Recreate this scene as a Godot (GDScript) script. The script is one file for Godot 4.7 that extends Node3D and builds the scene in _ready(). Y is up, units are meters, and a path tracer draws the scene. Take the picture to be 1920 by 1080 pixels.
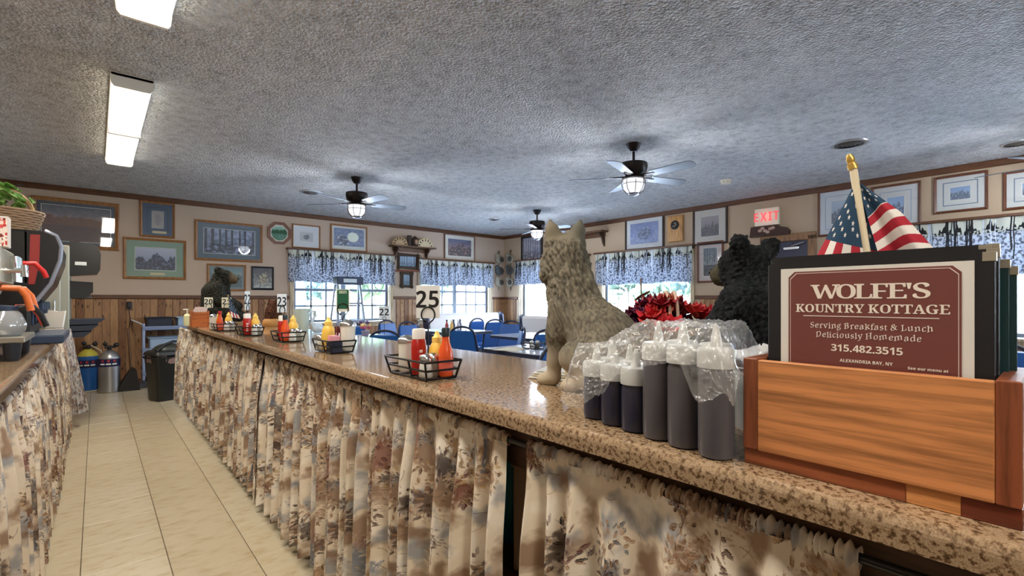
extends Node3D

# Room axes: -z runs down the service counter to the far wall, +x across to the window wall, y up.
const FOC := 895.0            # focal length in pixels of a 1920 x 1080 frame
const HOR := 563.0            # row of the horizon
const EYE := 1.2
const YAW := 0.7168
const CEIL := 2.70
const BACK := -8.60           # face of the far wall
const RIGHT := 7.24           # face of the window wall
const TOP := 0.95             # counter height

var used := {}
var M := {}
var T := {}
var group_id := 0
var rng := RandomNumberGenerator.new()

func _ready() -> void:
	rng.seed = 7
	# ---- camera -------------------------------------------------------------
	var cam := Camera3D.new()
	cam.name = "camera"
	cam.projection = Camera3D.PROJECTION_FRUSTUM
	cam.near = 0.05
	cam.far = 400.0
	cam.size = 0.05 * 1080.0 / FOC
	cam.frustum_offset = Vector2(0, 0.05 * (HOR - 540.0) / FOC)
	cam.position = Vector3(0, EYE, 0)
	cam.rotation.y = -YAW
	add_child(cam)
	cam.current = true
	# ---- sky, sun, exposure -------------------------------------------------
	var env := Environment.new()
	env.background_mode = Environment.BG_SKY
	var sky := ProceduralSkyMaterial.new()
	sky.sky_top_color = Color(0.60, 0.74, 0.94)
	sky.sky_horizon_color = Color(0.92, 0.96, 1.0)
	sky.sky_curve = 0.2
	sky.ground_horizon_color = Color(0.80, 0.84, 0.84)
	sky.ground_bottom_color = Color(0.5, 0.52, 0.48)
	sky.sky_energy_multiplier = 2.35
	sky.ground_energy_multiplier = 1.5
	var s := Sky.new()
	s.sky_material = sky
	env.sky = s
	env.tonemap_mode = Environment.TONE_MAPPER_LINEAR
	env.tonemap_exposure = 4.8
	env.sdfgi_enabled = true
	env.ssao_enabled = true
	env.ssil_enabled = true
	var we := WorldEnvironment.new()
	we.name = "environment"
	we.environment = env
	add_child(we)
	var sun := DirectionalLight3D.new()
	sun.name = "sun"
	sun.light_energy = 1.1
	sun.light_color = Color(1.0, 0.97, 0.92)
	sun.light_angular_distance = 0.6
	sun.shadow_enabled = true
	sun.rotation = Vector3(deg_to_rad(-52), deg_to_rad(-68), 0)
	add_child(sun)
	# ---- everything else ----------------------------------------------------
	make_textures()
	make_materials()
	build_room()
	build_ceiling_things()
	build_counters()
	build_counter_things()
	build_left_counter_things()
	build_kitchen_end()
	build_walls_decor()
	build_dining()
	build_outside()

# ============================ pixel rays onto real planes ====================
func ray(u: float, v: float) -> Vector3:
	var a := (u - 960.0) / FOC
	return Vector3(sin(YAW) + a * cos(YAW), (HOR - v) / FOC, -cos(YAW) + a * sin(YAW))

func on_y(u: float, v: float, y: float) -> Vector3:
	var d := ray(u, v)
	return Vector3(0, EYE, 0) + d * ((y - EYE) / d.y)

func on_x(u: float, v: float, x: float) -> Vector3:
	var d := ray(u, v)
	return Vector3(0, EYE, 0) + d * (x / d.x)

func on_z(u: float, v: float, z: float) -> Vector3:
	var d := ray(u, v)
	return Vector3(0, EYE, 0) + d * (z / d.z)

# ============================ nodes ==========================================
func numbered(called: String) -> String:
	var n: int = used.get(called, 0)
	used[called] = n + 1
	return called if n == 0 else "%s_%03d" % [called, n]

func tag(o: Node, label: String, category: String, group := "", kind := "") -> Node:
	o.set_meta("label", label)
	o.set_meta("category", category)
	if group:
		o.set_meta("group", group)
	if kind:
		o.set_meta("kind", kind)
	return o

func thing(called: String, label: String, category: String, at := Vector3.ZERO, turn := 0.0, group := "") -> Node3D:
	var o := Node3D.new()
	o.name = numbered(called)
	o.position = at
	o.rotation.y = turn
	add_child(o)
	tag(o, label, category, group)
	return o

func mesh_of(st: SurfaceTool) -> ArrayMesh:
	st.generate_normals()
	return st.commit()

func part(called: String, what, mat: Material, parent: Node3D, at := Vector3.ZERO) -> MeshInstance3D:
	var o := MeshInstance3D.new()
	o.name = called
	o.mesh = mesh_of(what) if what is SurfaceTool else what
	o.material_override = mat
	o.position = at
	parent.add_child(o, true)
	return o

func solo(called: String, what, mat: Material, label: String, category: String, at := Vector3.ZERO, turn := 0.0, group := "") -> MeshInstance3D:
	var o := part(numbered(called), what, mat, self, at)
	o.rotation.y = turn
	tag(o, label, category, group)
	return o

func struct(called: String, what, mat: Material, parent: Node3D = null) -> MeshInstance3D:
	var top := parent == null
	var o := part(numbered(called) if top else called, what, mat, self if top else parent)
	if top:
		o.set_meta("kind", "structure")
	return o

func struct_root(called: String) -> Node3D:
	var o := Node3D.new()
	o.name = numbered(called)
	add_child(o)
	o.set_meta("kind", "structure")
	return o

func dup(root: Node3D, at: Vector3, turn: float, label: String) -> Node3D:
	var r: Node3D = root.duplicate()
	r.name = numbered(str(root.name).rstrip("0123456789").trim_suffix("_"))
	add_child(r)
	r.position = at
	r.rotation.y = turn
	r.set_meta("label", label)
	return r

# ============================ shapes =========================================
func mb() -> SurfaceTool:
	var st := SurfaceTool.new()
	st.begin(Mesh.PRIMITIVE_TRIANGLES)
	return st

func smooth(st: SurfaceTool) -> void:
	group_id += 1
	st.set_smooth_group(group_id)

func flat(st: SurfaceTool) -> void:
	st.set_smooth_group(-1)

func tri(st: SurfaceTool, a: Vector3, b: Vector3, c: Vector3) -> void:
	st.add_vertex(a)
	st.add_vertex(b)
	st.add_vertex(c)

func quad(st: SurfaceTool, a: Vector3, b: Vector3, c: Vector3, d: Vector3) -> void:
	tri(st, a, b, c)
	tri(st, a, c, d)

func out_quad(st: SurfaceTool, a: Vector3, b: Vector3, c: Vector3, d: Vector3, mid: Vector3) -> void:
	if (b - a).cross(c - a).dot((a + b + c + d) / 4.0 - mid) > 0.0:
		quad(st, a, d, c, b)
	else:
		quad(st, a, b, c, d)

func out_tri(st: SurfaceTool, a: Vector3, b: Vector3, c: Vector3, mid: Vector3) -> void:
	if (b - a).cross(c - a).dot((a + b + c) / 3.0 - mid) > 0.0:
		tri(st, a, c, b)
	else:
		tri(st, a, b, c)

func uvquad(st: SurfaceTool, a: Vector3, b: Vector3, c: Vector3, d: Vector3) -> void:
	# a lower left, then clockwise: b upper left, c upper right, d lower right
	flat(st)
	var p := [a, b, c, a, c, d]
	var uv := [Vector2(0, 1), Vector2(0, 0), Vector2(1, 0), Vector2(0, 1), Vector2(1, 0), Vector2(1, 1)]
	for i in 6:
		st.set_uv(uv[i])
		st.add_vertex(p[i])

func box(st: SurfaceTool, c: Vector3, s: Vector3, bev := 0.0, B := Basis()) -> SurfaceTool:
	flat(st)
	var h := s / 2.0
	bev = minf(bev, minf(h.x, minf(h.y, h.z)) * 0.95)
	for a in 3:
		var u := (a + 1) % 3
		var v := (a + 2) % 3
		for sg: float in [-1.0, 1.0]:
			var q: Array[Vector3] = []
			for k in [[-1.0, -1.0], [-1.0, 1.0], [1.0, 1.0], [1.0, -1.0]]:
				var p := Vector3()
				p[a] = sg * h[a]
				p[u] = k[0] * (h[u] - bev)
				p[v] = k[1] * (h[v] - bev)
				q.append(c + B * p)
			out_quad(st, q[0], q[1], q[2], q[3], c)
		if bev > 0.0:
			for su: float in [-1.0, 1.0]:
				for sv: float in [-1.0, 1.0]:
					var q: Array[Vector3] = []
					for k in [[-1.0, 0], [1.0, 0], [1.0, 1], [-1.0, 1]]:
						var p := Vector3()
						p[a] = k[0] * (h[a] - bev)
						p[u] = su * (h[u] - (bev if k[1] == 1 else 0.0))
						p[v] = sv * (h[v] - (0.0 if k[1] == 1 else bev))
						q.append(c + B * p)
					out_quad(st, q[0], q[1], q[2], q[3], c)
	if bev > 0.0:
		for sx: float in [-1.0, 1.0]:
			for sy: float in [-1.0, 1.0]:
				for sz: float in [-1.0, 1.0]:
					var g := Vector3(sx, sy, sz)
					var e := h - Vector3.ONE * bev
					out_tri(st, c + B * (g * Vector3(h.x, e.y, e.z)), c + B * (g * Vector3(e.x, h.y, e.z)), c + B * (g * Vector3(e.x, e.y, h.z)), c)
	return st

func span(st: SurfaceTool, a: Vector3, b: Vector3, bev := 0.0) -> SurfaceTool:
	return box(st, (a + b) / 2.0, (b - a).abs(), bev)

func ring_wall(st: SurfaceTool, rings: Array, closed_loop := true) -> void:
	# rings: arrays of points, each running the way a lathe ring does; consecutive rings go up
	for i in rings.size() - 1:
		var lo: PackedVector3Array = rings[i]
		var hi: PackedVector3Array = rings[i + 1]
		var n := lo.size()
		for k in (n if closed_loop else n - 1):
			var j := (k + 1) % n
			quad(st, lo[k], lo[j], hi[j], hi[k])

func lathe(st: SurfaceTool, prof: Array, segs := 20, at := Vector3.ZERO, B := Basis(), squash := Vector2.ONE) -> SurfaceTool:
	# prof: Vector2(radius, height) from bottom to top; sharp turns are creased
	smooth(st)
	for i in prof.size() - 1:
		if i > 0:
			var d0: Vector2 = (prof[i] - prof[i - 1]).normalized()
			var d1: Vector2 = (prof[i + 1] - prof[i]).normalized()
			if d0.dot(d1) < 0.72:
				smooth(st)
		var p: Vector2 = prof[i]
		var q: Vector2 = prof[i + 1]
		for k in segs:
			var a0 := TAU * k / segs
			var a1 := TAU * (k + 1) / segs
			var c0 := Vector3(cos(a0) * squash.x, 0, sin(a0) * squash.y)
			var c1 := Vector3(cos(a1) * squash.x, 0, sin(a1) * squash.y)
			var A := at + B * (c0 * p.x + Vector3(0, p.y, 0))
			var Bq := at + B * (c1 * p.x + Vector3(0, p.y, 0))
			var C := at + B * (c1 * q.x + Vector3(0, q.y, 0))
			var D := at + B * (c0 * q.x + Vector3(0, q.y, 0))
			if p.x > 0.00001:
				tri(st, A, Bq, C)
			if q.x > 0.00001:
				tri(st, A, C, D)
	return st

func cyl(st: SurfaceTool, at: Vector3, r: float, h: float, segs := 16, bev := 0.0) -> SurfaceTool:
	if bev > 0.0:
		return lathe(st, [Vector2(0, 0), Vector2(r - bev, 0), Vector2(r, bev), Vector2(r, h - bev), Vector2(r - bev, h), Vector2(0, h)], segs, at)
	return lathe(st, [Vector2(0, 0), Vector2(r, 0), Vector2(r, h), Vector2(0, h)], segs, at)

func axis_basis(dir: Vector3) -> Basis:
	var y := dir.normalized()
	var x := y.cross(Vector3(0.13, 0.97, 0.21)).normalized()
	if absf(y.y) > 0.95:
		x = y.cross(Vector3(0, 0, 1)).normalized()
	return Basis(x, y, x.cross(y))

func rod(st: SurfaceTool, a: Vector3, b: Vector3, r: float, sides := 8, r2 := -1.0) -> SurfaceTool:
	var l := a.distance_to(b)
	var e := r if r2 < 0.0 else r2
	return lathe(st, [Vector2(0, 0), Vector2(r, 0), Vector2(e, l), Vector2(0, l)], sides, a, axis_basis(b - a))

func ball(st: SurfaceTool, c: Vector3, r: Vector3, segs := 14, rings := 8) -> SurfaceTool:
	var prof := []
	for i in rings + 1:
		var a := PI * i / rings
		prof.append(Vector2(sin(a), -cos(a)))
	smooth(st)
	return lathe(st, prof, segs, c, Basis.from_scale(r))

func tube(st: SurfaceTool, pts: Array, r: float, sides := 8, loop := false, r_end := -1.0) -> SurfaceTool:
	var n := pts.size()
	var rings := []
	var up := Vector3.ZERO
	for i in n:
		var p: Vector3 = pts[i]
		var before: Vector3 = pts[(i - 1 + n) % n] if loop or i > 0 else p
		var after: Vector3 = pts[(i + 1) % n] if loop or i < n - 1 else p
		var t := (after - before).normalized()
		if up == Vector3.ZERO:
			up = axis_basis(t).x
		up = (up - t * up.dot(t)).normalized()
		var w := up.cross(t)
		var rr := r if r_end < 0.0 else lerpf(r, r_end, float(i) / maxf(1.0, n - 1))
		var ring := PackedVector3Array()
		for k in sides:
			var a := TAU * k / sides
			ring.append(p + (up * cos(a) + w * sin(a)) * rr)
		rings.append(ring)
	smooth(st)
	if loop:
		rings.append(rings[0])
	ring_wall(st, rings)
	if not loop:
		flat(st)
		for k in range(1, sides - 1):
			var f: PackedVector3Array = rings[0]
			var e: PackedVector3Array = rings[n - 1]
			tri(st, f[0], f[k + 1], f[k])
			tri(st, e[0], e[k], e[k + 1])
	return st

func arc(c: Vector3, x: Vector3, y: Vector3, a0: float, a1: float, n: int) -> Array:
	var out := []
	for i in n + 1:
		var a := lerpf(a0, a1, float(i) / n)
		out.append(c + x * cos(a) + y * sin(a))
	return out

func prism(st: SurfaceTool, poly: PackedVector2Array, depth: float, X := Transform3D()) -> SurfaceTool:
	# outline in the local x-y plane, from z = 0 to z = depth
	flat(st)
	var p := poly
	if Geometry2D.is_polygon_clockwise(p):
		p = poly.duplicate()
		p.reverse()
	var ix := Geometry2D.triangulate_polygon(p)
	for i in range(0, ix.size(), 3):
		var a := p[ix[i]]
		var b := p[ix[i + 1]]
		var c := p[ix[i + 2]]
		if (b - a).cross(c - a) < 0.0:
			var t := b
			b = c
			c = t
		tri(st, X * Vector3(a.x, a.y, depth), X * Vector3(c.x, c.y, depth), X * Vector3(b.x, b.y, depth))
		tri(st, X * Vector3(a.x, a.y, 0), X * Vector3(b.x, b.y, 0), X * Vector3(c.x, c.y, 0))
	for i in p.size():
		var a := p[i]
		var b := p[(i + 1) % p.size()]
		quad(st, X * Vector3(a.x, a.y, 0), X * Vector3(a.x, a.y, depth), X * Vector3(b.x, b.y, depth), X * Vector3(b.x, b.y, 0))
	return st

func sheet(st: SurfaceTool, nu: int, nv: int, f: Callable, with_uv := true) -> SurfaceTool:
	# f(i/nu, j/nv) -> [position, uv]
	var g := []
	for i in nu + 1:
		for j in nv + 1:
			g.append(f.call(float(i) / nu, float(j) / nv))
	smooth(st)
	var w := nv + 1
	for i in nu:
		for j in nv:
			for k in [i * w + j, i * w + j + 1, (i + 1) * w + j + 1, i * w + j, (i + 1) * w + j + 1, (i + 1) * w + j]:
				if with_uv:
					st.set_uv(g[k][1])
				st.add_vertex(g[k][0])
	return st

func rounded(w: float, h: float, r: float, n := 4) -> PackedVector2Array:
	var p := PackedVector2Array()
	for q in 4:
		var c := Vector2([w / 2 - r, -w / 2 + r, -w / 2 + r, w / 2 - r][q], [h / 2 - r, h / 2 - r, -h / 2 + r, -h / 2 + r][q])
		for i in n + 1:
			var a := PI / 2 * (q + float(i) / n)
			p.append(c + Vector2(cos(a), sin(a)) * r)
	return p

func text(parent: Node3D, called: String, s: String, high: float, mat: Material, at: Vector3, bold := true, family := "Droid Sans", turn := 0.0, slant := 0.0, stretch := 1.0, fat := 0.0) -> MeshInstance3D:
	var t := TextMesh.new()
	var f := SystemFont.new()
	f.font_names = PackedStringArray([family])
	f.font_weight = 700 if bold else 400
	var v := FontVariation.new()
	v.base_font = f
	v.variation_transform = Transform2D(Vector2(stretch, 0), Vector2(slant, 1.0), Vector2.ZERO)
	t.font = v
	t.text = s
	t.font_size = 48
	t.pixel_size = high / 35.0
	t.depth = 0.0006
	t.curve_step = 3.0
	var o := part(called, t, mat, parent, at)
	o.rotation.y = turn
	return o

# bodies: tapered capsules blended into one surface, meshed as surface nets ----
func sculpt(bones: Array, cell: float, k: float, fur: Callable) -> ArrayMesh:
	var lo := Vector3.INF
	var hi := -Vector3.INF
	for b in bones:
		for e in 2:
			var m: float = b[e * 2 + 1] + 3.0 * cell + 0.01
			lo = lo.min(b[e * 2] - Vector3.ONE * m)
			hi = hi.max(b[e * 2] + Vector3.ONE * m)
	var n := Vector3i(((hi - lo) / cell).ceil()) + Vector3i.ONE
	var sy := n.x
	var sz := n.x * n.y
	var f := PackedFloat32Array()
	f.resize(n.x * n.y * n.z)
	for b in bones:
		var A: Vector3 = b[0]
		var ra: float = b[1]
		var C: Vector3 = b[2]
		var rc: float = b[3]
		var m := maxf(ra, rc) + 0.012 + 2.0 * cell
		var i0 := Vector3i((A.min(C) - Vector3.ONE * m - lo) / cell).clamp(Vector3i.ZERO, n - Vector3i.ONE)
		var i1 := Vector3i((A.max(C) + Vector3.ONE * m - lo) / cell).clamp(Vector3i.ZERO, n - Vector3i.ONE)
		var d := C - A
		var dd := maxf(d.length_squared(), 1e-9)
		for z in range(i0.z, i1.z + 1):
			for y in range(i0.y, i1.y + 1):
				var at := z * sz + y * sy
				for x in range(i0.x, i1.x + 1):
					var p := lo + Vector3(x, y, z) * cell - A
					var t := clampf(p.dot(d) / dd, 0.0, 1.0)
					var q := (p - d * t).length() - ra - (rc - ra) * t
					if q < m:
						f[at + x] += exp(-q / k)
	# a value above one lies inside
	var ids := PackedInt32Array()
	ids.resize(f.size())
	ids.fill(-1)
	var vs := PackedVector3Array()
	var ns := PackedVector3Array()
	var cells := PackedInt32Array()
	for z in n.z - 1:
		for y in n.y - 1:
			for x in n.x - 1:
				var o := z * sz + y * sy + x
				var c := [f[o], f[o + 1], f[o + sy], f[o + sy + 1], f[o + sz], f[o + sz + 1], f[o + sz + sy], f[o + sz + sy + 1]]
				var inside := 0
				for v: float in c:
					if v > 1.0:
						inside += 1
				if inside == 0 or inside == 8:
					continue
				var l := []
				for v: float in c:
					l.append(log(maxf(v, 1e-9)))
				var sum := Vector3.ZERO
				var cnt := 0
				for a in 3:
					var bit := 1 << a
					for i in 8:
						if i & bit:
							continue
						var j := i | bit
						if (l[i] > 0.0) != (l[j] > 0.0):
							var t: float = l[i] / (l[i] - l[j])
							var p := Vector3(i & 1, (i >> 1) & 1, (i >> 2) & 1)
							p[a] = t
							sum += p
							cnt += 1
				var g := Vector3(l[1] + l[3] + l[5] + l[7] - l[0] - l[2] - l[4] - l[6], l[2] + l[3] + l[6] + l[7] - l[0] - l[1] - l[4] - l[5], l[4] + l[5] + l[6] + l[7] - l[0] - l[1] - l[2] - l[3])
				ids[o] = vs.size()
				vs.append(lo + (Vector3(x, y, z) + sum / cnt) * cell)
				ns.append(-g.normalized())
				cells.append(o)
	var tris := PackedInt32Array()
	var steps := [1, sy, sz]
	for ci in cells.size():
		var o := cells[ci]
		for a in 3:
			var b: int = steps[(a + 1) % 3]
			var c: int = steps[(a + 2) % 3]
			if o - b - c < 0:
				continue
			var here := f[o] > 1.0
			if here == (f[o + steps[a]] > 1.0):
				continue
			var q := [ids[o], ids[o - b], ids[o - b - c], ids[o - c]]
			if q.has(-1):
				continue
			if here:
				tris.append_array(PackedInt32Array([q[0], q[2], q[1], q[0], q[3], q[2]]))
			else:
				tris.append_array(PackedInt32Array([q[0], q[1], q[2], q[0], q[2], q[3]]))
	var cols := PackedColorArray()
	for i in vs.size():
		var r: Array = fur.call(vs[i], ns[i])
		vs[i] += ns[i] * float(r[0])
		cols.append(r[1])
	var st := SurfaceTool.new()
	st.begin(Mesh.PRIMITIVE_TRIANGLES)
	st.set_smooth_group(0)
	for i in tris:
		st.set_color(cols[i])
		st.add_vertex(vs[i])
	st.generate_normals()
	return st.commit()

# ============================ textures =======================================
func ramp(stops: Array) -> Gradient:
	var g := Gradient.new()
	var off := PackedFloat32Array()
	var col := PackedColorArray()
	for s in stops:
		off.append(s[0])
		col.append(s[1])
	g.offsets = off
	g.colors = col
	return g

func noise(kind: int, freq: float, sd: int, oct := 4, gain := 0.5) -> FastNoiseLite:
	var n := FastNoiseLite.new()
	n.noise_type = kind
	n.frequency = freq
	n.seed = sd
	n.fractal_octaves = oct
	n.fractal_gain = gain
	if oct <= 1:
		n.fractal_type = FastNoiseLite.FRACTAL_NONE
	return n

func ntex(n: FastNoiseLite, size: int, g: Gradient = null) -> NoiseTexture2D:
	var t := NoiseTexture2D.new()
	t.width = size
	t.height = size
	t.seamless = true
	t.noise = n
	t.generate_mipmaps = false
	if g:
		t.color_ramp = g
	return t

func gray(v: float) -> Color:
	return Color(v, v, v)

func make_textures() -> void:
	var S := FastNoiseLite.TYPE_SIMPLEX_SMOOTH
	# sprayed ceiling: fine lumps for the relief, their speckled shade painted into the colour
	T.lumps = ntex(noise(S, 0.09, 3, 3, 0.6), 1024)
	T.stipple_shade = ntex(noise(S, 0.016, 11, 7, 0.9), 1024, ramp([[0.0, gray(0.66)], [0.33, gray(0.89)], [0.5, gray(0.95)], [0.66, gray(1.0)], [1.0, gray(1.0)]]))
	# laminate of the counter
	T.granite = ntex(noise(S, 0.03, 5, 5, 0.72), 1024, ramp([[0.0, Color(0.20, 0.15, 0.10)], [0.30, Color(0.34, 0.26, 0.18)], [0.40, Color(0.50, 0.40, 0.30)], [0.50, Color(0.62, 0.52, 0.41)], [0.60, Color(0.70, 0.61, 0.50)], [0.72, Color(0.56, 0.46, 0.35)], [1.0, Color(0.80, 0.73, 0.64)]]))
	# long streaks that become grain once stretched
	T.grain = ntex(noise(S, 0.012, 21, 5, 0.6), 512, ramp([[0.0, gray(0.66)], [0.4, gray(0.85)], [0.6, gray(0.96)], [1.0, gray(1.0)]]))
	T.vinyl = ntex(noise(S, 0.012, 31, 6, 0.6), 512, ramp([[0.0, Color(0.86, 0.82, 0.76)], [0.3, Color(0.95, 0.93, 0.90)], [0.5, gray(0.98)], [1.0, gray(1.0)]]))
	T.cloth = ntex(noise(S, 0.2, 41, 2), 256, ramp([[0.0, gray(0.8)], [1.0, gray(1.0)]]))
	T.toile = ImageTexture.create_from_image(toile(768, 5))
	T.woods = ImageTexture.create_from_image(valance_print(512, 256))
	T.pine = ImageTexture.create_from_image(pine(384))
	T.bark = ntex(noise(S, 0.05, 61, 4), 256, ramp([[0.0, gray(0.35)], [0.5, gray(0.8)], [1.0, gray(1.0)]]))
	T.snack = ImageTexture.create_from_image(packets())

func toile(n: int, sd: int) -> Image:
	# woodland curtain print: cream ground with misty washes, tree trunks, and clusters of brown leaves
	var r := RandomNumberGenerator.new()
	r.seed = sd
	var im := Image.create(n, n, false, Image.FORMAT_RGB8)
	var w1 := noise(FastNoiseLite.TYPE_SIMPLEX_SMOOTH, 0.008, sd, 4)
	var w2 := noise(FastNoiseLite.TYPE_SIMPLEX_SMOOTH, 0.007, sd + 9, 5)
	var a1 := w1.get_seamless_image(n, n)
	var a2 := w2.get_seamless_image(n, n)
	for y in n:
		for x in n:
			var p := a1.get_pixel(x, y).r
			var q := a2.get_pixel(x, y).r
			var c := Color(0.88, 0.83, 0.75)
			c = c.lerp(Color(0.50, 0.52, 0.56), clampf((p - 0.56) * 3.4, 0.0, 0.7))
			c = c.lerp(Color(0.52, 0.40, 0.31), clampf((q - 0.58) * 4.0, 0.0, 0.75))
			c = c.lerp(Color(0.95, 0.92, 0.87), clampf((0.45 - q) * 3.5, 0.0, 0.9))
			im.set_pixel(x, y, c)
	var inks := [Color(0.17, 0.12, 0.10), Color(0.27, 0.17, 0.13), Color(0.42, 0.29, 0.20), Color(0.58, 0.43, 0.30), Color(0.22, 0.19, 0.19), Color(0.36, 0.38, 0.43), Color(0.40, 0.20, 0.17), Color(0.70, 0.57, 0.40)]
	# trunks
	for i in 9:
		var cx := r.randf() * n
		var y0 := r.randf() * n
		var h := r.randf_range(90, 190)
		var half := r.randf_range(5, 14)
		var ink: Color = inks[[1, 2, 5, 6][r.randi() % 4]]
		var lean := r.randf_range(-0.12, 0.12)
		for y in int(h):
			var e := half * (1.0 + 0.5 * absf(y / h - 0.5)) + 0.8 * sin(y * 0.11 + i)
			for x in range(int(-e), int(e) + 1):
				var k := 0.75 - 0.5 * (float(x) / e + 0.3)
				blot(im, n, cx + x + lean * y, y0 + y, ink, clampf(k, 0.15, 0.9))
	# bushes and leaf sprays: a soft dark mass first, then strokes over it, pale and dark
	for i in 54:
		var c := Vector2(r.randf(), r.randf()) * n
		var ink: Color = inks[r.randi() % inks.size()]
		var ink2: Color = inks[[3, 7, 2, 3, 7, 1][r.randi() % 6]]
		var spread := r.randf_range(24, 60)
		var tall := r.randf_range(0.7, 1.5)
		if i % 3 != 0:
			for y in range(int(-spread * tall), int(spread * tall) + 1):
				for x in range(int(-spread), int(spread) + 1):
					var d := Vector2(x / spread, y / (spread * tall)).length() + 0.45 * w1.get_noise_2d((c.x + x) * 7.0, (c.y + y) * 7.0)
					if d < 0.85:
						blot(im, n, c.x + x, c.y + y, ink, 0.62 * smoothstep(0.85, 0.5, d))
		for k in r.randi_range(34, 70):
			var a := r.randf() * TAU
			var at := c + Vector2(cos(a), sin(a) * tall) * spread * 1.1 * sqrt(r.randf())
			var pale := r.randf()
			leaf(im, n, at, a + r.randf_range(-0.8, 0.8), r.randf_range(6, 19), r.randf_range(1.4, 4.2), ink2 if pale < 0.5 else (ink2.lightened(0.45) if pale < 0.72 else ink.darkened(0.25)))
	# shaggy coats: short strokes lying one way
	for i in 34:
		var c := Vector2(r.randf(), r.randf()) * n
		var a := r.randf() * TAU
		var ink: Color = inks[r.randi() % inks.size()]
		var size := Vector2(r.randf_range(14, 34), r.randf_range(10, 24))
		for k in 70:
			var o := Vector2(r.randfn(), r.randfn()) * size * 0.6
			leaf(im, n, c + o, a + r.randf_range(-0.35, 0.35) + o.x * 0.012, r.randf_range(8, 18), r.randf_range(0.8, 1.8), ink.lightened(r.randf() * 0.4))
	# fine twigs and water lines
	for i in 190:
		var at := Vector2(r.randf(), r.randf()) * n
		var a := r.randf_range(-0.4, 0.4) + (PI / 2 if r.randf() < 0.4 else 0.0)
		var ink: Color = inks[r.randi() % 5]
		for k in r.randi_range(14, 50):
			a += r.randf_range(-0.18, 0.18)
			at += Vector2(cos(a), sin(a))
			blot(im, n, at.x, at.y, ink, 0.6)
	return im

func blot(im: Image, n: int, x: float, y: float, c: Color, k: float) -> void:
	var ix := posmod(int(x), n)
	var iy := posmod(int(y), n)
	im.set_pixel(ix, iy, im.get_pixel(ix, iy).lerp(c, k))

func leaf(im: Image, n: int, at: Vector2, a: float, l: float, w: float, ink: Color) -> void:
	var d := Vector2(cos(a), sin(a))
	var e := Vector2(-d.y, d.x)
	for i in int(l):
		var t := i / l
		var half := w * sin(PI * pow(t, 0.7))
		for j in range(int(-half), int(half) + 1):
			var p := at + d * i + e * j
			blot(im, n, p.x, p.y, ink if absi(j) > 0 else ink.lightened(0.35), 0.78 - 0.35 * (float(j) / (half + 1.0)))

func valance_print(w: int, h: int) -> Image:
	# snowy wood: dark trunks over pale grey, a dark treeline along the top
	var r := RandomNumberGenerator.new()
	r.seed = 77
	var im := Image.create(w, h, false, Image.FORMAT_RGB8)
	var a1 := noise(FastNoiseLite.TYPE_SIMPLEX_SMOOTH, 0.05, 4, 4).get_seamless_image(w, h)
	for y in h:
		for x in w:
			var p := a1.get_pixel(x, y).r
			var c := Color(0.68, 0.70, 0.74).lerp(Color(0.32, 0.33, 0.36), clampf((p - 0.5) * 6.0, 0.0, 1.0))
			if y < h * 0.26:
				var edge: float = 0.05 + 0.17 * absf(sin(x * 0.031 + 1.7 * sin(x * 0.011))) + 0.05 * sin(x * 0.31) * sin(x * 0.07)
				c = Color(0.74, 0.74, 0.68).lerp(Color(0.07, 0.08, 0.08), 1.0 if y > h * edge else 0.0)
				if y > h * 0.20:
					c = c.lerp(Color(0.70, 0.70, 0.66), clampf((p - 0.42) * 7.0, 0.0, 1.0))
			im.set_pixel(x, y, c)
	for i in 26:
		var cx := r.randf() * w
		var half := r.randf_range(1.5, 5.0)
		var y1 := h * r.randf_range(0.4, 0.85)
		var ink := Color(0.12, 0.12, 0.13) if i % 3 else Color(0.80, 0.82, 0.86)
		for y in int(y1):
			for x in range(int(-half), int(half) + 1):
				im.set_pixel(posmod(int(cx + x + 2.0 * sin(y * 0.05 + i)), w), y, ink)
	for i in 120:
		var at := Vector2(r.randf() * w, h * r.randf_range(0.35, 0.95))
		var a := r.randf() * TAU
		for k in 18:
			at += Vector2(cos(a), sin(a) * 0.7)
			a += r.randf_range(-0.3, 0.3)
			im.set_pixel(posmod(int(at.x), w), clampi(int(at.y), 0, h - 1), Color(0.17, 0.18, 0.20))
	return im

func pine(n: int) -> Image:
	# knotty boards: streaks down the image, knots that bend them
	var r := RandomNumberGenerator.new()
	r.seed = 19
	var im := Image.create(n, n, false, Image.FORMAT_RGB8)
	var knots := []
	for i in 22:
		knots.append([Vector2(r.randf(), r.randf()) * n, r.randf_range(4, 9)])
	var nz := noise(FastNoiseLite.TYPE_SIMPLEX_SMOOTH, 0.03, 8, 3)
	for y in n:
		for x in n:
			var bend := 0.0
			var dark := 0.0
			for k in knots:
				var d: Vector2 = (Vector2(x, y) - k[0]) * Vector2(1.0, 0.6)
				if absf(d.x) < 30.0 and absf(d.y) < 40.0:
					var q: float = d.length() / k[1]
					bend += 9.0 * exp(-q * q * 0.2) * signf(d.x)
					dark = maxf(dark, 1.0 - smoothstep(0.5, 1.2, q))
			var g := nz.get_noise_2d((x + bend) * 7.0, y * 0.35)
			var v := 0.82 + 0.30 * g
			var c := Color(v, v * 0.97, v * 0.93).lerp(Color(0.24, 0.16, 0.10), dark * 0.85)
			im.set_pixel(x, y, c)
	return im

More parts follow.
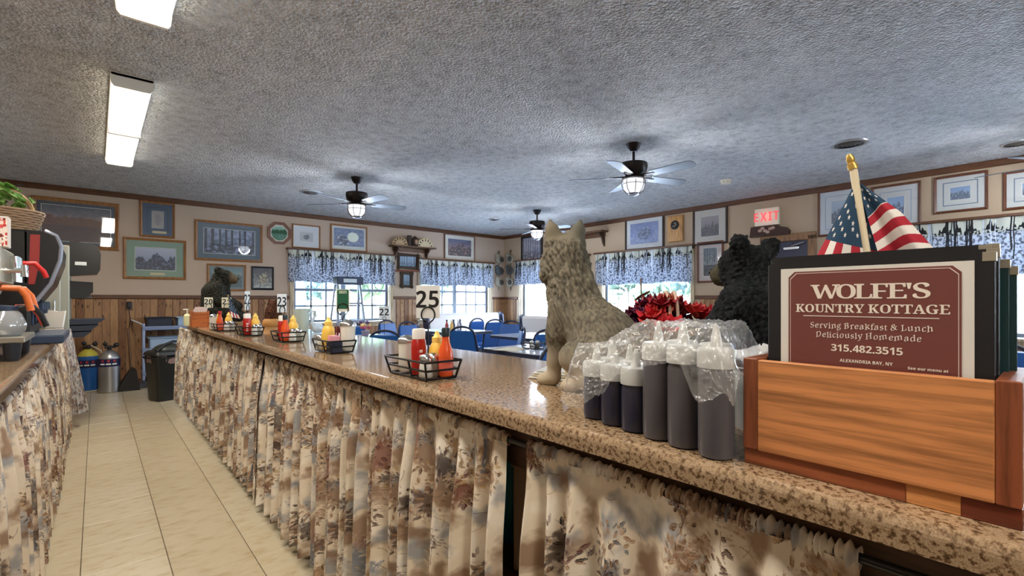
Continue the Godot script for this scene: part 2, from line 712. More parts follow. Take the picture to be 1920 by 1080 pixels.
func packets() -> Image:
	var r := RandomNumberGenerator.new()
	r.seed = 12
	var im := Image.create(64, 64, false, Image.FORMAT_RGB8)
	im.fill(Color(0.88, 0.82, 0.78))
	for i in 90:
		var c: Color = [Color(0.72, 0.14, 0.14), Color(0.80, 0.30, 0.26), Color(0.93, 0.90, 0.86), Color(0.45, 0.18, 0.16)][r.randi() % 4]
		im.fill_rect(Rect2i(r.randi() % 60, r.randi() % 60, r.randi_range(2, 9), r.randi_range(2, 9)), c)
	return im

# small prints for the frames: sky, far ridge, near trees, water and one dark shape, all computed
func art(kind: String, sd: int, a: Color, b: Color, c: Color) -> ImageTexture:
	var w := 112
	var h := 80
	var r := RandomNumberGenerator.new()
	r.seed = sd
	var n1 := noise(FastNoiseLite.TYPE_SIMPLEX_SMOOTH, 0.02, sd, 4)
	var n2 := noise(FastNoiseLite.TYPE_SIMPLEX_SMOOTH, 0.07, sd + 1, 4)
	var im := Image.create(w, h, false, Image.FORMAT_RGB8)
	for y in h:
		for x in w:
			var u := float(x) / w
			var v := float(y) / h
			var m := n2.get_noise_2d(x, y)
			var col := a
			match kind:
				"lake":
					col = a.lerp(b, clampf(v * 1.6 + m * 0.3, 0, 1))
					if v > 0.30 + 0.16 * n1.get_noise_1d(x * 2.0) and v < 0.55:
						col = c.lerp(b, 0.15 + 0.4 * absf(m))
					elif v >= 0.55:
						col = c.lerp(a, clampf(0.25 + 0.7 * absf(n2.get_noise_2d(x * 0.4, y * 3.0)), 0, 1))
				"ridge":
					col = a.lerp(b, v)
					var t := 0.52 + 0.30 * n1.get_noise_1d(x * 1.6) - 0.16 * exp(-pow((u - 0.55) * 4.0, 2.0))
					if v > t:
						col = c.lerp(b, clampf(0.2 + 1.4 * m, 0, 0.9))
				"forest":
					col = a.lerp(b, clampf(v + m, 0, 1))
					var s := sin(x * 0.42 + 3.0 * n1.get_noise_1d(x))
					if s > 0.55 and v < 0.85:
						col = c
					elif v > 0.6:
						col = c.lerp(a, clampf(0.3 + 1.6 * m, 0, 1))
				"beast":
					col = a.lerp(b, clampf(v * 0.8 + 0.6 * m, 0, 1))
					var d := Vector2(u - 0.5, (v - 0.56) * 0.9)
					var e := Vector2(u - 0.62, (v - 0.36) * 0.9)
					if d.length() < 0.24 + 0.07 * m or e.length() < 0.12 + 0.05 * m:
						col = c.lerp(b, clampf(0.3 + 1.8 * m, 0, 0.8))
				"moon":
					col = a.lerp(b, clampf(0.4 + m, 0, 1))
					if Vector2(u - 0.62, (v - 0.42) * 0.75).length() < 0.19:
						col = c
					elif Vector2(u - 0.27, (v - 0.62) * 0.75).length() < 0.20 + 0.08 * m:
						col = a.darkened(0.45).lerp(Color(0.8, 0.8, 0.82), clampf(m * 2.2, 0, 1))
					if v > 0.9:
						col = Color(0.86, 0.86, 0.82)
				"sketch":
					col = a
					if Vector2(u - 0.5, (v - 0.5) * 0.8).length() < 0.32 + 0.2 * m and n2.get_noise_2d(x * 2.2, y * 2.2) > 0.02:
						col = c.lerp(b, clampf(0.5 + m, 0, 1))
			im.set_pixel(x, y, col)
	return ImageTexture.create_from_image(im)

# ============================ materials ======================================
func mat(c: Color, rough := 0.6, metal := 0.0, spec := 0.5) -> StandardMaterial3D:
	var key := "%s %s %s %s" % [c, rough, metal, spec]
	if M.has(key):
		return M[key]
	var m := StandardMaterial3D.new()
	m.albedo_color = c
	m.roughness = rough
	m.metallic = metal
	m.metallic_specular = spec
	M[key] = m
	return m

func rgb(r: int, g: int, b: int) -> Color:
	return Color(r / 255.0, g / 255.0, b / 255.0)

func triplanar(tex: Texture2D, tint: Color, scale: Vector3, rough: float, world := true) -> StandardMaterial3D:
	var m := StandardMaterial3D.new()
	m.albedo_texture = tex
	m.albedo_color = tint
	m.uv1_triplanar = true
	m.uv1_world_triplanar = world
	m.uv1_scale = scale
	m.roughness = rough
	return m

func printed(tex: Texture2D, tint := Color.WHITE, rough := 0.7) -> StandardMaterial3D:
	var m := StandardMaterial3D.new()
	m.albedo_texture = tex
	m.albedo_color = tint
	m.roughness = rough
	return m

func wood(c: Color, axis: int, rough := 0.45, fine := 6.0) -> StandardMaterial3D:
	var key := "wood %s %d %s" % [c, axis, rough]
	if M.has(key):
		return M[key]
	var sc := Vector3.ONE * fine
	sc[axis] = 0.5
	M[key] = triplanar(T.grain, c, sc, rough)
	return M[key]

func make_materials() -> void:
	M.ceiling = triplanar(T.stipple_shade, rgb(240, 239, 238), Vector3.ONE * 0.42, 0.95)
	M.ceiling.heightmap_enabled = true
	M.ceiling.heightmap_texture = T.lumps
	M.ceiling.heightmap_scale = 6.5
	M.paint = mat(rgb(190, 169, 150), 0.85)
	M.paint_warm = mat(rgb(182, 160, 134), 0.85)
	M.granite = triplanar(T.granite, Color.WHITE, Vector3.ONE * 2.4, 0.085)
	M.granite.metallic_specular = 0.62
	for i in 5:
		M["board%d" % i] = triplanar(T.pine, [rgb(196, 152, 106), rgb(166, 118, 78), rgb(208, 170, 124), rgb(182, 138, 98), rgb(150, 104, 66)][i], Vector3(2.2, 1.1, 2.2), 0.45)
	for i in 4:
		M["tile%d" % i] = triplanar(T.vinyl, [rgb(190, 178, 152), rgb(186, 173, 146), rgb(193, 182, 157), rgb(188, 175, 149)][i], Vector3(1.2, 1.2, 2.4), 0.3)
	M.joint = mat(rgb(84, 70, 54), 0.8)
	M.trim = wood(rgb(104, 64, 36), 0)
	M.trim_z = wood(rgb(104, 64, 36), 2)
	M.sash = mat(rgb(112, 121, 134), 0.5)  # white vinyl greyed: the backlit shade is painted into the colour
	M.casing = wood(rgb(206, 184, 150), 1, 0.5)
	M.toile = printed(T.toile, Color.WHITE, 0.9)
	M.toile.uv1_scale = Vector3(1.0, 1.0, 1)
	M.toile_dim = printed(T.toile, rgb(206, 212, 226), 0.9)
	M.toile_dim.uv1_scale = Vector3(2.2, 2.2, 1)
	M.valance = printed(T.woods, Color.WHITE, 0.9)
	M.valance.backlight = Color(0.40, 0.41, 0.43)
	M.valance.backlight_enabled = true
	M.glass = mat(Color(0.95, 0.98, 1.0, 0.04), 0.02)
	M.glass.transparency = BaseMaterial3D.TRANSPARENCY_ALPHA
	M.clear = mat(Color(0.92, 0.95, 0.97, 0.16), 0.06)
	M.clear.transparency = BaseMaterial3D.TRANSPARENCY_ALPHA
	M.black = mat(rgb(20, 20, 22), 0.35)
	M.matte = mat(rgb(24, 24, 26), 0.7)
	M.iron = mat(rgb(16, 16, 18), 0.4, 0.3)
	M.bronze = mat(rgb(36, 28, 24), 0.38, 0.5)
	M.chrome = mat(rgb(205, 206, 208), 0.22, 1.0)
	M.steel = mat(rgb(186, 187, 188), 0.34, 0.9)
	M.white = mat(rgb(236, 234, 228), 0.5)
	M.cream = mat(rgb(226, 217, 196), 0.6)
	M.vinyl_blue = mat(rgb(36, 96, 170), 0.35)
	M.navy = mat(rgb(24, 30, 58), 0.45)
	M.laminate = mat(rgb(204, 214, 230), 0.12)
	M.red = mat(rgb(176, 30, 24), 0.3)
	M.yellow = mat(rgb(236, 192, 84), 0.4)
	M.orange = mat(rgb(222, 84, 36), 0.25)
	M.leaf = mat(rgb(92, 136, 62), 0.6)
	M.leaf.backlight_enabled = true
	M.leaf.backlight = Color(0.25, 0.35, 0.12)
	M.paper = mat(rgb(232, 230, 224), 0.8)
	M.ink = mat(rgb(20, 20, 24), 0.7)
	M.fur = StandardMaterial3D.new()
	M.fur.vertex_color_use_as_albedo = true
	M.fur.roughness = 0.75
	M.fur.metallic_specular = 0.22
	M.lens = mat(rgb(250, 248, 238), 0.4)
	M.lens.emission_enabled = true
	M.lens.emission = rgb(255, 246, 226)
	M.lens.emission_energy_multiplier = 0.8
	M.globe = mat(rgb(245, 247, 250), 0.25)
	M.globe.emission_enabled = true
	M.globe.emission = rgb(250, 250, 255)
	M.globe.emission_energy_multiplier = 0.2

# ============================ the room =======================================
func plate_with_holes(st: SurfaceTool, u0: float, u1: float, y0: float, y1: float, holes: Array, put_box: Callable) -> void:
	# holes: [u from, u to, y from, y to], sorted along u and not overlapping
	var at := u0
	for h in holes:
		put_box.call(at, h[0], y0, y1)
		put_box.call(h[0], h[1], y0, h[2])
		put_box.call(h[0], h[1], h[3], y1)
		at = h[1]
	put_box.call(at, u1, y0, y1)

var back_holes := []
var right_holes := []

func build_room() -> void:
	# openings, those in view measured on the wall faces
	var a0 := on_z(550, 604, BACK)
	var a1 := on_z(731, 604, BACK)
	var b0 := on_z(787, 598, BACK)
	var b1 := on_z(918, 598, BACK)
	var head := 2.02
	var sill := 0.80
	back_holes = [[a0.x, a1.x, sill, head], [b0.x, b1.x, sill, head]]
	var c0 := on_x(976, 600, RIGHT).z
	var c1 := on_x(1100, 600, RIGHT).z
	var d0 := on_x(1130, 600, RIGHT).z
	var d1 := on_x(1296, 600, RIGHT).z
	var dr0 := on_x(1440, 500, RIGHT).z
	var dr1 := on_x(1515, 500, RIGHT).z
	var e0 := on_x(1735, 500, RIGHT).z
	right_holes = [[c0, c1, sill, head], [d0, d1, sill, head], [dr0, dr1, 0.0, 2.02], [e0, e0 + 2.1, sill, head], [e0 + 2.7, e0 + 4.6, sill, head]]  # last opening is unseen, added to let in more daylight
	# floor: slab, aisle tiles as pieces
	var st := mb()
	span(st, Vector3(-1.6, -0.12, BACK - 0.2), Vector3(RIGHT + 0.2, -0.004, 4.2))
	var floor_o := struct("floor", st, M.joint)
	var tile_meshes := []
	for v in 3:
		st = mb()
		box(st, Vector3.ZERO, Vector3(0.3030, 0.012, 0.3045), 0.0012)
		tile_meshes.append(mesh_of(st))
	for i in 8:
		for j in 31:
			var x := -0.664 + 0.306 * i + 0.153
			var z := BACK + 0.153 + 0.306 * j
			if z > 0.7 or (x > 1.3 and z > -6.0):
				continue
			var t := part("tile", tile_meshes[(i * 7 + j * 5) % 3], M["tile%d" % ((i * 3 + j * j + j) % 4)], floor_o, Vector3(x, -0.006, z))
			t.rotation.y = PI * ((i + j) % 2)
	st = mb()
	span(st, Vector3(1.79, -0.004, BACK), Vector3(RIGHT, 0.0, 4.0))
	part("dining_carpet", st, mat(rgb(160, 154, 148), 0.95), floor_o)
	# ceiling
	st = mb()
	span(st, Vector3(-1.6, CEIL, BACK - 0.2), Vector3(RIGHT + 0.2, CEIL + 0.14, 4.2))
	struct("ceiling", st, M.ceiling)
	# walls
	st = mb()
	plate_with_holes(st, -1.6, RIGHT + 0.2, -0.1, CEIL + 0.01, back_holes, func(u, v, y0, y1): span(st, Vector3(u, y0, BACK - 0.18), Vector3(v, y1, BACK)))
	var wb := struct("wall_back", st, M.paint)
	st = mb()
	plate_with_holes(st, BACK, 4.2, -0.1, CEIL + 0.01, right_holes, func(u, v, y0, y1): span(st, Vector3(RIGHT, y0, u), Vector3(RIGHT + 0.18, y1, v)))
	var wr := struct("wall_right", st, M.paint_warm)
	st = mb()
	span(st, Vector3(-1.75, -0.1, BACK - 0.2), Vector3(-1.55, CEIL, 4.2))
	struct("wall_left", st, M.paint)
	st = mb()
	span(st, Vector3(-1.7, -0.1, 4.0), Vector3(RIGHT + 0.2, CEIL, 4.2))
	struct("wall_front", st, M.paint)
	# knotty boards below the rail, each its own piece
	var rail := 1.22
	boards(wb, -1.0, RIGHT, rail, back_holes, false)
	boards(wr, BACK, 1.6, rail, right_holes, true)
	# rails and crown strips, broken where windows stand
	for run in gaps(-1.5, RIGHT, back_holes):
		st = mb()
		span(st, Vector3(run[0], rail, BACK), Vector3(run[1], rail + 0.055, BACK + 0.035), 0.006)
		struct("trim", st, M.trim)
	for run in gaps(BACK, 3.9, right_holes):
		st = mb()
		span(st, Vector3(RIGHT - 0.035, rail, run[0]), Vector3(RIGHT, rail + 0.055, run[1]), 0.006)
		struct("trim", st, M.trim_z)
	st = mb()
	span(st, Vector3(-1.5, CEIL - 0.075, BACK), Vector3(RIGHT, CEIL, BACK + 0.03), 0.008)
	struct("trim", st, M.trim)
	st = mb()
	span(st, Vector3(RIGHT - 0.03, CEIL - 0.075, BACK), Vector3(RIGHT, CEIL, 3.9), 0.008)
	struct("trim", st, M.trim_z)
	st = mb()
	span(st, Vector3(-1.0, 0, BACK + 0.02), Vector3(RIGHT, 0.09, BACK + 0.034), 0.004)
	struct("baseboard_back", st, M.trim)
	st = mb()
	span(st, Vector3(RIGHT - 0.034, 0, BACK + 0.04), Vector3(RIGHT - 0.02, 0.09, dr0 - 0.1), 0.004)
	struct("baseboard_right", st, M.trim_z)
	# windows
	for h in back_holes:
		window_unit(h, false, 2, true)
	for i in right_holes.size():
		if i == 2:
			continue
		window_unit(right_holes[i], true, 1, false)
	# valances
	valance(false, a0.x - 0.10, a1.x + 0.06, 1.50, 2.05, "grey snowy-woods valance over the wide grid window behind the step ladder", 1)
	valance(false, b0.x - 0.05, b1.x + 0.06, 1.50, 2.02, "grey snowy-woods valance under the sunset mountain print, near the room corner", 2)
	valance(true, c0 - 0.1, c1 + 0.1, 1.55, 2.06, "grey snowy-woods valance half hidden by the wolf statue's neck", 3)
	valance(true, d0 - 0.12, d1 + 0.06, 1.50, 2.06, "grey snowy-woods valance above the single pane window over the flower basket", 4)
	valance(true, e0 - 0.1, e0 + 2.2, 1.45, 2.06, "grey snowy-woods valance behind the flag and stacked menus", 5)
	# the door
	var dz := (dr0 + dr1) / 2.0
	var dw := dr1 - dr0
	var door := struct_root("door_1")
	door.position = Vector3(RIGHT + 0.05, 0, dz)
	door.rotation.y = -PI / 2
	st = mb()
	span(st, Vector3(-dw / 2, 0.0, -0.022), Vector3(-dw * 0.30, 2.02, 0.022), 0.003)
	span(st, Vector3(dw * 0.12, 0.0, -0.022), Vector3(dw / 2, 2.02, 0.022), 0.003)
	span(st, Vector3(-dw * 0.30, 1.78, -0.022), Vector3(dw * 0.12, 2.02, 0.022), 0.003)
	span(st, Vector3(-dw * 0.30, 0.0, -0.022), Vector3(dw * 0.12, 1.15, 0.022), 0.003)
	part("leaf", st, mat(rgb(30, 32, 62), 0.4), door)
	st = mb()
	span(st, Vector3(-dw * 0.30, 1.15, -0.004), Vector3(dw * 0.12, 1.78, 0.004))
	part("pane", st, M.glass, door)
	st = mb()
	span(st, Vector3(-dw * 0.1, 1.90, 0.022), Vector3(dw * 0.28, 1.94, 0.06), 0.006)
	rod(st, Vector3(dw * 0.1, 1.95, 0.05), Vector3(dw * 0.42, 1.985, 0.07), 0.008)
	part("door_closer", st, M.steel, door)
	st = mb()
	for s: float in [-1.0, 1.0]:
		box(st, Vector3(s * (dw / 2 + 0.05), 1.04, 0.06), Vector3(0.1, 2.08, 0.03), 0.006)
	box(st, Vector3(0, 2.07, 0.06), Vector3(dw + 0.2, 0.1, 0.03), 0.006)
	part("frame", st, wood(rgb(150, 104, 60), 1), door)

func gaps(a: float, b: float, holes: Array) -> Array:
	var out := []
	var at := a
	for h in holes:
		out.append([at, h[0] - 0.075])
		at = h[1] + 0.075
	out.append([at, b])
	return out.filter(func(r): return r[1] - r[0] > 0.02)

func boards(wall: Node3D, u0: float, u1: float, top: float, holes: Array, side: bool) -> void:
	var w := 0.088
	var cache := {}
	var i := 0
	var u := u0
	while u < u1 - 0.03:
		var ww := minf(w, u1 - u)
		var y1 := top
		var skip := false
		for h in holes:
			if u + ww > h[0] - 0.06 and u < h[1] + 0.06:
				y1 = h[2] - 0.06
				if h[2] < 0.1:
					skip = true
		if not skip:
			var key := "%.3f %.3f" % [ww, y1]
			if not cache.has(key):
				var st := mb()
				box(st, Vector3.ZERO, Vector3(ww - 0.004, y1, 0.018) if not side else Vector3(0.018, y1, ww - 0.004), 0.005)
				cache[key] = mesh_of(st)
			var c := Vector3(u + ww / 2, y1 / 2, BACK + 0.009) if not side else Vector3(RIGHT - 0.009, y1 / 2, u + ww / 2)
			part("board", cache[key], M["board%d" % ((i * 7 + (i * i) % 5) % 5)], wall, c)
		u += w
		i += 1

func window_unit(h: Array, side: bool, sashes: int, grid: bool) -> void:
	# built facing +z, then turned for the side wall
	var w: float = h[1] - h[0]
	var y0: float = h[2]
	var y1: float = h[3]
	var o := struct_root("window_%d" % (used.get("windows", 0) + 1))
	used["windows"] = used.get("windows", 0) + 1
	var mid: float = (h[0] + h[1]) / 2.0
	o.position = Vector3(mid, 0, BACK) if not side else Vector3(RIGHT, 0, mid)
	o.rotation.y = 0.0 if not side else -PI / 2
	var st := mb()
	for s: float in [-1.0, 1.0]:
		box(st, Vector3(s * (w / 2 + 0.03), (y0 + y1) / 2, 0.012), Vector3(0.07, y1 - y0 + 0.14, 0.03), 0.005)
		box(st, Vector3(s * (w / 2 - 0.008), (y0 + y1) / 2, -0.09), Vector3(0.016, y1 - y0, 0.17))
	box(st, Vector3(0, y1 + 0.035, 0.012), Vector3(w + 0.13, 0.07, 0.03), 0.005)
	box(st, Vector3(0, y1 - 0.008, -0.09), Vector3(w, 0.016, 0.17))
	part("casing", st, M.casing, o)
	st = mb()
	box(st, Vector3(0, y0 - 0.015, -0.06), Vector3(w + 0.2, 0.035, 0.24), 0.006)
	box(st, Vector3(0, y0 - 0.06, 0.012), Vector3(w + 0.13, 0.06, 0.022), 0.004)
	part("sill", st, M.casing, o)
	var sw := (w - 0.03) / sashes
	for k in sashes:
		var cx := -w / 2 + 0.015 + sw * (k + 0.5)
		st = mb()
		var f := 0.045
		for s: float in [-1.0, 1.0]:
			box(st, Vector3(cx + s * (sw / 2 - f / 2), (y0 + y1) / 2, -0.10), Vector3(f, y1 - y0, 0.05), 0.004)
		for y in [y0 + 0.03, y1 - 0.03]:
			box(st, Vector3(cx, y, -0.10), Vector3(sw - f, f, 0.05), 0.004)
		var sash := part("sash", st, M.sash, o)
		if grid:
			st = mb()
			var ym := 1.385
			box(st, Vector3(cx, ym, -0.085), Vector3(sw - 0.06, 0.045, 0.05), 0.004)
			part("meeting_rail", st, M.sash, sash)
			for c in [1, 2]:
				st = mb()
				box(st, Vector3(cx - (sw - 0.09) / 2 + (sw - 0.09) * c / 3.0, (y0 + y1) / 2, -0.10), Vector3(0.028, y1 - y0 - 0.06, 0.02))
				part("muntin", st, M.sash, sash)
			for y in [1.1, 1.7]:
				st = mb()
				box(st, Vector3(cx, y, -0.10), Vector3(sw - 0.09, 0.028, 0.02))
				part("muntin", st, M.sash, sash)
		st = mb()
		box(st, Vector3(cx, (y0 + y1) / 2, -0.105), Vector3(sw - 0.08, y1 - y0 - 0.06, 0.006))
		part("pane", st, M.glass, sash)

func valance(side: bool, a: float, b: float, y0: float, y1: float, label: String, sd: int) -> void:
	var w := b - a
	var mid := (a + b) / 2.0
	var o := thing("valance", label, "valance", Vector3(mid, 0, BACK) if not side else Vector3(RIGHT, 0, mid), 0.0 if not side else -PI / 2, "woodland print valances over the windows")
	var nz := noise(FastNoiseLite.TYPE_SIMPLEX, 1.0, sd, 2)
	var st := mb()
	sheet(st, int(w / 0.012), 14, func(s, t):
		var x: float = -w / 2 + w * s
		var ph: float = x * 46.0 + 2.2 * nz.get_noise_1d(x * 2.0)
		var amp: float = 0.012 + 0.014 * t
		var hem: float = 0.03 * nz.get_noise_1d(x * 1.3 + 40.0)
		return [Vector3(x, lerpf(y1 + 0.02, y0 + hem, t), 0.075 + amp * sin(ph) + 0.01 * t), Vector2(x * 1.1 + 0.37 * sd, t)])
	part("cloth", st, M.valance, o)
	st = mb()
	box(st, Vector3(0, y1 + 0.025, 0.06), Vector3(w + 0.05, 0.03, 0.10), 0.006)
	part("board", st, M.trim, o)

# ============================ on the ceiling =================================
func build_ceiling_things() -> void:
	fluorescent(0.185, -6.50, -4.07, "eight foot wraparound fluorescent fixture over the aisle, its whole length showing", true)
	fluorescent(0.185, -3.07, -0.63, "wraparound fluorescent fixture nearest the camera, cut off by the top of the picture", true)
	fluorescent(0.185, 0.40, 2.84, "unseen wraparound fluorescent fixture added for fill light behind the photographer's place", true)  # unseen fixture, added to brighten the room
	fan(on_y(669, 333, CEIL), -11.0, "bronze ceiling fan with caged light hanging before the far picture wall")
	fan(on_y(1188, 270, CEIL), -18.0, "bronze ceiling fan with caged light, largest and closest of the fans")
	fan(on_y(1007, 394, CEIL), 68.0, "bronze ceiling fan with caged light just above the wolf statue's ears")
	fan(on_y(2010, 232, CEIL), 5.0, "ceiling fan of which only a pale blade tip shows by the framed duck prints")
	vent(on_y(1592, 269, CEIL), 0.15, "round dark ceiling vent directly above the flag tip")
	vent(on_y(582, 360, CEIL), 0.14, "round dark ceiling vent beside the fan at the picture wall")
	vent(on_y(926, 411, CEIL), 0.10, "small round ceiling vent nearest the room corner")
	vent(on_y(1908, 268, CEIL), 0.12, "round pale ceiling vent over the window wall prints")
	var p := on_y(1361, 338, CEIL)
	var o := thing("smoke_detector", "small round white smoke detector on the ceiling between fan and wall", "smoke detector", p)
	var st := mb()
	lathe(st, [Vector2(0, -0.045), Vector2(0.05, -0.045), Vector2(0.065, -0.03), Vector2(0.07, 0.0)], 20)
	part("cover", st, M.cream, o)
	for i in 8:
		st = mb()
		var a := TAU * i / 8
		box(st, Vector3(cos(a) * 0.062, -0.03, sin(a) * 0.062), Vector3(0.012, 0.006, 0.012))
		part("slot", st, mat(rgb(90, 86, 80), 0.8), o)

func fluorescent(x: float, z0: float, z1: float, label: String, lit: bool) -> void:
	var o := thing("fluorescent_light", label, "ceiling light", Vector3(x, CEIL, (z0 + z1) / 2))
	var l := z1 - z0
	var st := mb()
	box(st, Vector3(0, -0.012, 0), Vector3(0.23, 0.024, l), 0.004)
	part("housing", st, M.white, o)
	for s: float in [-1.0, 1.0]:
		st = mb()
		prism(st, PackedVector2Array([Vector2(-0.118, 0), Vector2(-0.110, -0.07), Vector2(-0.095, -0.088), Vector2(0.095, -0.088), Vector2(0.110, -0.07), Vector2(0.118, 0)]), 0.022, Transform3D(Basis(), Vector3(0, 0, s * (l / 2 - 0.011) - 0.011)))
		part("end_cap", st, M.white, o)
	for k in 2:
		var c := l / 4 * (-1 if k == 0 else 1)
		st = mb()
		prism(st, PackedVector2Array([Vector2(-0.108, -0.024), Vector2(-0.102, -0.066), Vector2(-0.09, -0.082), Vector2(0.09, -0.082), Vector2(0.102, -0.066), Vector2(0.108, -0.024)]), l / 2 - 0.035, Transform3D(Basis(), Vector3(0, 0, c - l / 4 + 0.017)))
		part("lens", st, M.lens, o)
	st = mb()
	box(st, Vector3(0, -0.055, 0), Vector3(0.222, 0.066, 0.03), 0.004)
	part("joint_strap", st, M.white, o)
	if lit:
		var a := AreaLight3D.new()
		a.name = "fluorescent_glow"
		a.area_size = Vector2(0.19, l - 0.1)
		a.light_color = Color(1.0, 0.96, 0.90)
		a.light_energy = 1.06
		a.area_range = 14.0
		a.shadow_enabled = true
		a.position = Vector3(0, -0.094, 0)
		a.rotation.x = -PI / 2
		o.add_child(a)

func fan(p: Vector3, turn: float, label: String) -> void:
	var o := thing("ceiling_fan", label, "ceiling fan", p, 0.0, "bronze ceiling fans with caged lights")
	var st := mb()
	lathe(st, [Vector2(0, -0.075), Vector2(0.03, -0.075), Vector2(0.055, -0.045), Vector2(0.068, -0.012), Vector2(0.072, 0)], 20)
	part("canopy", st, M.bronze, o)
	st = mb()
	cyl(st, Vector3(0, -0.20, 0), 0.013, 0.14, 10)
	part("downrod", st, M.bronze, o)
	st = mb()
	lathe(st, [Vector2(0, -0.325), Vector2(0.075, -0.325), Vector2(0.085, -0.30), Vector2(0.118, -0.275), Vector2(0.132, -0.225), Vector2(0.128, -0.19), Vector2(0.05, -0.18), Vector2(0, -0.18)], 24)
	part("motor", st, M.bronze, o)
	for i in 5:
		var B := Basis(Vector3.UP, deg_to_rad(turn + 72.0 * i))
		st = mb()
		box(st, B * Vector3(0.145, -0.318, 0), Vector3(0.16, 0.012, 0.045), 0.003, B)
		var arm := part("blade_arm", st, M.bronze, o)
		st = mb()
		var pts := PackedVector2Array([Vector2(0, -0.052), Vector2(0.38, -0.068), Vector2(0.415, -0.055), Vector2(0.43, -0.02), Vector2(0.43, 0.02), Vector2(0.415, 0.055), Vector2(0.38, 0.068), Vector2(0, 0.052)])
		prism(st, pts, 0.006, Transform3D(B * Basis(Vector3.RIGHT, deg_to_rad(-90 - 12)), B * Vector3(0.19, -0.320, 0)))
		part("blade", st, mat(rgb(112, 120, 130), 0.35), arm)
	st = mb()
	lathe(st, [Vector2(0, -0.35), Vector2(0.10, -0.35), Vector2(0.118, -0.34), Vector2(0.10, -0.325), Vector2(0, -0.325)], 24)
	var fitter := part("light_fitter", st, M.bronze, o)
	st = mb()
	lathe(st, [Vector2(0, -0.475), Vector2(0.05, -0.47), Vector2(0.085, -0.44), Vector2(0.098, -0.40), Vector2(0.095, -0.352)], 22)
	part("lamp_globe", st, M.globe, o)
	st = mb()
	for i in 8:
		var a := TAU * i / 8
		var d := Vector3(cos(a), 0, sin(a))
		tube(st, [d * 0.108 + Vector3(0, -0.345, 0), d * 0.113 + Vector3(0, -0.39, 0), d * 0.098 + Vector3(0, -0.44, 0), d * 0.062 + Vector3(0, -0.478, 0)], 0.0035, 5)
	tube(st, arc(Vector3(0, -0.39, 0), Vector3(0.113, 0, 0), Vector3(0, 0, 0.113), 0, TAU * 23 / 24, 23), 0.003, 5, true)
	tube(st, arc(Vector3(0, -0.478, 0), Vector3(0.062, 0, 0), Vector3(0, 0, 0.062), 0, TAU * 15 / 16, 15), 0.004, 5, true)
	part("cage", st, M.bronze, fitter)
	st = mb()
	lathe(st, [Vector2(0, -0.505), Vector2(0.012, -0.50), Vector2(0.05, -0.488), Vector2(0.055, -0.478), Vector2(0, -0.476)], 18)
	part("finial", st, M.chrome, fitter)
	var l := OmniLight3D.new()
	l.name = "fan_lamp"
	l.light_color = Color(0.93, 0.96, 1.0)
	l.light_energy = 0.38
	l.omni_range = 16.0
	l.omni_attenuation = 2.0
	l.light_size = 0.1
	l.shadow_enabled = true
	l.position = Vector3(0, -0.41, 0)
	o.add_child(l)

func vent(p: Vector3, r: float, label: String) -> void:
	var o := thing("ceiling_vent", label, "vent", p, 0.0, "round ceiling vents")
	var st := mb()
	lathe(st, [Vector2(r * 0.82, -0.012), Vector2(r, -0.010), Vector2(r * 1.04, 0.0)], 24)
	part("rim", st, M.steel, o)
	for i in 4:
		st = mb()
		var q := r * (0.8 - 0.2 * i)
		lathe(st, [Vector2(maxf(0.0, q - r * 0.12), -0.012 - 0.006 * i), Vector2(q, -0.006 - 0.006 * i), Vector2(q, -0.002), Vector2(maxf(0.0, q - r * 0.12), -0.002)], 22)
		part("cone_ring", st, mat(rgb(70, 62, 54), 0.6), o)

# ============================ counters and curtains ==========================
func counter_profile(st: SurfaceTool, x0: float, x1: float, z0: float, z1: float) -> void:
	# laminate top with rounded front and back nosing, extruded along z
	var p := PackedVector2Array()
	var r := 0.016
	for i in 7:
		var a := PI / 2 + PI / 2 * i / 6.0
		p.append(Vector2(x0 + r + cos(a) * r, TOP - r + sin(a) * r))
	p.append(Vector2(x0, TOP - 0.038))
	p.append(Vector2(x1, TOP - 0.038))
	for i in 7:
		var a := PI / 2 * i / 6.0
		p.append(Vector2(x1 - r + cos(a) * r, TOP - r + sin(a) * r))
	prism(st, p, z1 - z0, Transform3D(Basis(), Vector3(0, 0, z0)))

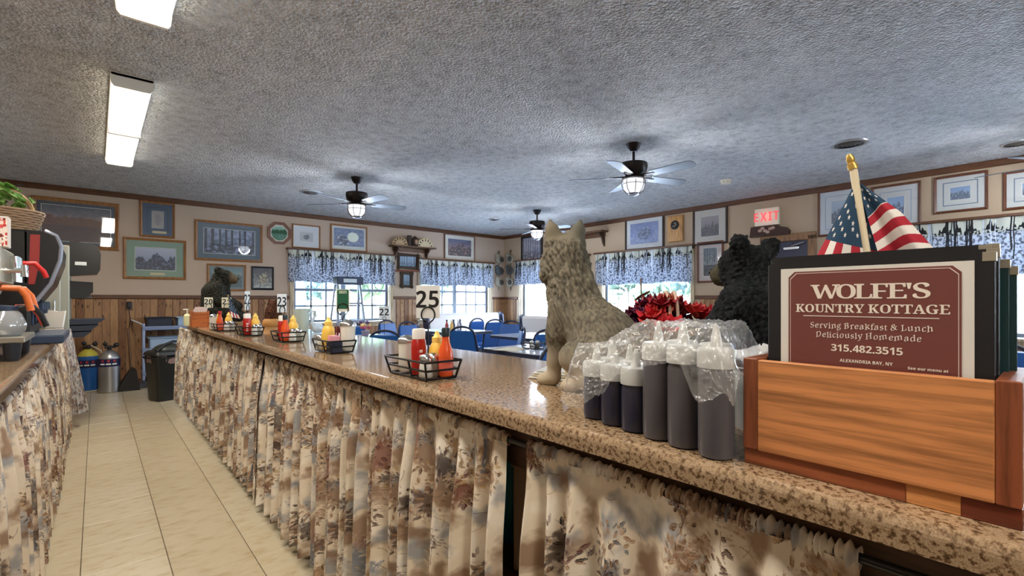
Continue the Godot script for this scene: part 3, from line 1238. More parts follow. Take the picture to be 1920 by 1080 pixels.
func build_counters() -> void:
	var o := thing("service_counter", "long service counter with a glossy speckled brown laminate top", "counter")
	var st := mb()
	counter_profile(st, 0.70, 1.41, -5.85, 1.6)
	part("countertop", st, M.granite, o)
	var dark := wood(rgb(84, 60, 44), 2)
	st = mb()
	span(st, Vector3(0.765, 0.80, -5.80), Vector3(0.785, 0.912, 1.6), 0.002)
	part("apron", st, dark, o)
	st = mb()
	span(st, Vector3(1.33, 0.0, -5.80), Vector3(1.36, 0.912, 1.6), 0.002)
	part("back_panel", st, wood(rgb(120, 84, 56), 1), o)
	for z in [-5.78, -4.2, -2.75, -1.86, -0.2, 1.58]:
		st = mb()
		span(st, Vector3(0.785, 0.0, z - 0.011), Vector3(1.33, 0.912, z + 0.011), 0.002)
		part("upright", st, wood(rgb(96, 62, 40), 1), o)
	for y in [0.09, 0.48]:
		st = mb()
		span(st, Vector3(0.80, y, -5.76), Vector3(1.325, y + 0.02, 1.55), 0.002)
		part("shelf", st, wood(rgb(110, 72, 46), 2), o)
	st = mb()
	span(st, Vector3(0.82, 0.0, -5.76), Vector3(0.84, 0.09, 1.55))
	part("toe_kick", st, M.matte, o)
	# rod and the gathered curtains on it
	var rx := 0.742
	var ry := 0.868
	st = mb()
	rod(st, Vector3(rx, ry, -5.80), Vector3(rx, ry, 1.4), 0.0065, 10)
	solo("curtain_rod", st, M.black, "thin black curtain rod running under the edge of the long counter", "curtain rod")
	var z_of := func(u: float) -> float: return on_x(u, 700, rx).z
	var edges := [[338.0, 409.0], [411.0, 499.0], [501.0, 566.0], [567.0, 681.0], [686.0, 790.0], [789.0, 955.0], [993.0, 1614.0]]
	var who := [
		"narrow woodland print curtain at the far end of the counter beside the trash can",
		"woodland print curtain second from the trash can along the counter",
		"woodland print curtain ending in a slanted open slit below the caddy with the green card",
		"woodland print curtain between the slanted slit and the straight dark gap",
		"woodland print curtain just on the camera side of the straight dark gap",
		"woodland print curtain whose edge meets the open gap showing a teal bin",
		"widest woodland print curtain with a tightly gathered header below the wooden menu box"]
	for i in edges.size():
		curtain(rx, z_of.call(edges[i][0]), z_of.call(edges[i][1]), ry, 0.055 - 0.006 * (i % 3), -1.0, who[i], M.toile, i)
	# what the gap shows
	var gz: float = z_of.call(974)
	var bin := thing("storage_bin", "tall teal plastic bin standing in the gap between two counter curtains", "bin", Vector3(0.95, 0.50, gz * 1.30 - 0.02))
	st = mb()
	lathe(st, [Vector2(0, 0), Vector2(0.075, 0), Vector2(0.088, 0.27), Vector2(0.094, 0.275), Vector2(0.094, 0.29), Vector2(0.084, 0.29), Vector2(0.072, 0.02), Vector2(0, 0.02)], 24)
	part("body", st, mat(rgb(10, 150, 160), 0.35), bin)
	st = mb()
	lathe(st, [Vector2(0.094, 0.262), Vector2(0.099, 0.262), Vector2(0.099, 0.275), Vector2(0.094, 0.28)], 24)
	part("rim", st, mat(rgb(12, 160, 170), 0.35), bin)
	var card := thing("carton", "beige cardboard carton leaning beside the teal bin", "carton", Vector3(0.87, 0.50, gz * 1.16 + 0.035), 0.3)
	st = mb()
	box(st, Vector3(0, 0.14, 0), Vector3(0.10, 0.28, 0.05), 0.003)
	part("body", st, mat(rgb(168, 140, 108), 0.85), card)
	st = mb()
	box(st, Vector3(-0.02, 0.285, 0), Vector3(0.07, 0.006, 0.06), 0.001, Basis(Vector3(0, 0, 1), 0.4))
	part("flap", st, mat(rgb(182, 154, 120), 0.85), card)
	var wb := thing("wooden_crate", "orange brown wooden crate on the low shelf under the teal bin", "crate", Vector3(0.94, 0.11, gz * 1.20))
	for k in 3:
		st = mb()
		box(st, Vector3(-0.13, 0.05 + 0.095 * k, 0), Vector3(0.014, 0.085, 0.30), 0.002)
		part("slat", st, wood(rgb(176, 104, 48), 2), wb)
	st = mb()
	for s: float in [-1.0, 1.0]:
		box(st, Vector3(0, 0.145, s * 0.145), Vector3(0.25, 0.28, 0.012), 0.002)
	box(st, Vector3(0.12, 0.145, 0), Vector3(0.012, 0.28, 0.28), 0.002)
	box(st, Vector3(0, 0.012, 0), Vector3(0.23, 0.012, 0.28), 0.002)
	part("carcass", st, wood(rgb(150, 88, 42), 0), wb)

	# the counter on the other side of the aisle
	o = thing("back_counter", "brown laminate back counter carrying the coffee and drink machines", "counter")
	st = mb()
	counter_profile(st, -1.0, -0.20, -5.88, 0.6)
	part("countertop", st, M.granite, o)
	st = mb()
	span(st, Vector3(-0.27, 0.80, -5.84), Vector3(-0.25, 0.912, 0.6), 0.002)
	part("apron", st, dark, o)
	st = mb()
	span(st, Vector3(-0.98, 0.0, -5.84), Vector3(-0.94, 0.912, 0.6), 0.002)
	part("back_panel", st, dark, o)
	for z in [-5.83, -4.0, -2.0, 0.55]:
		st = mb()
		span(st, Vector3(-0.94, 0.0, z - 0.011), Vector3(-0.27, 0.912, z + 0.011), 0.002)
		part("upright", st, dark, o)
	st = mb()
	span(st, Vector3(-0.93, 0.40, -5.8), Vector3(-0.29, 0.42, 0.5), 0.002)
	part("shelf", st, dark, o)
	st = mb()
	rod(st, Vector3(-0.222, 0.872, -5.80), Vector3(-0.222, 0.872, 0.5), 0.0065, 10)
	solo("curtain_rod", st, M.black, "curtain rod along the back counter below the coffee brewer", "curtain rod")
	curtain(-0.222, -5.72, -4.2, 0.872, 0.06, 1.0, "woodland print curtain of the back counter below the soda dispenser", M.toile, 11)
	curtain(-0.222, -4.18, -2.6, 0.872, 0.05, 1.0, "woodland print curtain of the back counter below the coffee carafes", M.toile, 12)
	curtain(-0.222, -2.58, -0.6, 0.872, 0.05, 1.0, "woodland print curtain of the back counter closest to the camera", M.toile, 13)
	# pale cloth hung round the end of that counter
	var e := thing("curtain", "pale grey blue print cloth hanging askew at the back counter's end by the gas cylinders", "curtain", Vector3(-0.20, 0, -5.90), 0.0, "woodland print curtains under the counters")
	st = mb()
	sheet(st, 26, 22, func(s, t):
		var x: float = lerpf(-0.03, 0.02 + 0.13 * t, s)
		return [Vector3(x, lerpf(0.93, 0.13, t), -0.02 - 0.25 * s + 0.018 * sin(s * 19.0 + t * 2.0) * (0.4 + t)), Vector2(s * 0.5, t)])
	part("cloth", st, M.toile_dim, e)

func curtain(x: float, z0: float, z1: float, yr: float, hem: float, side: float, label: String, m: Material, sd: int) -> void:
	# side: which way it faces along x; z0 is the far end
	if z1 < z0:
		var t := z0
		z0 = z1
		z1 = t
	var l := z1 - z0
	var o := thing("curtain", label, "curtain", Vector3(x, 0, z0), 0.0, "woodland print curtains under the counters")
	var nz := noise(FastNoiseLite.TYPE_SIMPLEX, 1.0, sd + 3, 2)
	var st := mb()
	var full := 1.35
	sheet(st, int(clampf(l / 0.007, 24, 320)), 26, func(s, t):
		var z: float = l * s
		var ph: float = z * 76.0 + 4.5 * nz.get_noise_1d(z * 1.4) + 0.8 * nz.get_noise_2d(z * 1.7, t * 0.8 + 3.0)
		var wave: float = sin(ph) + 0.35 * sin(ph * 0.47 + 1.3)
		var amp: float = 0.006 + 0.020 * smoothstep(0.0, 0.3, t) + 0.006 * t
		var y: float = lerpf(yr - 0.004, hem + 0.014 * nz.get_noise_1d(z * 1.9 + 9.0) - 0.006 * cos(ph), t)
		var dz: float = 0.006 * cos(ph) * t
		return [Vector3(side * (0.008 + 0.012 * t + amp * wave * 0.9 + 0.01 * t), y, z + dz), Vector2(z * full + sd * 0.31, t * 0.84 + sd * 0.17)])
	part("cloth", st, m, o)
	# casing gathered round the rod, with its little stand-up frill
	st = mb()
	sheet(st, int(clampf(l / 0.0024, 30, 460)), 10, func(s, t):
		var z: float = l * s
		var ph: float = z * 640.0 + 5.0 * nz.get_noise_1d(z * 9.0)
		var r: float = 0.0105 + 0.0035 * sin(ph) + 0.002 * sin(ph * 0.31)
		var a: float = TAU * t
		return [Vector3(cos(a) * r, yr + sin(a) * r * 1.25, z), Vector2(z * full * 1.6 + sd * 0.31, t * 0.06 + sd * 0.17)])
	part("gathered_header", st, m, o)

# ============================ on the service counter =========================
func wolf_fur(p: Vector3, n: Vector3, nz: FastNoiseLite, lo: float) -> Array:
	# strands run down and back
	var lean := p.z + 0.55 * p.y
	var coarse := nz.get_noise_3d(p.x * 110.0, p.y * 20.0 - p.z * 14.0, lean * 110.0)
	var fine := nz.get_noise_3d(p.x * 260.0 + 7.0, p.y * 46.0, lean * 260.0)
	var tuft := nz.get_noise_3d(p.x * 45.0 + 9.0, p.y * 28.0, p.z * 45.0)
	var mane := smoothstep(0.20, 0.27, p.y) * (1.0 - smoothstep(0.415, 0.435, p.y))
	var shag := smoothstep(0.05, 0.14, p.y) * (1.0 - smoothstep(0.415, 0.435, p.y))
	var d := shag * (0.0010 * fine + 0.0018 * coarse) + mane * (0.0065 * coarse + 0.004 * tuft + 0.001 * fine) + lo * 0.0004 * fine
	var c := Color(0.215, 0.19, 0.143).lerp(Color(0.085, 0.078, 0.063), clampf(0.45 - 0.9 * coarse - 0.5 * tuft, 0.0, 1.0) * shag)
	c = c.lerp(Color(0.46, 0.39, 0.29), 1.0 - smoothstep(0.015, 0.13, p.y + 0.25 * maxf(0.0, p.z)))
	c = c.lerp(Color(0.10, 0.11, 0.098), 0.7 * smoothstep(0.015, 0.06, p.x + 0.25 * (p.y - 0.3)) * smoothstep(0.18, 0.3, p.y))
	return [d, c]

func build_counter_things() -> void:
	var nz := noise(FastNoiseLite.TYPE_SIMPLEX_SMOOTH, 1.0, 17, 2)
	# ---- wolf statue
	var B := []
	for s: float in [-1.0, 1.0]:
		var q := func(x: float, y: float, z: float) -> Vector3: return Vector3(s * x, y, z)
		B.append([q.call(0.040, 0.225, -0.085), 0.046, q.call(0.054, 0.15, -0.105), 0.031])
		B.append([q.call(0.054, 0.15, -0.105), 0.029, q.call(0.055, 0.07, -0.114), 0.020])
		B.append([q.call(0.055, 0.07, -0.114), 0.0195, q.call(0.056, 0.022, -0.118), 0.018])
		B.append([q.call(0.057, 0.016, -0.120), 0.018, q.call(0.058, 0.012, -0.150), 0.014])
		for k: float in [-1.0, 0.0, 1.0]:
			B.append([q.call(0.057 + 0.011 * k, 0.010, -0.148), 0.010, q.call(0.058 + 0.013 * k, 0.009, -0.162 + 0.004 * absf(k)), 0.008])
		B.append([q.call(0.062, 0.105, 0.060), 0.060, q.call(0.082, 0.088, -0.015), 0.040])
		B.append([q.call(0.082, 0.088, -0.015), 0.035, q.call(0.084, 0.035, 0.040), 0.023])
		B.append([q.call(0.084, 0.03, 0.045), 0.021, q.call(0.086, 0.016, -0.02), 0.017])
		for k: float in [-1.0, 0.0, 1.0]:
			B.append([q.call(0.086 + 0.010 * k, 0.011, -0.02), 0.011, q.call(0.087 + 0.012 * k, 0.009, -0.040 + 0.004 * absf(k)), 0.008])
	B.append([Vector3(0, 0.195, -0.078), 0.080, Vector3(0, 0.265, -0.095), 0.071])
	B.append([Vector3(0, 0.20, -0.065), 0.080, Vector3(0, 0.135, 0.025), 0.089])
	B.append([Vector3(0, 0.135, 0.025), 0.089, Vector3(0, 0.090, 0.085), 0.080])
	B.append([Vector3(0, 0.265, -0.095), 0.069, Vector3(0, 0.345, -0.118), 0.060])
	# the head, turned towards the dining room
	var hc := Vector3(0, 0.385, -0.124)
	var hb := Basis(Vector3.UP, -0.72)
	var hp := func(x: float, y: float, z: float) -> Vector3: return hc + hb * Vector3(x, y, z)
	B.append([hp.call(0, 0.0, 0.0), 0.056, hp.call(0, -0.004, -0.035), 0.044])
	B.append([hp.call(0, -0.012, -0.045), 0.030, hp.call(0, -0.028, -0.105), 0.018])
	for s: float in [-1.0, 1.0]:
		B.append([hp.call(s * 0.038, -0.02, -0.005), 0.032, hp.call(s * 0.048, -0.06, 0.01), 0.028])
		B.append([hp.call(s * 0.034, 0.035, -0.002), 0.026, hp.call(s * 0.041, 0.070, 0.0), 0.016])
		B.append([hp.call(s * 0.041, 0.070, 0.0), 0.015, hp.call(s * 0.046, 0.101, 0.002), 0.0045])
		B.append([hp.call(s * 0.020, 0.04, -0.004), 0.018, hp.call(s * 0.034, 0.075, 0.0), 0.010])
	B.append([Vector3(0.0, 0.035, 0.13), 0.026, Vector3(0.06, 0.022, 0.165), 0.020])
	B.append([Vector3(0.06, 0.022, 0.165), 0.020, Vector3(0.105, 0.018, 0.12), 0.009])
	var wolf := thing("wolf_statue", "grey and cream carved wolf statue sitting on the counter, seen from behind", "statue", Vector3(1.073, TOP + 0.004, -0.862))
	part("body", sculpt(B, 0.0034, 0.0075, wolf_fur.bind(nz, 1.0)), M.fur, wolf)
	var st := mb()
	ball(st, hp.call(0, -0.022, -0.122), Vector3(0.010, 0.008, 0.010))
	part("nose", st, M.black, wolf)
	st = mb()
	for s: float in [-1.0, 1.0]:
		ball(st, hp.call(s * 0.024, 0.008, -0.070), Vector3(0.006, 0.006, 0.006), 8, 6)
	part("eyes", st, mat(rgb(120, 84, 30), 0.2), wolf)

	# ---- black bear statue by the menus
	var bear := bear_statue("black carved bear statue sitting between the flowers and the menus", Vector3(1.205, TOP + 0.006, -0.475), -0.22, 0.95, Color(0.007, 0.008, 0.010), Color(0.024, 0.027, 0.030), Color(0.075, 0.07, 0.045), 21)
	# ---- far bear on its stump
	var fb := on_y(408, 608.5, TOP)
	var bear2 := bear_statue("dark mottled bear statue at the far end of the counter before a framed print", Vector3(fb.x, TOP + 0.03, fb.z), -1.9, 1.33, Color(0.006, 0.006, 0.005), Color(0.050, 0.050, 0.040), Color(0.10, 0.072, 0.042), 33)
	st = mb()
	lathe(st, [Vector2(0, -0.022), Vector2(0.16, -0.022), Vector2(0.165, -0.012), Vector2(0.155, 0.0), Vector2(0, 0.0)], 20)
	part("stump_base", st, mat(rgb(72, 56, 40), 0.8), bear2)

	# ---- wolf head bust further down the counter
	var wp := on_y(510, 612, TOP)
	var bust := thing("wolf_bust", "small brown mottled wolf head bust on a tan base, near the number 23 card", "statue", wp, -0.9)
	B = [[Vector3(0, 0.08, 0), 0.062, Vector3(0, 0.14, -0.01), 0.060], [Vector3(0, 0.14, -0.01), 0.058, Vector3(0, 0.195, -0.03), 0.050], [Vector3(0, 0.19, -0.05), 0.042, Vector3(0, 0.165, -0.115), 0.022]]
	for s: float in [-1.0, 1.0]:
		B.append([Vector3(s * 0.034, 0.22, -0.02), 0.020, Vector3(s * 0.042, 0.262, -0.015), 0.006])
	part("body", sculpt(B, 0.006, 0.008, func(p, n):
		var c: float = nz.get_noise_3d(p.x * 160.0, p.y * 50.0, p.z * 160.0)
		return [0.007 * c, Color(0.16, 0.06, 0.035).lerp(Color(0.012, 0.008, 0.007), clampf(0.62 + 1.8 * c, 0, 1)).lerp(Color(0.30, 0.19, 0.13), smoothstep(-0.045, -0.08, p.z))]), M.fur, bust)
	st = mb()
	lathe(st, [Vector2(0, 0), Vector2(0.075, 0), Vector2(0.085, 0.02), Vector2(0.078, 0.06), Vector2(0.055, 0.08), Vector2(0, 0.08)], 20)
	part("base", st, mat(rgb(176, 126, 66), 0.6), bust)

	squeeze_bottles()
	menu_box()
	flower_basket()
	caddies()
	counter_bits()

func bear_statue(label: String, at: Vector3, turn: float, k: float, c0: Color, c1: Color, muzzle: Color, sd: int) -> Node3D:
	var o := thing("bear_statue", label, "statue", at, turn)
	var B := []
	for s: float in [-1.0, 1.0]:
		var q := func(x: float, y: float, z: float) -> Vector3: return Vector3(s * x, y, z) * k
		B.append([q.call(0.075, 0.245, 0.0), 0.052 * k, q.call(0.108, 0.165, -0.035), 0.043 * k])
		B.append([q.call(0.108, 0.165, -0.035), 0.042 * k, q.call(0.085, 0.125, -0.115), 0.032 * k])
		B.append([q.call(0.085, 0.125, -0.115), 0.031 * k, q.call(0.075, 0.118, -0.135), 0.026 * k])
		B.append([q.call(0.075, 0.07, 0.01), 0.070 * k, q.call(0.105, 0.062, -0.10), 0.048 * k])
		B.append([q.call(0.105, 0.062, -0.10), 0.042 * k, q.call(0.108, 0.036, -0.155), 0.034 * k])
		B.append([q.call(0.050, 0.372, -0.018), 0.022 * k, q.call(0.062, 0.398, -0.012), 0.022 * k])
	B.append([Vector3(0, 0.10, 0.01) * k, 0.100 * k, Vector3(0, 0.22, 0.01) * k, 0.092 * k])
	B.append([Vector3(0, 0.22, 0.01) * k, 0.088 * k, Vector3(0, 0.29, -0.015) * k, 0.066 * k])
	B.append([Vector3(0, 0.335, -0.03) * k, 0.064 * k, Vector3(0, 0.345, -0.045) * k, 0.058 * k])
	B.append([Vector3(0, 0.335, -0.080) * k, 0.040 * k, Vector3(0, 0.325, -0.112) * k, 0.029 * k])
	var nz := noise(FastNoiseLite.TYPE_SIMPLEX_SMOOTH, 1.0, sd, 2)
	part("body", sculpt(B, 0.0046 * k, 0.008 * k, func(p, n):
		var y: float = p.y / k
		var coarse: float = nz.get_noise_3d(p.x * 150.0 / k, p.y * 105.0 / k + p.z * 60.0 / k, p.z * 70.0 / k - p.y * 60.0 / k)
		var curl: float = nz.get_noise_3d(p.x * 70.0 / k, p.y * 70.0 / k, p.z * 70.0 / k + 5.0)
		var snout: float = smoothstep(-0.075, -0.10, p.z / k) * smoothstep(0.27, 0.29, y)
		var d: float = k * (0.0075 * coarse + 0.005 * curl) * (1.0 - 0.7 * snout)
		var c: Color = c0.lerp(c1, clampf(0.35 + 1.3 * coarse, 0.0, 1.0))
		return [d, c.lerp(muzzle, snout)]), M.fur, o)
	var st := mb()
	ball(st, Vector3(0, 0.336, -0.141) * k, Vector3(0.014, 0.010, 0.009) * k, 10, 6)
	part("nose", st, M.black, o)
	st = mb()
	for s: float in [-1.0, 1.0]:
		ball(st, Vector3(s * 0.028, 0.362, -0.092) * k, Vector3(0.007, 0.007, 0.007) * k, 8, 6)
	part("eyes", st, mat(rgb(30, 20, 12), 0.15), o)
	return o

func squeeze_bottles() -> void:
	var g := "syrup squeeze bottles under plastic film"
	var row := [
		[0.750, -0.362, true, "tall dark syrup squeeze bottle nearest the wooden menu box"],
		[0.762, -0.424, true, "tall dark syrup squeeze bottle second from the wooden menu box"],
		[0.772, -0.480, true, "narrow looking tall syrup squeeze bottle beside the first short one"],
		[0.782, -0.535, false, "short dark syrup squeeze bottle touching the tall ones in the front row"],
		[0.792, -0.592, false, "short dark syrup squeeze bottle in the middle of the short front row"],
		[0.806, -0.650, false, "short syrup squeeze bottle at the wolf's end of the front row"],
		[0.828, -0.400, true, "tall squeeze bottle in the back row behind the gap of the two tallest"],
		[0.838, -0.470, true, "tall squeeze bottle in the back row beside the flower basket"],
		[0.850, -0.545, false, "short squeeze bottle in the back row, nearest the tall ones"],
		[0.862, -0.605, false, "short squeeze bottle in the middle of the back row"],
		[0.876, -0.665, false, "short squeeze bottle in the back row beside the wolf's hind paw"]]
	for b in row:
		var o := thing("squeeze_bottle", b[3], "bottle", Vector3(b[0], TOP, b[1]), 0.0, g)
		var h := 0.145 if b[2] else 0.092
		var r := 0.0275
		var st := mb()
		lathe(st, [Vector2(0, 0.003), Vector2(r * 0.8, 0), Vector2(r * 0.96, 0.003), Vector2(r, 0.012), Vector2(r, h - 0.012), Vector2(r * 0.9, h - 0.002), Vector2(0, h)], 24)
		var m := mat(rgb(84, 82, 88) if b[2] else rgb(44, 46, 66), 0.3)
		part("body", st, m, o)
		st = mb()
		lathe(st, [Vector2(0, h - 0.002), Vector2(r * 1.06, h - 0.002), Vector2(r * 1.06, h + 0.024), Vector2(r * 0.95, h + 0.029), Vector2(0.010, h + 0.031), Vector2(0, h + 0.031)], 24)
		var cap := part("cap", st, mat(rgb(196, 199, 198), 0.4), o)
		st = mb()
		lathe(st, [Vector2(0, h + 0.030), Vector2(0.0095, h + 0.030), Vector2(0.0075, h + 0.045), Vector2(0.003, h + 0.064), Vector2(0, h + 0.065)], 14)
		part("nozzle", st, mat(rgb(206, 208, 206), 0.4), cap)
	# crumpled film laid over them
	var nz := noise(FastNoiseLite.TYPE_SIMPLEX, 1.0, 5, 3, 0.6)
	var film := mb()
	var hem := [Vector2(0, 0.115), Vector2(0.13, 0.088), Vector2(0.25, 0.148), Vector2(0.42, 0.132), Vector2(0.56, 0.112), Vector2(0.71, 0.062), Vector2(0.86, 0.025), Vector2(1.0, 0.03)]
	sheet(film, 190, 150, func(s, t):
		var z: float = lerpf(-0.315, -0.705, s)
		var lean: float = 0.06 * (s - 0.1)
		var high: float = lerpf(0.212, 0.157, smoothstep(0.42, 0.86, s)) * (1.0 - 0.35 * smoothstep(0.12, 0.0, s) - 0.3 * smoothstep(0.93, 1.0, s))
		var low: float = 0.02
		for k in 7:
			if s >= hem[k].x and s <= hem[k + 1].x:
				low = lerpf(hem[k].y, hem[k + 1].y, smoothstep(hem[k].x, hem[k + 1].x, s))
		var x: float
		var y: float
		if t < 0.32:
			x = lerpf(0.705, 0.716, t / 0.32) + lean * 0.9
			y = lerpf(low, high - 0.045, t / 0.32)
		elif t < 0.45:
			var q: float = (t - 0.32) / 0.13
			x = lerpf(0.716, 0.742, q) + lean * 0.95
			y = lerpf(high - 0.045, high, sin(q * PI / 2))
		elif t < 0.75:
			var q: float = (t - 0.45) / 0.3
			x = lerpf(0.742, 0.850, q) + lean
			y = high - 0.012 * sin(q * PI)
		else:
			var q: float = (t - 0.75) / 0.25
			x = lerpf(0.850, 0.885, q) + lean
			y = lerpf(high, 0.07, q)
		var c1: float = nz.get_noise_3d(z * 14.0, y * 9.0, x * 14.0)
		var c2: float = pow(1.0 - absf(nz.get_noise_3d(z * 22.0 + 3.0, y * 16.0, x * 22.0)) * 2.2, 3.0)
		var c3: float = pow(1.0 - absf(nz.get_noise_3d(z * 55.0 + 13.0, y * 34.0, x * 55.0)) * 2.0, 3.0)
		var push: float = 0.004 * c1 + 0.0032 * maxf(c2, 0.0) + 0.0018 * maxf(c3, 0.0)
		return [Vector3(x - push * (1.0 if t < 0.6 else -1.0), TOP + y + push + 0.001, z + 0.004 * c1), Vector2(s, t)])
	var fm := mat(Color(0.96, 0.97, 0.98, 0.13), 0.08)
	fm.transparency = BaseMaterial3D.TRANSPARENCY_ALPHA
	solo("plastic_film", film, fm, "crumpled clear plastic film draped over the syrup squeeze bottles", "plastic bag")

func menu_box() -> void:
	var z0 := -0.32
	var z1 := -0.026
	var x0 := 0.750
	var x1 := 0.915
	var o := thing("menu_box", "open cherry wood box holding the stack of menus on the counter", "box", Vector3(0, TOP, 0))
	var honey := wood(rgb(226, 152, 96), 2, 0.35, 9.0)
	var redwood := wood(rgb(150, 84, 54), 1, 0.35, 9.0)
	var redbase := wood(rgb(158, 88, 54), 2, 0.35, 9.0)
	var st := mb()
	span(st, Vector3(x0, 0.024, z0 + 0.021), Vector3(x0 + 0.014, 0.160, z1 - 0.021), 0.0015)
	part("front_panel", st, honey, o)
	st = mb()
	span(st, Vector3(x1 - 0.014, 0.024, z0 + 0.021), Vector3(x1, 0.160, z1 - 0.021), 0.0015)
	part("rear_panel", st, honey, o)
	for z in [[z0, z0 + 0.021], [z1 - 0.021, z1]]:
		st = mb()
		span(st, Vector3(x0, 0.024, z[0]), Vector3(x1, 0.162, z[1]), 0.0015)
		part("end_board", st, redwood, o)
	var base := [[z0, -0.125, redbase], [-0.125, -0.075, wood(rgb(214, 146, 88), 2, 0.35, 9.0)], [-0.075, z1, wood(rgb(120, 56, 36), 2, 0.35, 9.0)]]
	for b in base:
		st = mb()
		span(st, Vector3(x0 + 0.004, 0.0, b[0]), Vector3(x1 - 0.004, 0.024, b[1]), 0.001)
		part("base_board", st, b[2], o)
	# menus, standing on edge
	var who := ["front menu showing the maroon printed card, standing in the wooden box", "black covered menu directly behind the front menu", "black covered menu with a worn silver corner, third in the wooden box", "black covered menu standing higher than its neighbours, fourth in the box", "teal edged menu fifth in the wooden box", "teal edged menu at the very back of the wooden box"]
	var at := [[0.790, 0.0, 0.0], [0.805, 0.005, 0.002], [0.820, 0.011, -0.006], [0.835, 0.013, 0.0], [0.851, -0.006, 0.008], [0.867, -0.014, 0.014]]
	var cover := mat(rgb(22, 26, 32), 0.4)
	for i in 6:
		var m := thing("menu", who[i], "menu", Vector3(at[i][0], TOP + 0.026, -0.172 + at[i][2]), -PI / 2 + 0.012 * (i % 3 - 1), "menus standing in the wooden box")
		# facing -x; local x runs towards the camera along the counter
		var hh: float = 0.280 + at[i][1]
		st = mb()
		for q: float in [-1.0, 1.0]:
			prism(st, rounded(0.246, hh, 0.004), 0.0025, Transform3D(Basis(), Vector3(0, hh / 2, q * 0.0055 - 0.00125)))
		rod(st, Vector3(-0.121, 0.002, 0), Vector3(-0.121, hh - 0.002, 0), 0.0062, 8)
		part("cover", st, cover if i < 4 else mat(rgb(20, 60, 66), 0.35), m)
		st = mb()
		box(st, Vector3(0.002, hh / 2, 0), Vector3(0.236, hh - 0.01, 0.007), 0.001)
		part("pages", st, mat(rgb(214, 222, 220), 0.6) if i < 3 else mat(rgb(60, 132, 128), 0.4), m)
		st = mb()
		for q: float in [-1.0, 1.0]:
			box(st, Vector3(0.118, hh - 0.005, q * 0.0068), Vector3(0.011, 0.011, 0.0012), 0.0004)
		box(st, Vector3(0.1235, hh - 0.005, 0), Vector3(0.0012, 0.011, 0.0145), 0.0004)
		part("corner_guard", st, mat(rgb(168, 164, 150), 0.4, 0.6), m)
		if i == 0:
			menu_print(m, hh)

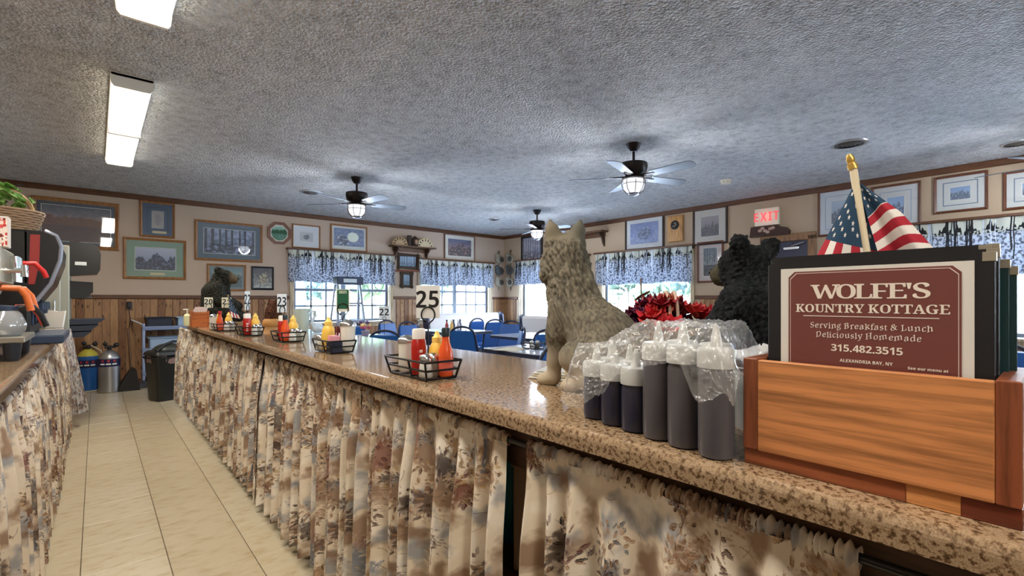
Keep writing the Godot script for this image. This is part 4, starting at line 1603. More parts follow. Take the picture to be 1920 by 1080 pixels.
func menu_print(m: Node3D, hh: float) -> void:
	# the outward face looks along local +z
	var st := mb()
	box(st, Vector3(0.0, hh - 0.10, 0.0073), Vector3(0.212, 0.182, 0.0008))
	part("sleeve_sheet", st, mat(rgb(226, 226, 222), 0.25), m)
	var w := 0.190
	var h := 0.150
	var c := 0.008
	var cy := hh - 0.014 - h / 2
	var panel := func(e: float) -> PackedVector2Array:
		var a: float = w / 2 - e
		var b: float = h / 2 - e
		return PackedVector2Array([Vector2(-a + c, -b), Vector2(a - c, -b), Vector2(a, -b + c), Vector2(a, b - c), Vector2(a - c, b), Vector2(-a + c, b), Vector2(-a, b - c), Vector2(-a, -b + c)])
	var maroon := mat(rgb(116, 66, 62), 0.22)
	st = mb()
	prism(st, panel.call(0.0), 0.0005, Transform3D(Basis(), Vector3(0, cy, 0.0077)))
	part("card_border", st, maroon, m)
	st = mb()
	prism(st, panel.call(0.0022), 0.0005, Transform3D(Basis(), Vector3(0, cy, 0.0079)))
	part("card_line", st, mat(rgb(226, 214, 206), 0.3), m)
	st = mb()
	prism(st, panel.call(0.0030), 0.0005, Transform3D(Basis(), Vector3(0, cy, 0.0081)))
	var face := part("card", st, maroon, m)
	var ink := mat(rgb(238, 230, 220), 0.4)
	var z := 0.0087
	text(face, "lettering", "WOLFE'S", 0.0205, ink, Vector3(0.0, cy + 0.045, z), true, "Droid Serif", 0.0, 0.0, 1.22, 1.1)
	text(face, "lettering", "KOUNTRY KOTTAGE", 0.0120, ink, Vector3(0.0, cy + 0.0215, z), true, "Droid Serif", 0.0, 0.0, 1.02, 0.9)
	st = mb()
	box(st, Vector3(0.0, cy + 0.0105, z), Vector3(0.150, 0.0010, 0.0006))
	part("rule", st, ink, face)
	text(face, "lettering", "Serving Breakfast & Lunch", 0.0078, ink, Vector3(0.002, cy - 0.0035, z), false, "Droid Serif", 0.0, 0.28, 0.92)
	text(face, "lettering", "Deliciously Homemade", 0.0078, ink, Vector3(0.0, cy - 0.0165, z), false, "Droid Serif", 0.0, 0.28, 0.92)
	text(face, "lettering", "315.482.3515", 0.0096, ink, Vector3(0.0, cy - 0.0335, z), true, "Droid Sans", 0.0, 0.0, 1.05, 0.4)
	text(face, "lettering", "ALEXANDRIA BAY, NY", 0.0042, ink, Vector3(0.0, cy - 0.0505, z), true)
	text(face, "lettering", "See our menu at", 0.0036, ink, Vector3(0.064, cy - 0.0535, z), true)
	st = mb()
	box(st, Vector3(0.064, cy - 0.0600, z), Vector3(0.042, 0.0014, 0.0004))
	part("rule", st, ink, face)

	# small flag stuck between the menus
	var f := thing("flag", "small American flag on a cream stick with gold tip, stuck between the menus", "flag", Vector3.ZERO)
	var X := 0.865
	var foot := on_x(1655, 505, X)
	var tip := on_x(1600, 318, X)
	st = mb()
	rod(st, foot + Vector3(0, -0.12, 0), tip, 0.0052, 10)
	part("stick", st, mat(rgb(232, 220, 190), 0.5), f)
	var dir := (tip - foot).normalized()
	st = mb()
	lathe(st, [Vector2(0, 0), Vector2(0.0068, 0), Vector2(0.0068, 0.009), Vector2(0.0045, 0.011), Vector2(0.0062, 0.016), Vector2(0.0040, 0.024), Vector2(0, 0.026)], 12, tip, axis_basis(dir))
	part("gold_tip", st, mat(rgb(212, 176, 96), 0.3, 0.7), f)
	var top := on_x(1606, 338, X)
	var a := on_x(1524, 494, X - 0.02)
	var b := on_x(1652, 500, X - 0.006)
	st = mb()
	sheet(st, 24, 24, func(s, t):
		var edge: Vector3 = top.lerp(a, t)
		var at_stick: Vector3 = top.lerp(b, t)
		var p: Vector3 = edge.lerp(at_stick, s)
		return [p + Vector3(-0.010 * sin(s * PI * 1.5) * t, 0, 0), Vector2(s, t)])
	part("cloth", st, printed(ImageTexture.create_from_image(flag_print(true)), Color.WHITE, 0.8), f)
	var c1 := on_x(1690, 398, X + 0.012)
	var c2 := on_x(1757, 472, X + 0.024)
	var d := on_x(1654, 500, X - 0.004)
	st = mb()
	sheet(st, 24, 24, func(s, t):
		var q: Vector3 = top.lerp(c1, t * 1.8) if t < 0.556 else c1.lerp(c2, (t - 0.556) / 0.444)
		var at_stick: Vector3 = top.lerp(d, t)
		var p: Vector3 = at_stick.lerp(q, s)
		return [p + Vector3(0.012 * sin(s * PI * 2.0) * t, 0.010 * sin(s * PI) * t, 0), Vector2(s, t)])
	part("cloth", st, printed(ImageTexture.create_from_image(flag_print(false)), Color.WHITE, 0.8), f)

func flag_print(left: bool) -> Image:
	var n := 384
	var im := Image.create(n, n, false, Image.FORMAT_RGB8)
	var blue := rgb(24, 62, 92)
	var red := rgb(176, 30, 52)
	var white := rgb(234, 230, 226)
	for y in n:
		for x in n:
			var u := float(x) / n
			var v := float(y) / n
			var split := 0.70 + 0.12 * u if left else 0.44 - 0.06 * u
			var c := blue
			if v > split:
				var k := int(u * 6.99) if left else int((v - split) / (1.0 - split) * 5.99 + 0.9)
				c = red if (k % 2 == 0) else white
				if not left:
					c = white if (k % 2 == 0) else red
			im.set_pixel(x, y, c)
	# stars in staggered rows; the cloth narrows towards its top, so rows there hold fewer, wider stars
	for j in 9:
		var v := (0.16 + 0.070 * j) if left else (0.13 + 0.050 * j)
		var split := 0.70 if left else 0.385
		if v > split - 0.01:
			break
		var cnt := maxi(1, int(round(v * (6.2 if left else 7.0))))
		for i in cnt:
			var u := (i + (0.30 if j % 2 == 0 else 0.70)) / cnt
			var ry := 0.034 if left else 0.026
			var rx := minf(0.2, 0.028 / v * (0.75 if left else 0.62))
			for y in range(int((v - ry) * n), int((v + ry) * n) + 1):
				for x in range(int((u - rx) * n), int((u + rx) * n) + 1):
					if x < 0 or x >= n or y < 0 or y >= n:
						continue
					var d := Vector2((float(x) / n - u) / rx, (float(y) / n - v) / ry)
					var q := absf(fposmod(atan2(d.x, -d.y) + TAU / 10, TAU / 5) - TAU / 10) / (TAU / 10)
					if d.length() < lerpf(1.0, 0.40, pow(q, 0.8)):
						im.set_pixel(x, y, white)
	return im

func flower_basket() -> void:
	var at := Vector3(1.315, TOP, -0.79)
	var o := thing("flower_basket", "woven basket of red and purple cloth flowers behind the squeeze bottles", "flower basket", at)
	var st := mb()
	for k in 9:
		tube(st, arc(Vector3(0, 0.008 + 0.0115 * k, 0), Vector3(0.085 + 0.003 * k, 0, 0), Vector3(0, 0, 0.105 + 0.003 * k), 0, TAU * 31 / 32, 31), 0.0062, 6, true)
	lathe(st, [Vector2(0, 0.004), Vector2(0.9, 0.004), Vector2(0.9, 0.008), Vector2(0, 0.008)], 20, Vector3.ZERO, Basis.from_scale(Vector3(0.09, 1, 0.11)))
	part("basket", st, mat(rgb(186, 150, 112), 0.7), o)
	st = mb()
	for off: float in [-0.010, 0.012]:
		tube(st, arc(Vector3(off * 0.66, 0.09, off * 0.75 + 0.01), Vector3(0.062, 0, -0.055), Vector3(0.0, 0.185, 0), 0.0, PI, 18), 0.0055, 6)
	part("handle", st, mat(rgb(212, 184, 166), 0.6), o)
	var r := RandomNumberGenerator.new()
	r.seed = 4
	var reds := [rgb(196, 24, 40), rgb(150, 20, 40), rgb(214, 60, 60), rgb(110, 36, 70), rgb(226, 128, 96), rgb(92, 30, 84), rgb(206, 90, 110)]
	for i in 34:
		var a := r.randf() * TAU
		var q := sqrt(r.randf())
		var c := Vector3(cos(a) * 0.10 * q, 0.145 + 0.06 * (1.0 - q * q) + 0.03 * r.randf(), sin(a) * 0.15 * q)
		# the purple ones keep to the wolf's side, the scarlet ones to the bear's
		var col: Color = reds[[0, 2, 0, 4, 1][i % 5]] if c.z > 0.0 else reds[[3, 5, 3, 6, 1][i % 5]]
		st = mb()
		var up := Vector3(c.x * 2.5, 0.5, c.z * 2.5).normalized()
		var Bf := axis_basis(up) * Basis(Vector3.UP, r.randf() * TAU)
		for layer in 3:
			for k in 5:
				var Bp := Bf * Basis(Vector3.UP, TAU * (k + 0.5 * layer) / 5)
				var tilt := 0.5 + 0.45 * layer
				var rad := 0.038 - 0.009 * layer
				sheet(st, 4, 4, func(s, t):
					var wdt: float = sin(PI * clampf(t * 0.86 + 0.08, 0, 1)) * rad * 0.75
					var y: float = t * rad * 1.5
					var p := Vector3((s - 0.5) * 2.0 * wdt, sin(tilt) * y + 0.010 * cos((s - 0.5) * 3.0) * t, cos(tilt) * y - 0.006 * t * t)
					return [c + Bp * p, Vector2(s, t)])
		ball(st, c + up * 0.008, Vector3.ONE * 0.007, 8, 5)
		part("flower", st, mat(col, 0.7), o)
	for i in 16:
		var a := TAU * i / 16.0
		st = mb()
		var p0 := Vector3(cos(a) * 0.07, 0.11, sin(a) * 0.09)
		var d := Vector3(cos(a), 0.45 + 0.3 * sin(i * 2.1), sin(a)).normalized()
		var sd := d.cross(Vector3.UP).normalized()
		sheet(st, 3, 5, func(s, t):
			return [p0 + d * 0.085 * t + sd * (s - 0.5) * 0.036 * sin(PI * clampf(t, 0.04, 0.98)) - Vector3(0, 0.03 * t * t, 0), Vector2(s, t)])
		part("leaf", st, M.leaf if i % 3 else mat(rgb(196, 186, 126), 0.7), o)
	st = mb()
	var tw := [Vector3(-0.01, 0.12, -0.08), Vector3(-0.012, 0.20, -0.09), Vector3(-0.016, 0.26, -0.078), Vector3(-0.01, 0.32, -0.085)]
	tube(st, tw, 0.0022, 5)
	sheet(st, 5, 6, func(s, t): return [tw[2] + Vector3((s - 0.5) * 0.03 * sin(PI * clampf(t, 0.06, 0.94)) + 0.01 * t, 0.03 * (t - 0.5) + 0.012 * absf(s - 0.5), (t - 0.5) * 0.05), Vector2(s, t)], false)
	part("dry_twig", st, mat(rgb(122, 92, 74), 0.8), o)
	# white basket handle of the next arrangement
	var o2 := thing("small_basket", "small basket of pink flowers with a clear looped handle beside the bear's paw", "flower basket", Vector3(1.42, TOP, -0.62))
	st = mb()
	for k in 8:
		tube(st, arc(Vector3(0, 0.007 + 0.0115 * k, 0), Vector3(0.05 + 0.002 * k, 0, 0), Vector3(0, 0, 0.055 + 0.002 * k), 0, TAU * 23 / 24, 23), 0.0062, 6, true)
	part("basket", st, mat(rgb(200, 180, 150), 0.7), o2)
	st = mb()
	tube(st, arc(Vector3(0, 0.12, 0), Vector3(0, 0, 0.062), Vector3(0, 0.10, 0), 0.0, PI, 16), 0.004, 6)
	part("handle", st, mat(rgb(224, 222, 220), 0.3), o2)
	for i in 12:
		var a := r.randf() * TAU
		var c := Vector3(cos(a) * 0.05, 0.13 + 0.05 * r.randf(), sin(a) * 0.06)
		st = mb()
		for k in 5:
			var Bp := axis_basis(Vector3(c.x * 5.0, 0.4, c.z * 5.0).normalized()) * Basis(Vector3.UP, TAU * k / 5)
			sheet(st, 3, 3, func(s, t):
				return [c + Bp * Vector3((s - 0.5) * 0.042 * sin(PI * (0.15 + 0.7 * t)), 0.028 * t, 0.04 * t), Vector2(s, t)])
		part("flower", st, mat([rgb(196, 26, 44), rgb(226, 150, 150), rgb(210, 60, 70)][i % 3], 0.7), o2)

# ============================ condiments =====================================
func rack(label: String, at: Vector3, lx: float, lz: float, solid_front := false) -> Node3D:
	var o := thing("condiment_rack", label, "rack", at, 0.0, "black wire condiment racks on the counter")
	var st := mb()
	for k in 3:
		var e := 0.007 * k
		var y := 0.006 + 0.027 * k
		var p := [Vector3(-lx / 2 - e, y, -lz / 2 - e), Vector3(lx / 2 + e, y, -lz / 2 - e), Vector3(lx / 2 + e, y, lz / 2 + e), Vector3(-lx / 2 - e, y, lz / 2 + e)]
		for i in 4:
			rod(st, p[i], p[(i + 1) % 4], 0.0036, 7)
			ball(st, p[i], Vector3.ONE * 0.0038, 6, 4)
	part("rail", st, M.iron, o)
	for i in 4:
		var sx: float = [-1.0, 1.0, 1.0, -1.0][i]
		var sz: float = [-1.0, -1.0, 1.0, 1.0][i]
		st = mb()
		rod(st, Vector3(sx * lx / 2, 0.004, sz * lz / 2), Vector3(sx * (lx / 2 + 0.014), 0.062, sz * (lz / 2 + 0.014)), 0.0036, 7)
		part("upright", st, M.iron, o)
	for s: float in [-1.0, 1.0]:
		st = mb()
		rod(st, Vector3(s * lx / 2, 0.004, lz * 0.12), Vector3(s * (lx / 2 + 0.014), 0.062, lz * 0.12), 0.0036, 7)
		part("upright", st, M.iron, o)
	for i in 5:
		var z := lerpf(-lz / 2, lz / 2, i / 4.0)
		st = mb()
		rod(st, Vector3(-lx / 2, 0.005, z), Vector3(lx / 2, 0.005, z), 0.0025, 6)
		part("floor_wire", st, M.iron, o)
	if solid_front:
		st = mb()
		box(st, Vector3(-lx / 2 + 0.028, 0.032, lz / 2 - 0.035), Vector3(0.05, 0.055, 0.075), 0.003)
		part("packet_holder", st, M.navy, o)
	return o

func ketchup(at: Vector3, label: String) -> void:
	var o := thing("ketchup_bottle", label, "bottle", at, 0.3)
	var st := mb()
	lathe(st, [Vector2(0, 0.003), Vector2(0.024, 0), Vector2(0.028, 0.006), Vector2(0.027, 0.05), Vector2(0.0285, 0.085), Vector2(0.027, 0.105), Vector2(0.023, 0.115), Vector2(0, 0.115)], 20, Vector3.ZERO, Basis(), Vector2(1.0, 0.72))
	var body := part("body", st, M.red, o)
	st = mb()
	lathe(st, [Vector2(0, 0.115), Vector2(0.0245, 0.115), Vector2(0.025, 0.142), Vector2(0.022, 0.148), Vector2(0, 0.148)], 20, Vector3.ZERO, Basis(), Vector2(1.0, 0.72))
	part("cap", st, M.white, o)
	st = mb()
	for i in 4:
		box(st, Vector3(-0.010, 0.028 + 0.016 * i, 0.0195), Vector3(0.014, 0.009, 0.0012), 0.0004)
	part("label_print", st, mat(rgb(240, 222, 216), 0.5), body)

func mustard(at: Vector3, label: String, k := 1.0) -> void:
	var o := thing("mustard_bottle", label, "bottle", at)
	var st := mb()
	lathe(st, [Vector2(0, 0.003), Vector2(0.024, 0), Vector2(0.028, 0.006), Vector2(0.028, 0.07), Vector2(0.026, 0.088), Vector2(0.018, 0.102), Vector2(0.015, 0.106), Vector2(0, 0.106)].map(func(p): return p * k), 20)
	var body := part("body", st, M.yellow, o)
	st = mb()
	lathe(st, [Vector2(0.0, 0.106), Vector2(0.017, 0.106), Vector2(0.017, 0.122), Vector2(0.011, 0.126), Vector2(0.0065, 0.138), Vector2(0.005, 0.142), Vector2(0, 0.143)].map(func(p): return p * k), 16)
	part("cap", st, mat(rgb(244, 206, 104), 0.4), o)
	st = mb()
	box(st, Vector3(0, 0.045, 0.0275) * k, Vector3(0.026, 0.034, 0.0012) * k, 0.0004)
	part("label_print", st, mat(rgb(206, 140, 60), 0.5), body)

func hot_sauce(at: Vector3, label: String, dark_cap := true) -> void:
	var o := thing("hot_sauce_bottle", label, "bottle", at)
	var st := mb()
	lathe(st, [Vector2(0, 0.003), Vector2(0.020, 0), Vector2(0.0235, 0.006), Vector2(0.0235, 0.066), Vector2(0.021, 0.084), Vector2(0.013, 0.106), Vector2(0.0115, 0.128), Vector2(0, 0.128)], 18)
	var body := part("body", st, M.orange, o)
	st = mb()
	lathe(st, [Vector2(0, 0.126), Vector2(0.0142, 0.126), Vector2(0.0142, 0.148), Vector2(0.011, 0.154), Vector2(0, 0.154)], 16)
	part("cap", st, mat(rgb(24, 42, 48), 0.4) if dark_cap else M.red, o)
	st = mb()
	lathe(st, [Vector2(0.0241, 0.016), Vector2(0.0241, 0.055)], 18)
	part("label_print", st, mat(rgb(214, 96, 80), 0.5), body)

func shaker(at: Vector3, label: String, content: Color) -> void:
	var o := thing("shaker", label, "shaker", at)
	var st := mb()
	lathe(st, [Vector2(0, 0.002), Vector2(0.021, 0), Vector2(0.0225, 0.004), Vector2(0.020, 0.035), Vector2(0.018, 0.050), Vector2(0, 0.050)], 10)
	part("body", st, mat(content, 0.15), o)
	st = mb()
	lathe(st, [Vector2(0, 0.049), Vector2(0.0185, 0.049), Vector2(0.019, 0.060), Vector2(0.014, 0.070), Vector2(0.006, 0.0735), Vector2(0, 0.074)], 16)
	part("lid", st, M.chrome, o)

func sugar_jar(at: Vector3, label: String, k := 1.0) -> void:
	var o := thing("sugar_jar", label, "jar", at)
	var st := mb()
	lathe(st, [Vector2(0, 0.003), Vector2(0.027, 0), Vector2(0.031, 0.006), Vector2(0.0295, 0.06), Vector2(0.031, 0.104), Vector2(0, 0.104)].map(func(p): return p * k), 14)
	part("body", st, mat(rgb(224, 222, 212), 0.15), o)
	st = mb()
	lathe(st, [Vector2(0, 0.103), Vector2(0.033, 0.103), Vector2(0.033, 0.112), Vector2(0.029, 0.118), Vector2(0.012, 0.128), Vector2(0, 0.129)].map(func(p): return p * k), 20)
	part("lid", st, M.chrome, o)

func number_card(at: Vector3, ring_y: float, w: float, h: float, s: String, label: String, turn: float, face := Color(0.92, 0.93, 0.93), ring := 0.024) -> void:
	var o := thing("number_card" if s else "card_holder", label, "table sign", at, turn)
	var st := mb()
	lathe(st, [Vector2(0, 0), Vector2(0.026, 0), Vector2(0.026, 0.003), Vector2(0.006, 0.008), Vector2(0, 0.008)], 18)
	rod(st, Vector3(0, 0.004, 0), Vector3(0, ring_y - ring * 1.5, 0), 0.0028, 7)
	var loop := []
	for i in 17:
		var a := -PI / 2 + TAU * 0.86 * i / 16.0 + TAU * 0.07
		loop.append(Vector3(cos(a) * ring, ring_y + sin(a) * ring * 1.15, 0.004))
	tube(st, [Vector3(0, ring_y - ring * 1.55, 0)] + loop, 0.0028, 6)
	ball(st, loop[16] + Vector3(0, 0.003, 0), Vector3.ONE * 0.006, 8, 6)
	part("wire_stand", st, M.iron, o)
	st = mb()
	box(st, Vector3(0, ring_y + ring * 0.3 + h / 2 - 0.02, 0), Vector3(w, h, 0.002), 0.0005)
	part("card", st, mat(face, 0.4), o)
	if s:
		text(o, "numeral", s, h * 0.52, M.ink, Vector3(0, ring_y + ring * 0.3 + h / 2 - 0.012, 0.0012), true, "Droid Sans", 0.0, 0.0, 0.92)

func caddies() -> void:
	var y := TOP + 0.0085
	# nearest rack
	var c := Vector3(0.812, TOP, -1.385)
	rack("black wire condiment rack nearest the wolf statue, standing in front of the number 25 card", c, 0.105, 0.235)
	sugar_jar(Vector3(0.806, y, -1.475), "white sugar jar at the back of the rack beside the number 25 card", 0.95)
	ketchup(Vector3(0.800, y, -1.385), "red ketchup bottle with white cap in front of the number 25 card's stem")
	mustard(Vector3(0.848, y, -1.350), "yellow mustard bottle beside the hot sauce in the rack nearest the wolf", 0.98)
	hot_sauce(Vector3(0.842, y, -1.288), "orange hot sauce bottle with dark cap at the wolf's end of the nearest rack")
	shaker(Vector3(0.782, y, -1.310), "salt shaker at the near corner of the rack by the wolf", rgb(220, 220, 216))
	shaker(Vector3(0.812, y, -1.318), "pepper shaker squeezed between salt and hot sauce in the nearest rack", rgb(120, 112, 100))
	number_card(Vector3(0.905, TOP, -1.50), 0.198, 0.084, 0.118, "25", "white card with large number 25 on a looped wire stand", -0.55)
	# second rack
	c = on_y(626, 660, TOP)
	rack("black wire condiment rack holding pink sweetener packets, below the green card", c, 0.10, 0.20, true)
	mustard(c + Vector3(-0.006, 0.0085, -0.055), "large yellow mustard bottle next to the pink sweetener packets", 1.12)
	sugar_jar(c + Vector3(0.048, 0.0085, 0.052), "ribbed white sugar jar with steel lid beside the green card", 1.15)
	shaker(c + Vector3(-0.035, 0.0085, -0.085), "small shaker behind the large mustard bottle by the swan", rgb(190, 190, 182))
	var pk := thing("sweetener_packets", "bunch of pink sweetener packets in the second rack's holder", "packets", c + Vector3(-0.024, 0.03, 0.065))
	var st := mb()
	for i in 7:
		st = mb()
		box(st, Vector3(0, 0.028, 0), Vector3(0.036, 0.052, 0.003), 0.0008, Basis(Vector3(0, 0, 1), 0.05 * sin(i * 2.0)) * Basis(Vector3.RIGHT, 0.06 * (i - 3)))
		part("packet", st, mat(rgb(232, 164, 172), 0.6), pk, Vector3(0, 0, -0.028 + 0.0085 * i))
	var sp := thing("straw_bundle", "dark red coffee stirrers standing upright below the green card", "stirrers", c + Vector3(0.020, 0.0085, -0.004))
	for i in 4:
		st = mb()
		rod(st, Vector3(0.005 * (i - 1.5), 0, 0), Vector3(0.008 * (i - 1.5), 0.115, 0.004 * (i % 2)), 0.0035, 6)
		part("stirrer", st, mat(rgb(112, 34, 26), 0.4), sp)
	var gc := c + Vector3(0.062, 0, -0.045)
	number_card(gc, 0.205, 0.066, 0.112, "", "green and white menu card held by a black ring clip, before the wide window", -0.5, rgb(226, 230, 222), 0.026)
	var g := thing("menu_card", "green printed insert on the card in the black ring clip", "card", gc, -0.5)
	st = mb()
	box(st, Vector3(0, 0.255, 0.0018), Vector3(0.054, 0.095, 0.001))
	part("insert", st, mat(rgb(28, 92, 68), 0.4), g)
	text(g, "lettering", "2021", 0.013, mat(rgb(224, 228, 214), 0.5), Vector3(0, 0.290, 0.0026), true)
	# third rack
	c = on_y(540, 640, TOP)
	rack("black wire condiment rack beside the wolf head bust", c, 0.11, 0.20)
	ketchup(c + Vector3(-0.020, 0.0085, -0.04), "red ketchup bottle with white cap in the rack beside the wolf head bust")
	hot_sauce(c + Vector3(-0.030, 0.0085, 0.05), "orange sauce bottle with black cap in the rack below the number 23 card")
	mustard(c + Vector3(0.034, 0.0085, -0.015), "yellow mustard bottle beside the plastic jar in the third rack", 1.05)
	shaker(c + Vector3(0.005, 0.0085, 0.075), "salt shaker at the near end of the rack by the wolf head bust", rgb(222, 222, 216))
	shaker(c + Vector3(0.038, 0.0085, 0.075), "pepper shaker at the near end of the rack by the wolf head bust", rgb(150, 150, 140))
	number_card(c + Vector3(0.012, 0, -0.17), 0.185, 0.085, 0.118, "23", "white card with number 23 standing beside the wolf head bust", 0.62)
	# fourth rack
	c = on_y(468, 629, TOP)
	rack("black wire condiment rack before the folded edge-on white card", c, 0.11, 0.19)
	ketchup(c + Vector3(-0.02, 0.0085, 0.02), "red ketchup bottle with white cap in the fourth rack from the wolf")
	mustard(c + Vector3(0.038, 0.0085, 0.0), "yellow mustard bottle in the fourth rack from the wolf statue", 1.05)
	shaker(c + Vector3(0.018, 0.0085, 0.07), "salt shaker in the fourth rack from the wolf statue", rgb(222, 222, 218))
	shaker(c + Vector3(0.045, 0.0085, 0.07), "pepper shaker in the fourth rack from the wolf statue", rgb(150, 150, 145))
	number_card(c + Vector3(0.02, 0, -0.16), 0.19, 0.085, 0.14, "22", "white number card seen almost edge on against the board wall", 0.95)
	# fifth rack by the far bear
	c = on_y(418, 620, TOP)
	rack("black wire condiment rack farthest down the counter under the bear statue", c, 0.12, 0.30)
	sugar_jar(c + Vector3(-0.05, 0.0085, -0.10), "white sugar jar in the farthest rack beside the small wooden box", 1.0)
	mustard(c + Vector3(-0.012, 0.0085, -0.09), "yellow mustard bottle under the far bear's knee", 1.0)
	hot_sauce(c + Vector3(-0.03, 0.0085, 0.05), "orange red sauce bottle in the farthest rack", false)
	mustard(c + Vector3(0.045, 0.0085, -0.02), "yellow mustard bottle beside the small far flag", 1.0)
	shaker(c + Vector3(0.012, 0.0085, 0.09), "salt shaker at the near end of the farthest rack", rgb(222, 222, 218))
	shaker(c + Vector3(0.045, 0.0085, 0.09), "pepper shaker at the near end of the farthest rack", rgb(160, 158, 150))
	number_card(c + Vector3(0.03, 0, -0.86), 0.19, 0.075, 0.10, "20", "cream number card against the far bear's lap, on the soap bottle side", 0.2, rgb(222, 220, 196))
	number_card(c + Vector3(0.17, 0, -0.80), 0.19, 0.085, 0.10, "21", "cream number card before the far bear's other knee, beside the tiny flag", 0.1, rgb(222, 220, 196))

func counter_bits() -> void:
	var st := mb()
	# glass swan
	var p := on_y(594, 626, TOP)
	var o := thing("glass_swan", "pale blue glass swan ornament with curved neck on the counter", "ornament", p, 0.4)
	st = mb()
	ball(st, Vector3(0.01, 0.042, 0), Vector3(0.05, 0.04, 0.035), 16, 10)
	var neck := [Vector3(-0.028, 0.05, 0), Vector3(-0.044, 0.08, 0), Vector3(-0.036, 0.112, 0), Vector3(-0.010, 0.138, 0), Vector3(-0.018, 0.168, 0), Vector3(-0.048, 0.172, 0), Vector3(-0.075, 0.150, 0)]
	tube(st, neck, 0.013, 10, false, 0.005)
	lathe(st, [Vector2(0, 0), Vector2(0.032, 0), Vector2(0.03, 0.008), Vector2(0, 0.01)], 18)
	part("body", st, mat(rgb(186, 206, 224), 0.08), o)
	# clear pitcher
	p = on_y(567, 620, TOP)
	o = thing("plastic_pitcher", "pale clear plastic pitcher behind the third condiment rack", "pitcher", p)
	st = mb()
	lathe(st, [Vector2(0, 0.004), Vector2(0.042, 0), Vector2(0.046, 0.005), Vector2(0.062, 0.17), Vector2(0.064, 0.18), Vector2(0.060, 0.18), Vector2(0.044, 0.012), Vector2(0, 0.01)], 20)
	part("body", st, mat(rgb(196, 214, 208), 0.15), o)
	st = mb()
	tube(st, [Vector3(0.055, 0.15, 0), Vector3(0.09, 0.145, 0), Vector3(0.095, 0.09, 0), Vector3(0.052, 0.06, 0)], 0.006, 8)
	part("handle", st, mat(rgb(196, 214, 208), 0.15), o)
	# soap dispenser at the far end
	p = on_y(351, 611, TOP)
	o = thing("soap_dispenser", "cream hand soap pump bottle at the far corner of the counter", "soap bottle", p)
	st = mb()
	lathe(st, [Vector2(0, 0), Vector2(0.028, 0), Vector2(0.031, 0.006), Vector2(0.031, 0.10), Vector2(0.012, 0.118), Vector2(0, 0.118)], 16)
	part("body", st, mat(rgb(222, 222, 176), 0.3), o)
	st = mb()
	rod(st, Vector3(0, 0.118, 0), Vector3(0, 0.155, 0), 0.006)
	box(st, Vector3(-0.012, 0.16, 0), Vector3(0.045, 0.012, 0.018), 0.003)
	part("pump", st, M.white, o)
	# wooden box at the far end
	p = on_y(374, 613, TOP)
	o = thing("wooden_box", "small orange wooden box between soap bottle and far bear", "box", p)
	var ow := wood(rgb(190, 104, 48), 0, 0.4)
	for s: float in [-1.0, 1.0]:
		st = mb()
		box(st, Vector3(s * 0.062, 0.075, 0), Vector3(0.014, 0.15, 0.14), 0.002)
		part("side_board", st, ow, o)
		st = mb()
		box(st, Vector3(0, 0.07, s * 0.062), Vector3(0.11, 0.14, 0.014), 0.002)
		part("front_panel", st, ow, o)
	st = mb()
	box(st, Vector3(0, 0.006, 0), Vector3(0.11, 0.012, 0.11), 0.001)
	part("bottom", st, ow, o)
	o = thing("folded_napkins", "white and red folded paper sticking out of the small orange box", "napkins", p + Vector3(0, 0.1, 0))
	st = mb()
	for i in 4:
		box(st, Vector3(-0.03 + 0.02 * i, 0.035, 0.01 * i - 0.02), Vector3(0.05, 0.10, 0.004), 0.001, Basis(Vector3(0, 0, 1), -0.5 + 0.1 * i))
	part("sheet", st, mat(rgb(214, 196, 190), 0.8), o)
	# far flag
	p = on_y(442, 616, TOP)
	o = thing("flag", "tiny American flag hanging beside the far bear statue", "flag", p + Vector3(0, 0, -0.14))
	st = mb()
	rod(st, Vector3.ZERO, Vector3(-0.035, 0.30, 0), 0.004, 7)
	lathe(st, [Vector2(0, 0), Vector2(0.02, 0), Vector2(0.008, 0.01), Vector2(0, 0.01)], 12)
	part("stick", st, mat(rgb(206, 180, 120), 0.4), o)
	st = mb()
	sheet(st, 10, 14, func(s, t): return [Vector3(-0.033 + 0.01 * t + s * (0.02 + 0.07 * t), 0.29 - 0.19 * t - 0.02 * s, 0.012 * sin(s * 6.0)), Vector2(s * 0.9, t)])
	part("cloth", st, printed(ImageTexture.create_from_image(flag_print(true)), Color.WHITE, 0.8), o)
	# folded newspapers beneath the wolf
	o = thing("newspaper", "folded newspapers lying on the counter under the wolf statue", "newspaper", Vector3(1.16, TOP, -1.08), 0.35)
	for i in 4:
		st = mb()
		box(st, Vector3(0.006 * i, 0.0035 + 0.006 * i, 0.004 * (i % 2)), Vector3(0.20 - 0.01 * i, 0.0055, 0.15), 0.002, Basis(Vector3.UP, 0.05 * i))
		part("section", st, mat([rgb(206, 204, 196), rgb(186, 172, 150), rgb(216, 214, 208), rgb(196, 198, 200)][i], 0.8), o)
	# tub of lids behind the wooden box
	o = thing("lid_tub", "clear plastic tub of crumpled wrap between the bottles and the menus", "tub", Vector3(0.985, TOP, -0.385))
	st = mb()
	lathe(st, [Vector2(0, 0.003), Vector2(0.05, 0), Vector2(0.060, 0.118), Vector2(0.063, 0.120), Vector2(0.058, 0.122), Vector2(0.048, 0.008), Vector2(0, 0.007)], 22)
	part("body", st, mat(rgb(190, 194, 196), 0.2), o)
	st = mb()
	var nz := noise(FastNoiseLite.TYPE_SIMPLEX, 1.0, 9, 3)
	sheet(st, 20, 12, func(s, t):
		var a: float = s * TAU
		var r: float = 0.058 * sin(PI * (0.02 + 0.96 * t))
		var k: float = 1.0 + 0.35 * nz.get_noise_3d(cos(a) * 2.2, sin(a) * 2.2, t * 6.0)
		return [Vector3(cos(a) * r * k, 0.120 + 0.038 * (1.0 - t) * k, sin(a) * r * k), Vector2(s, t)])
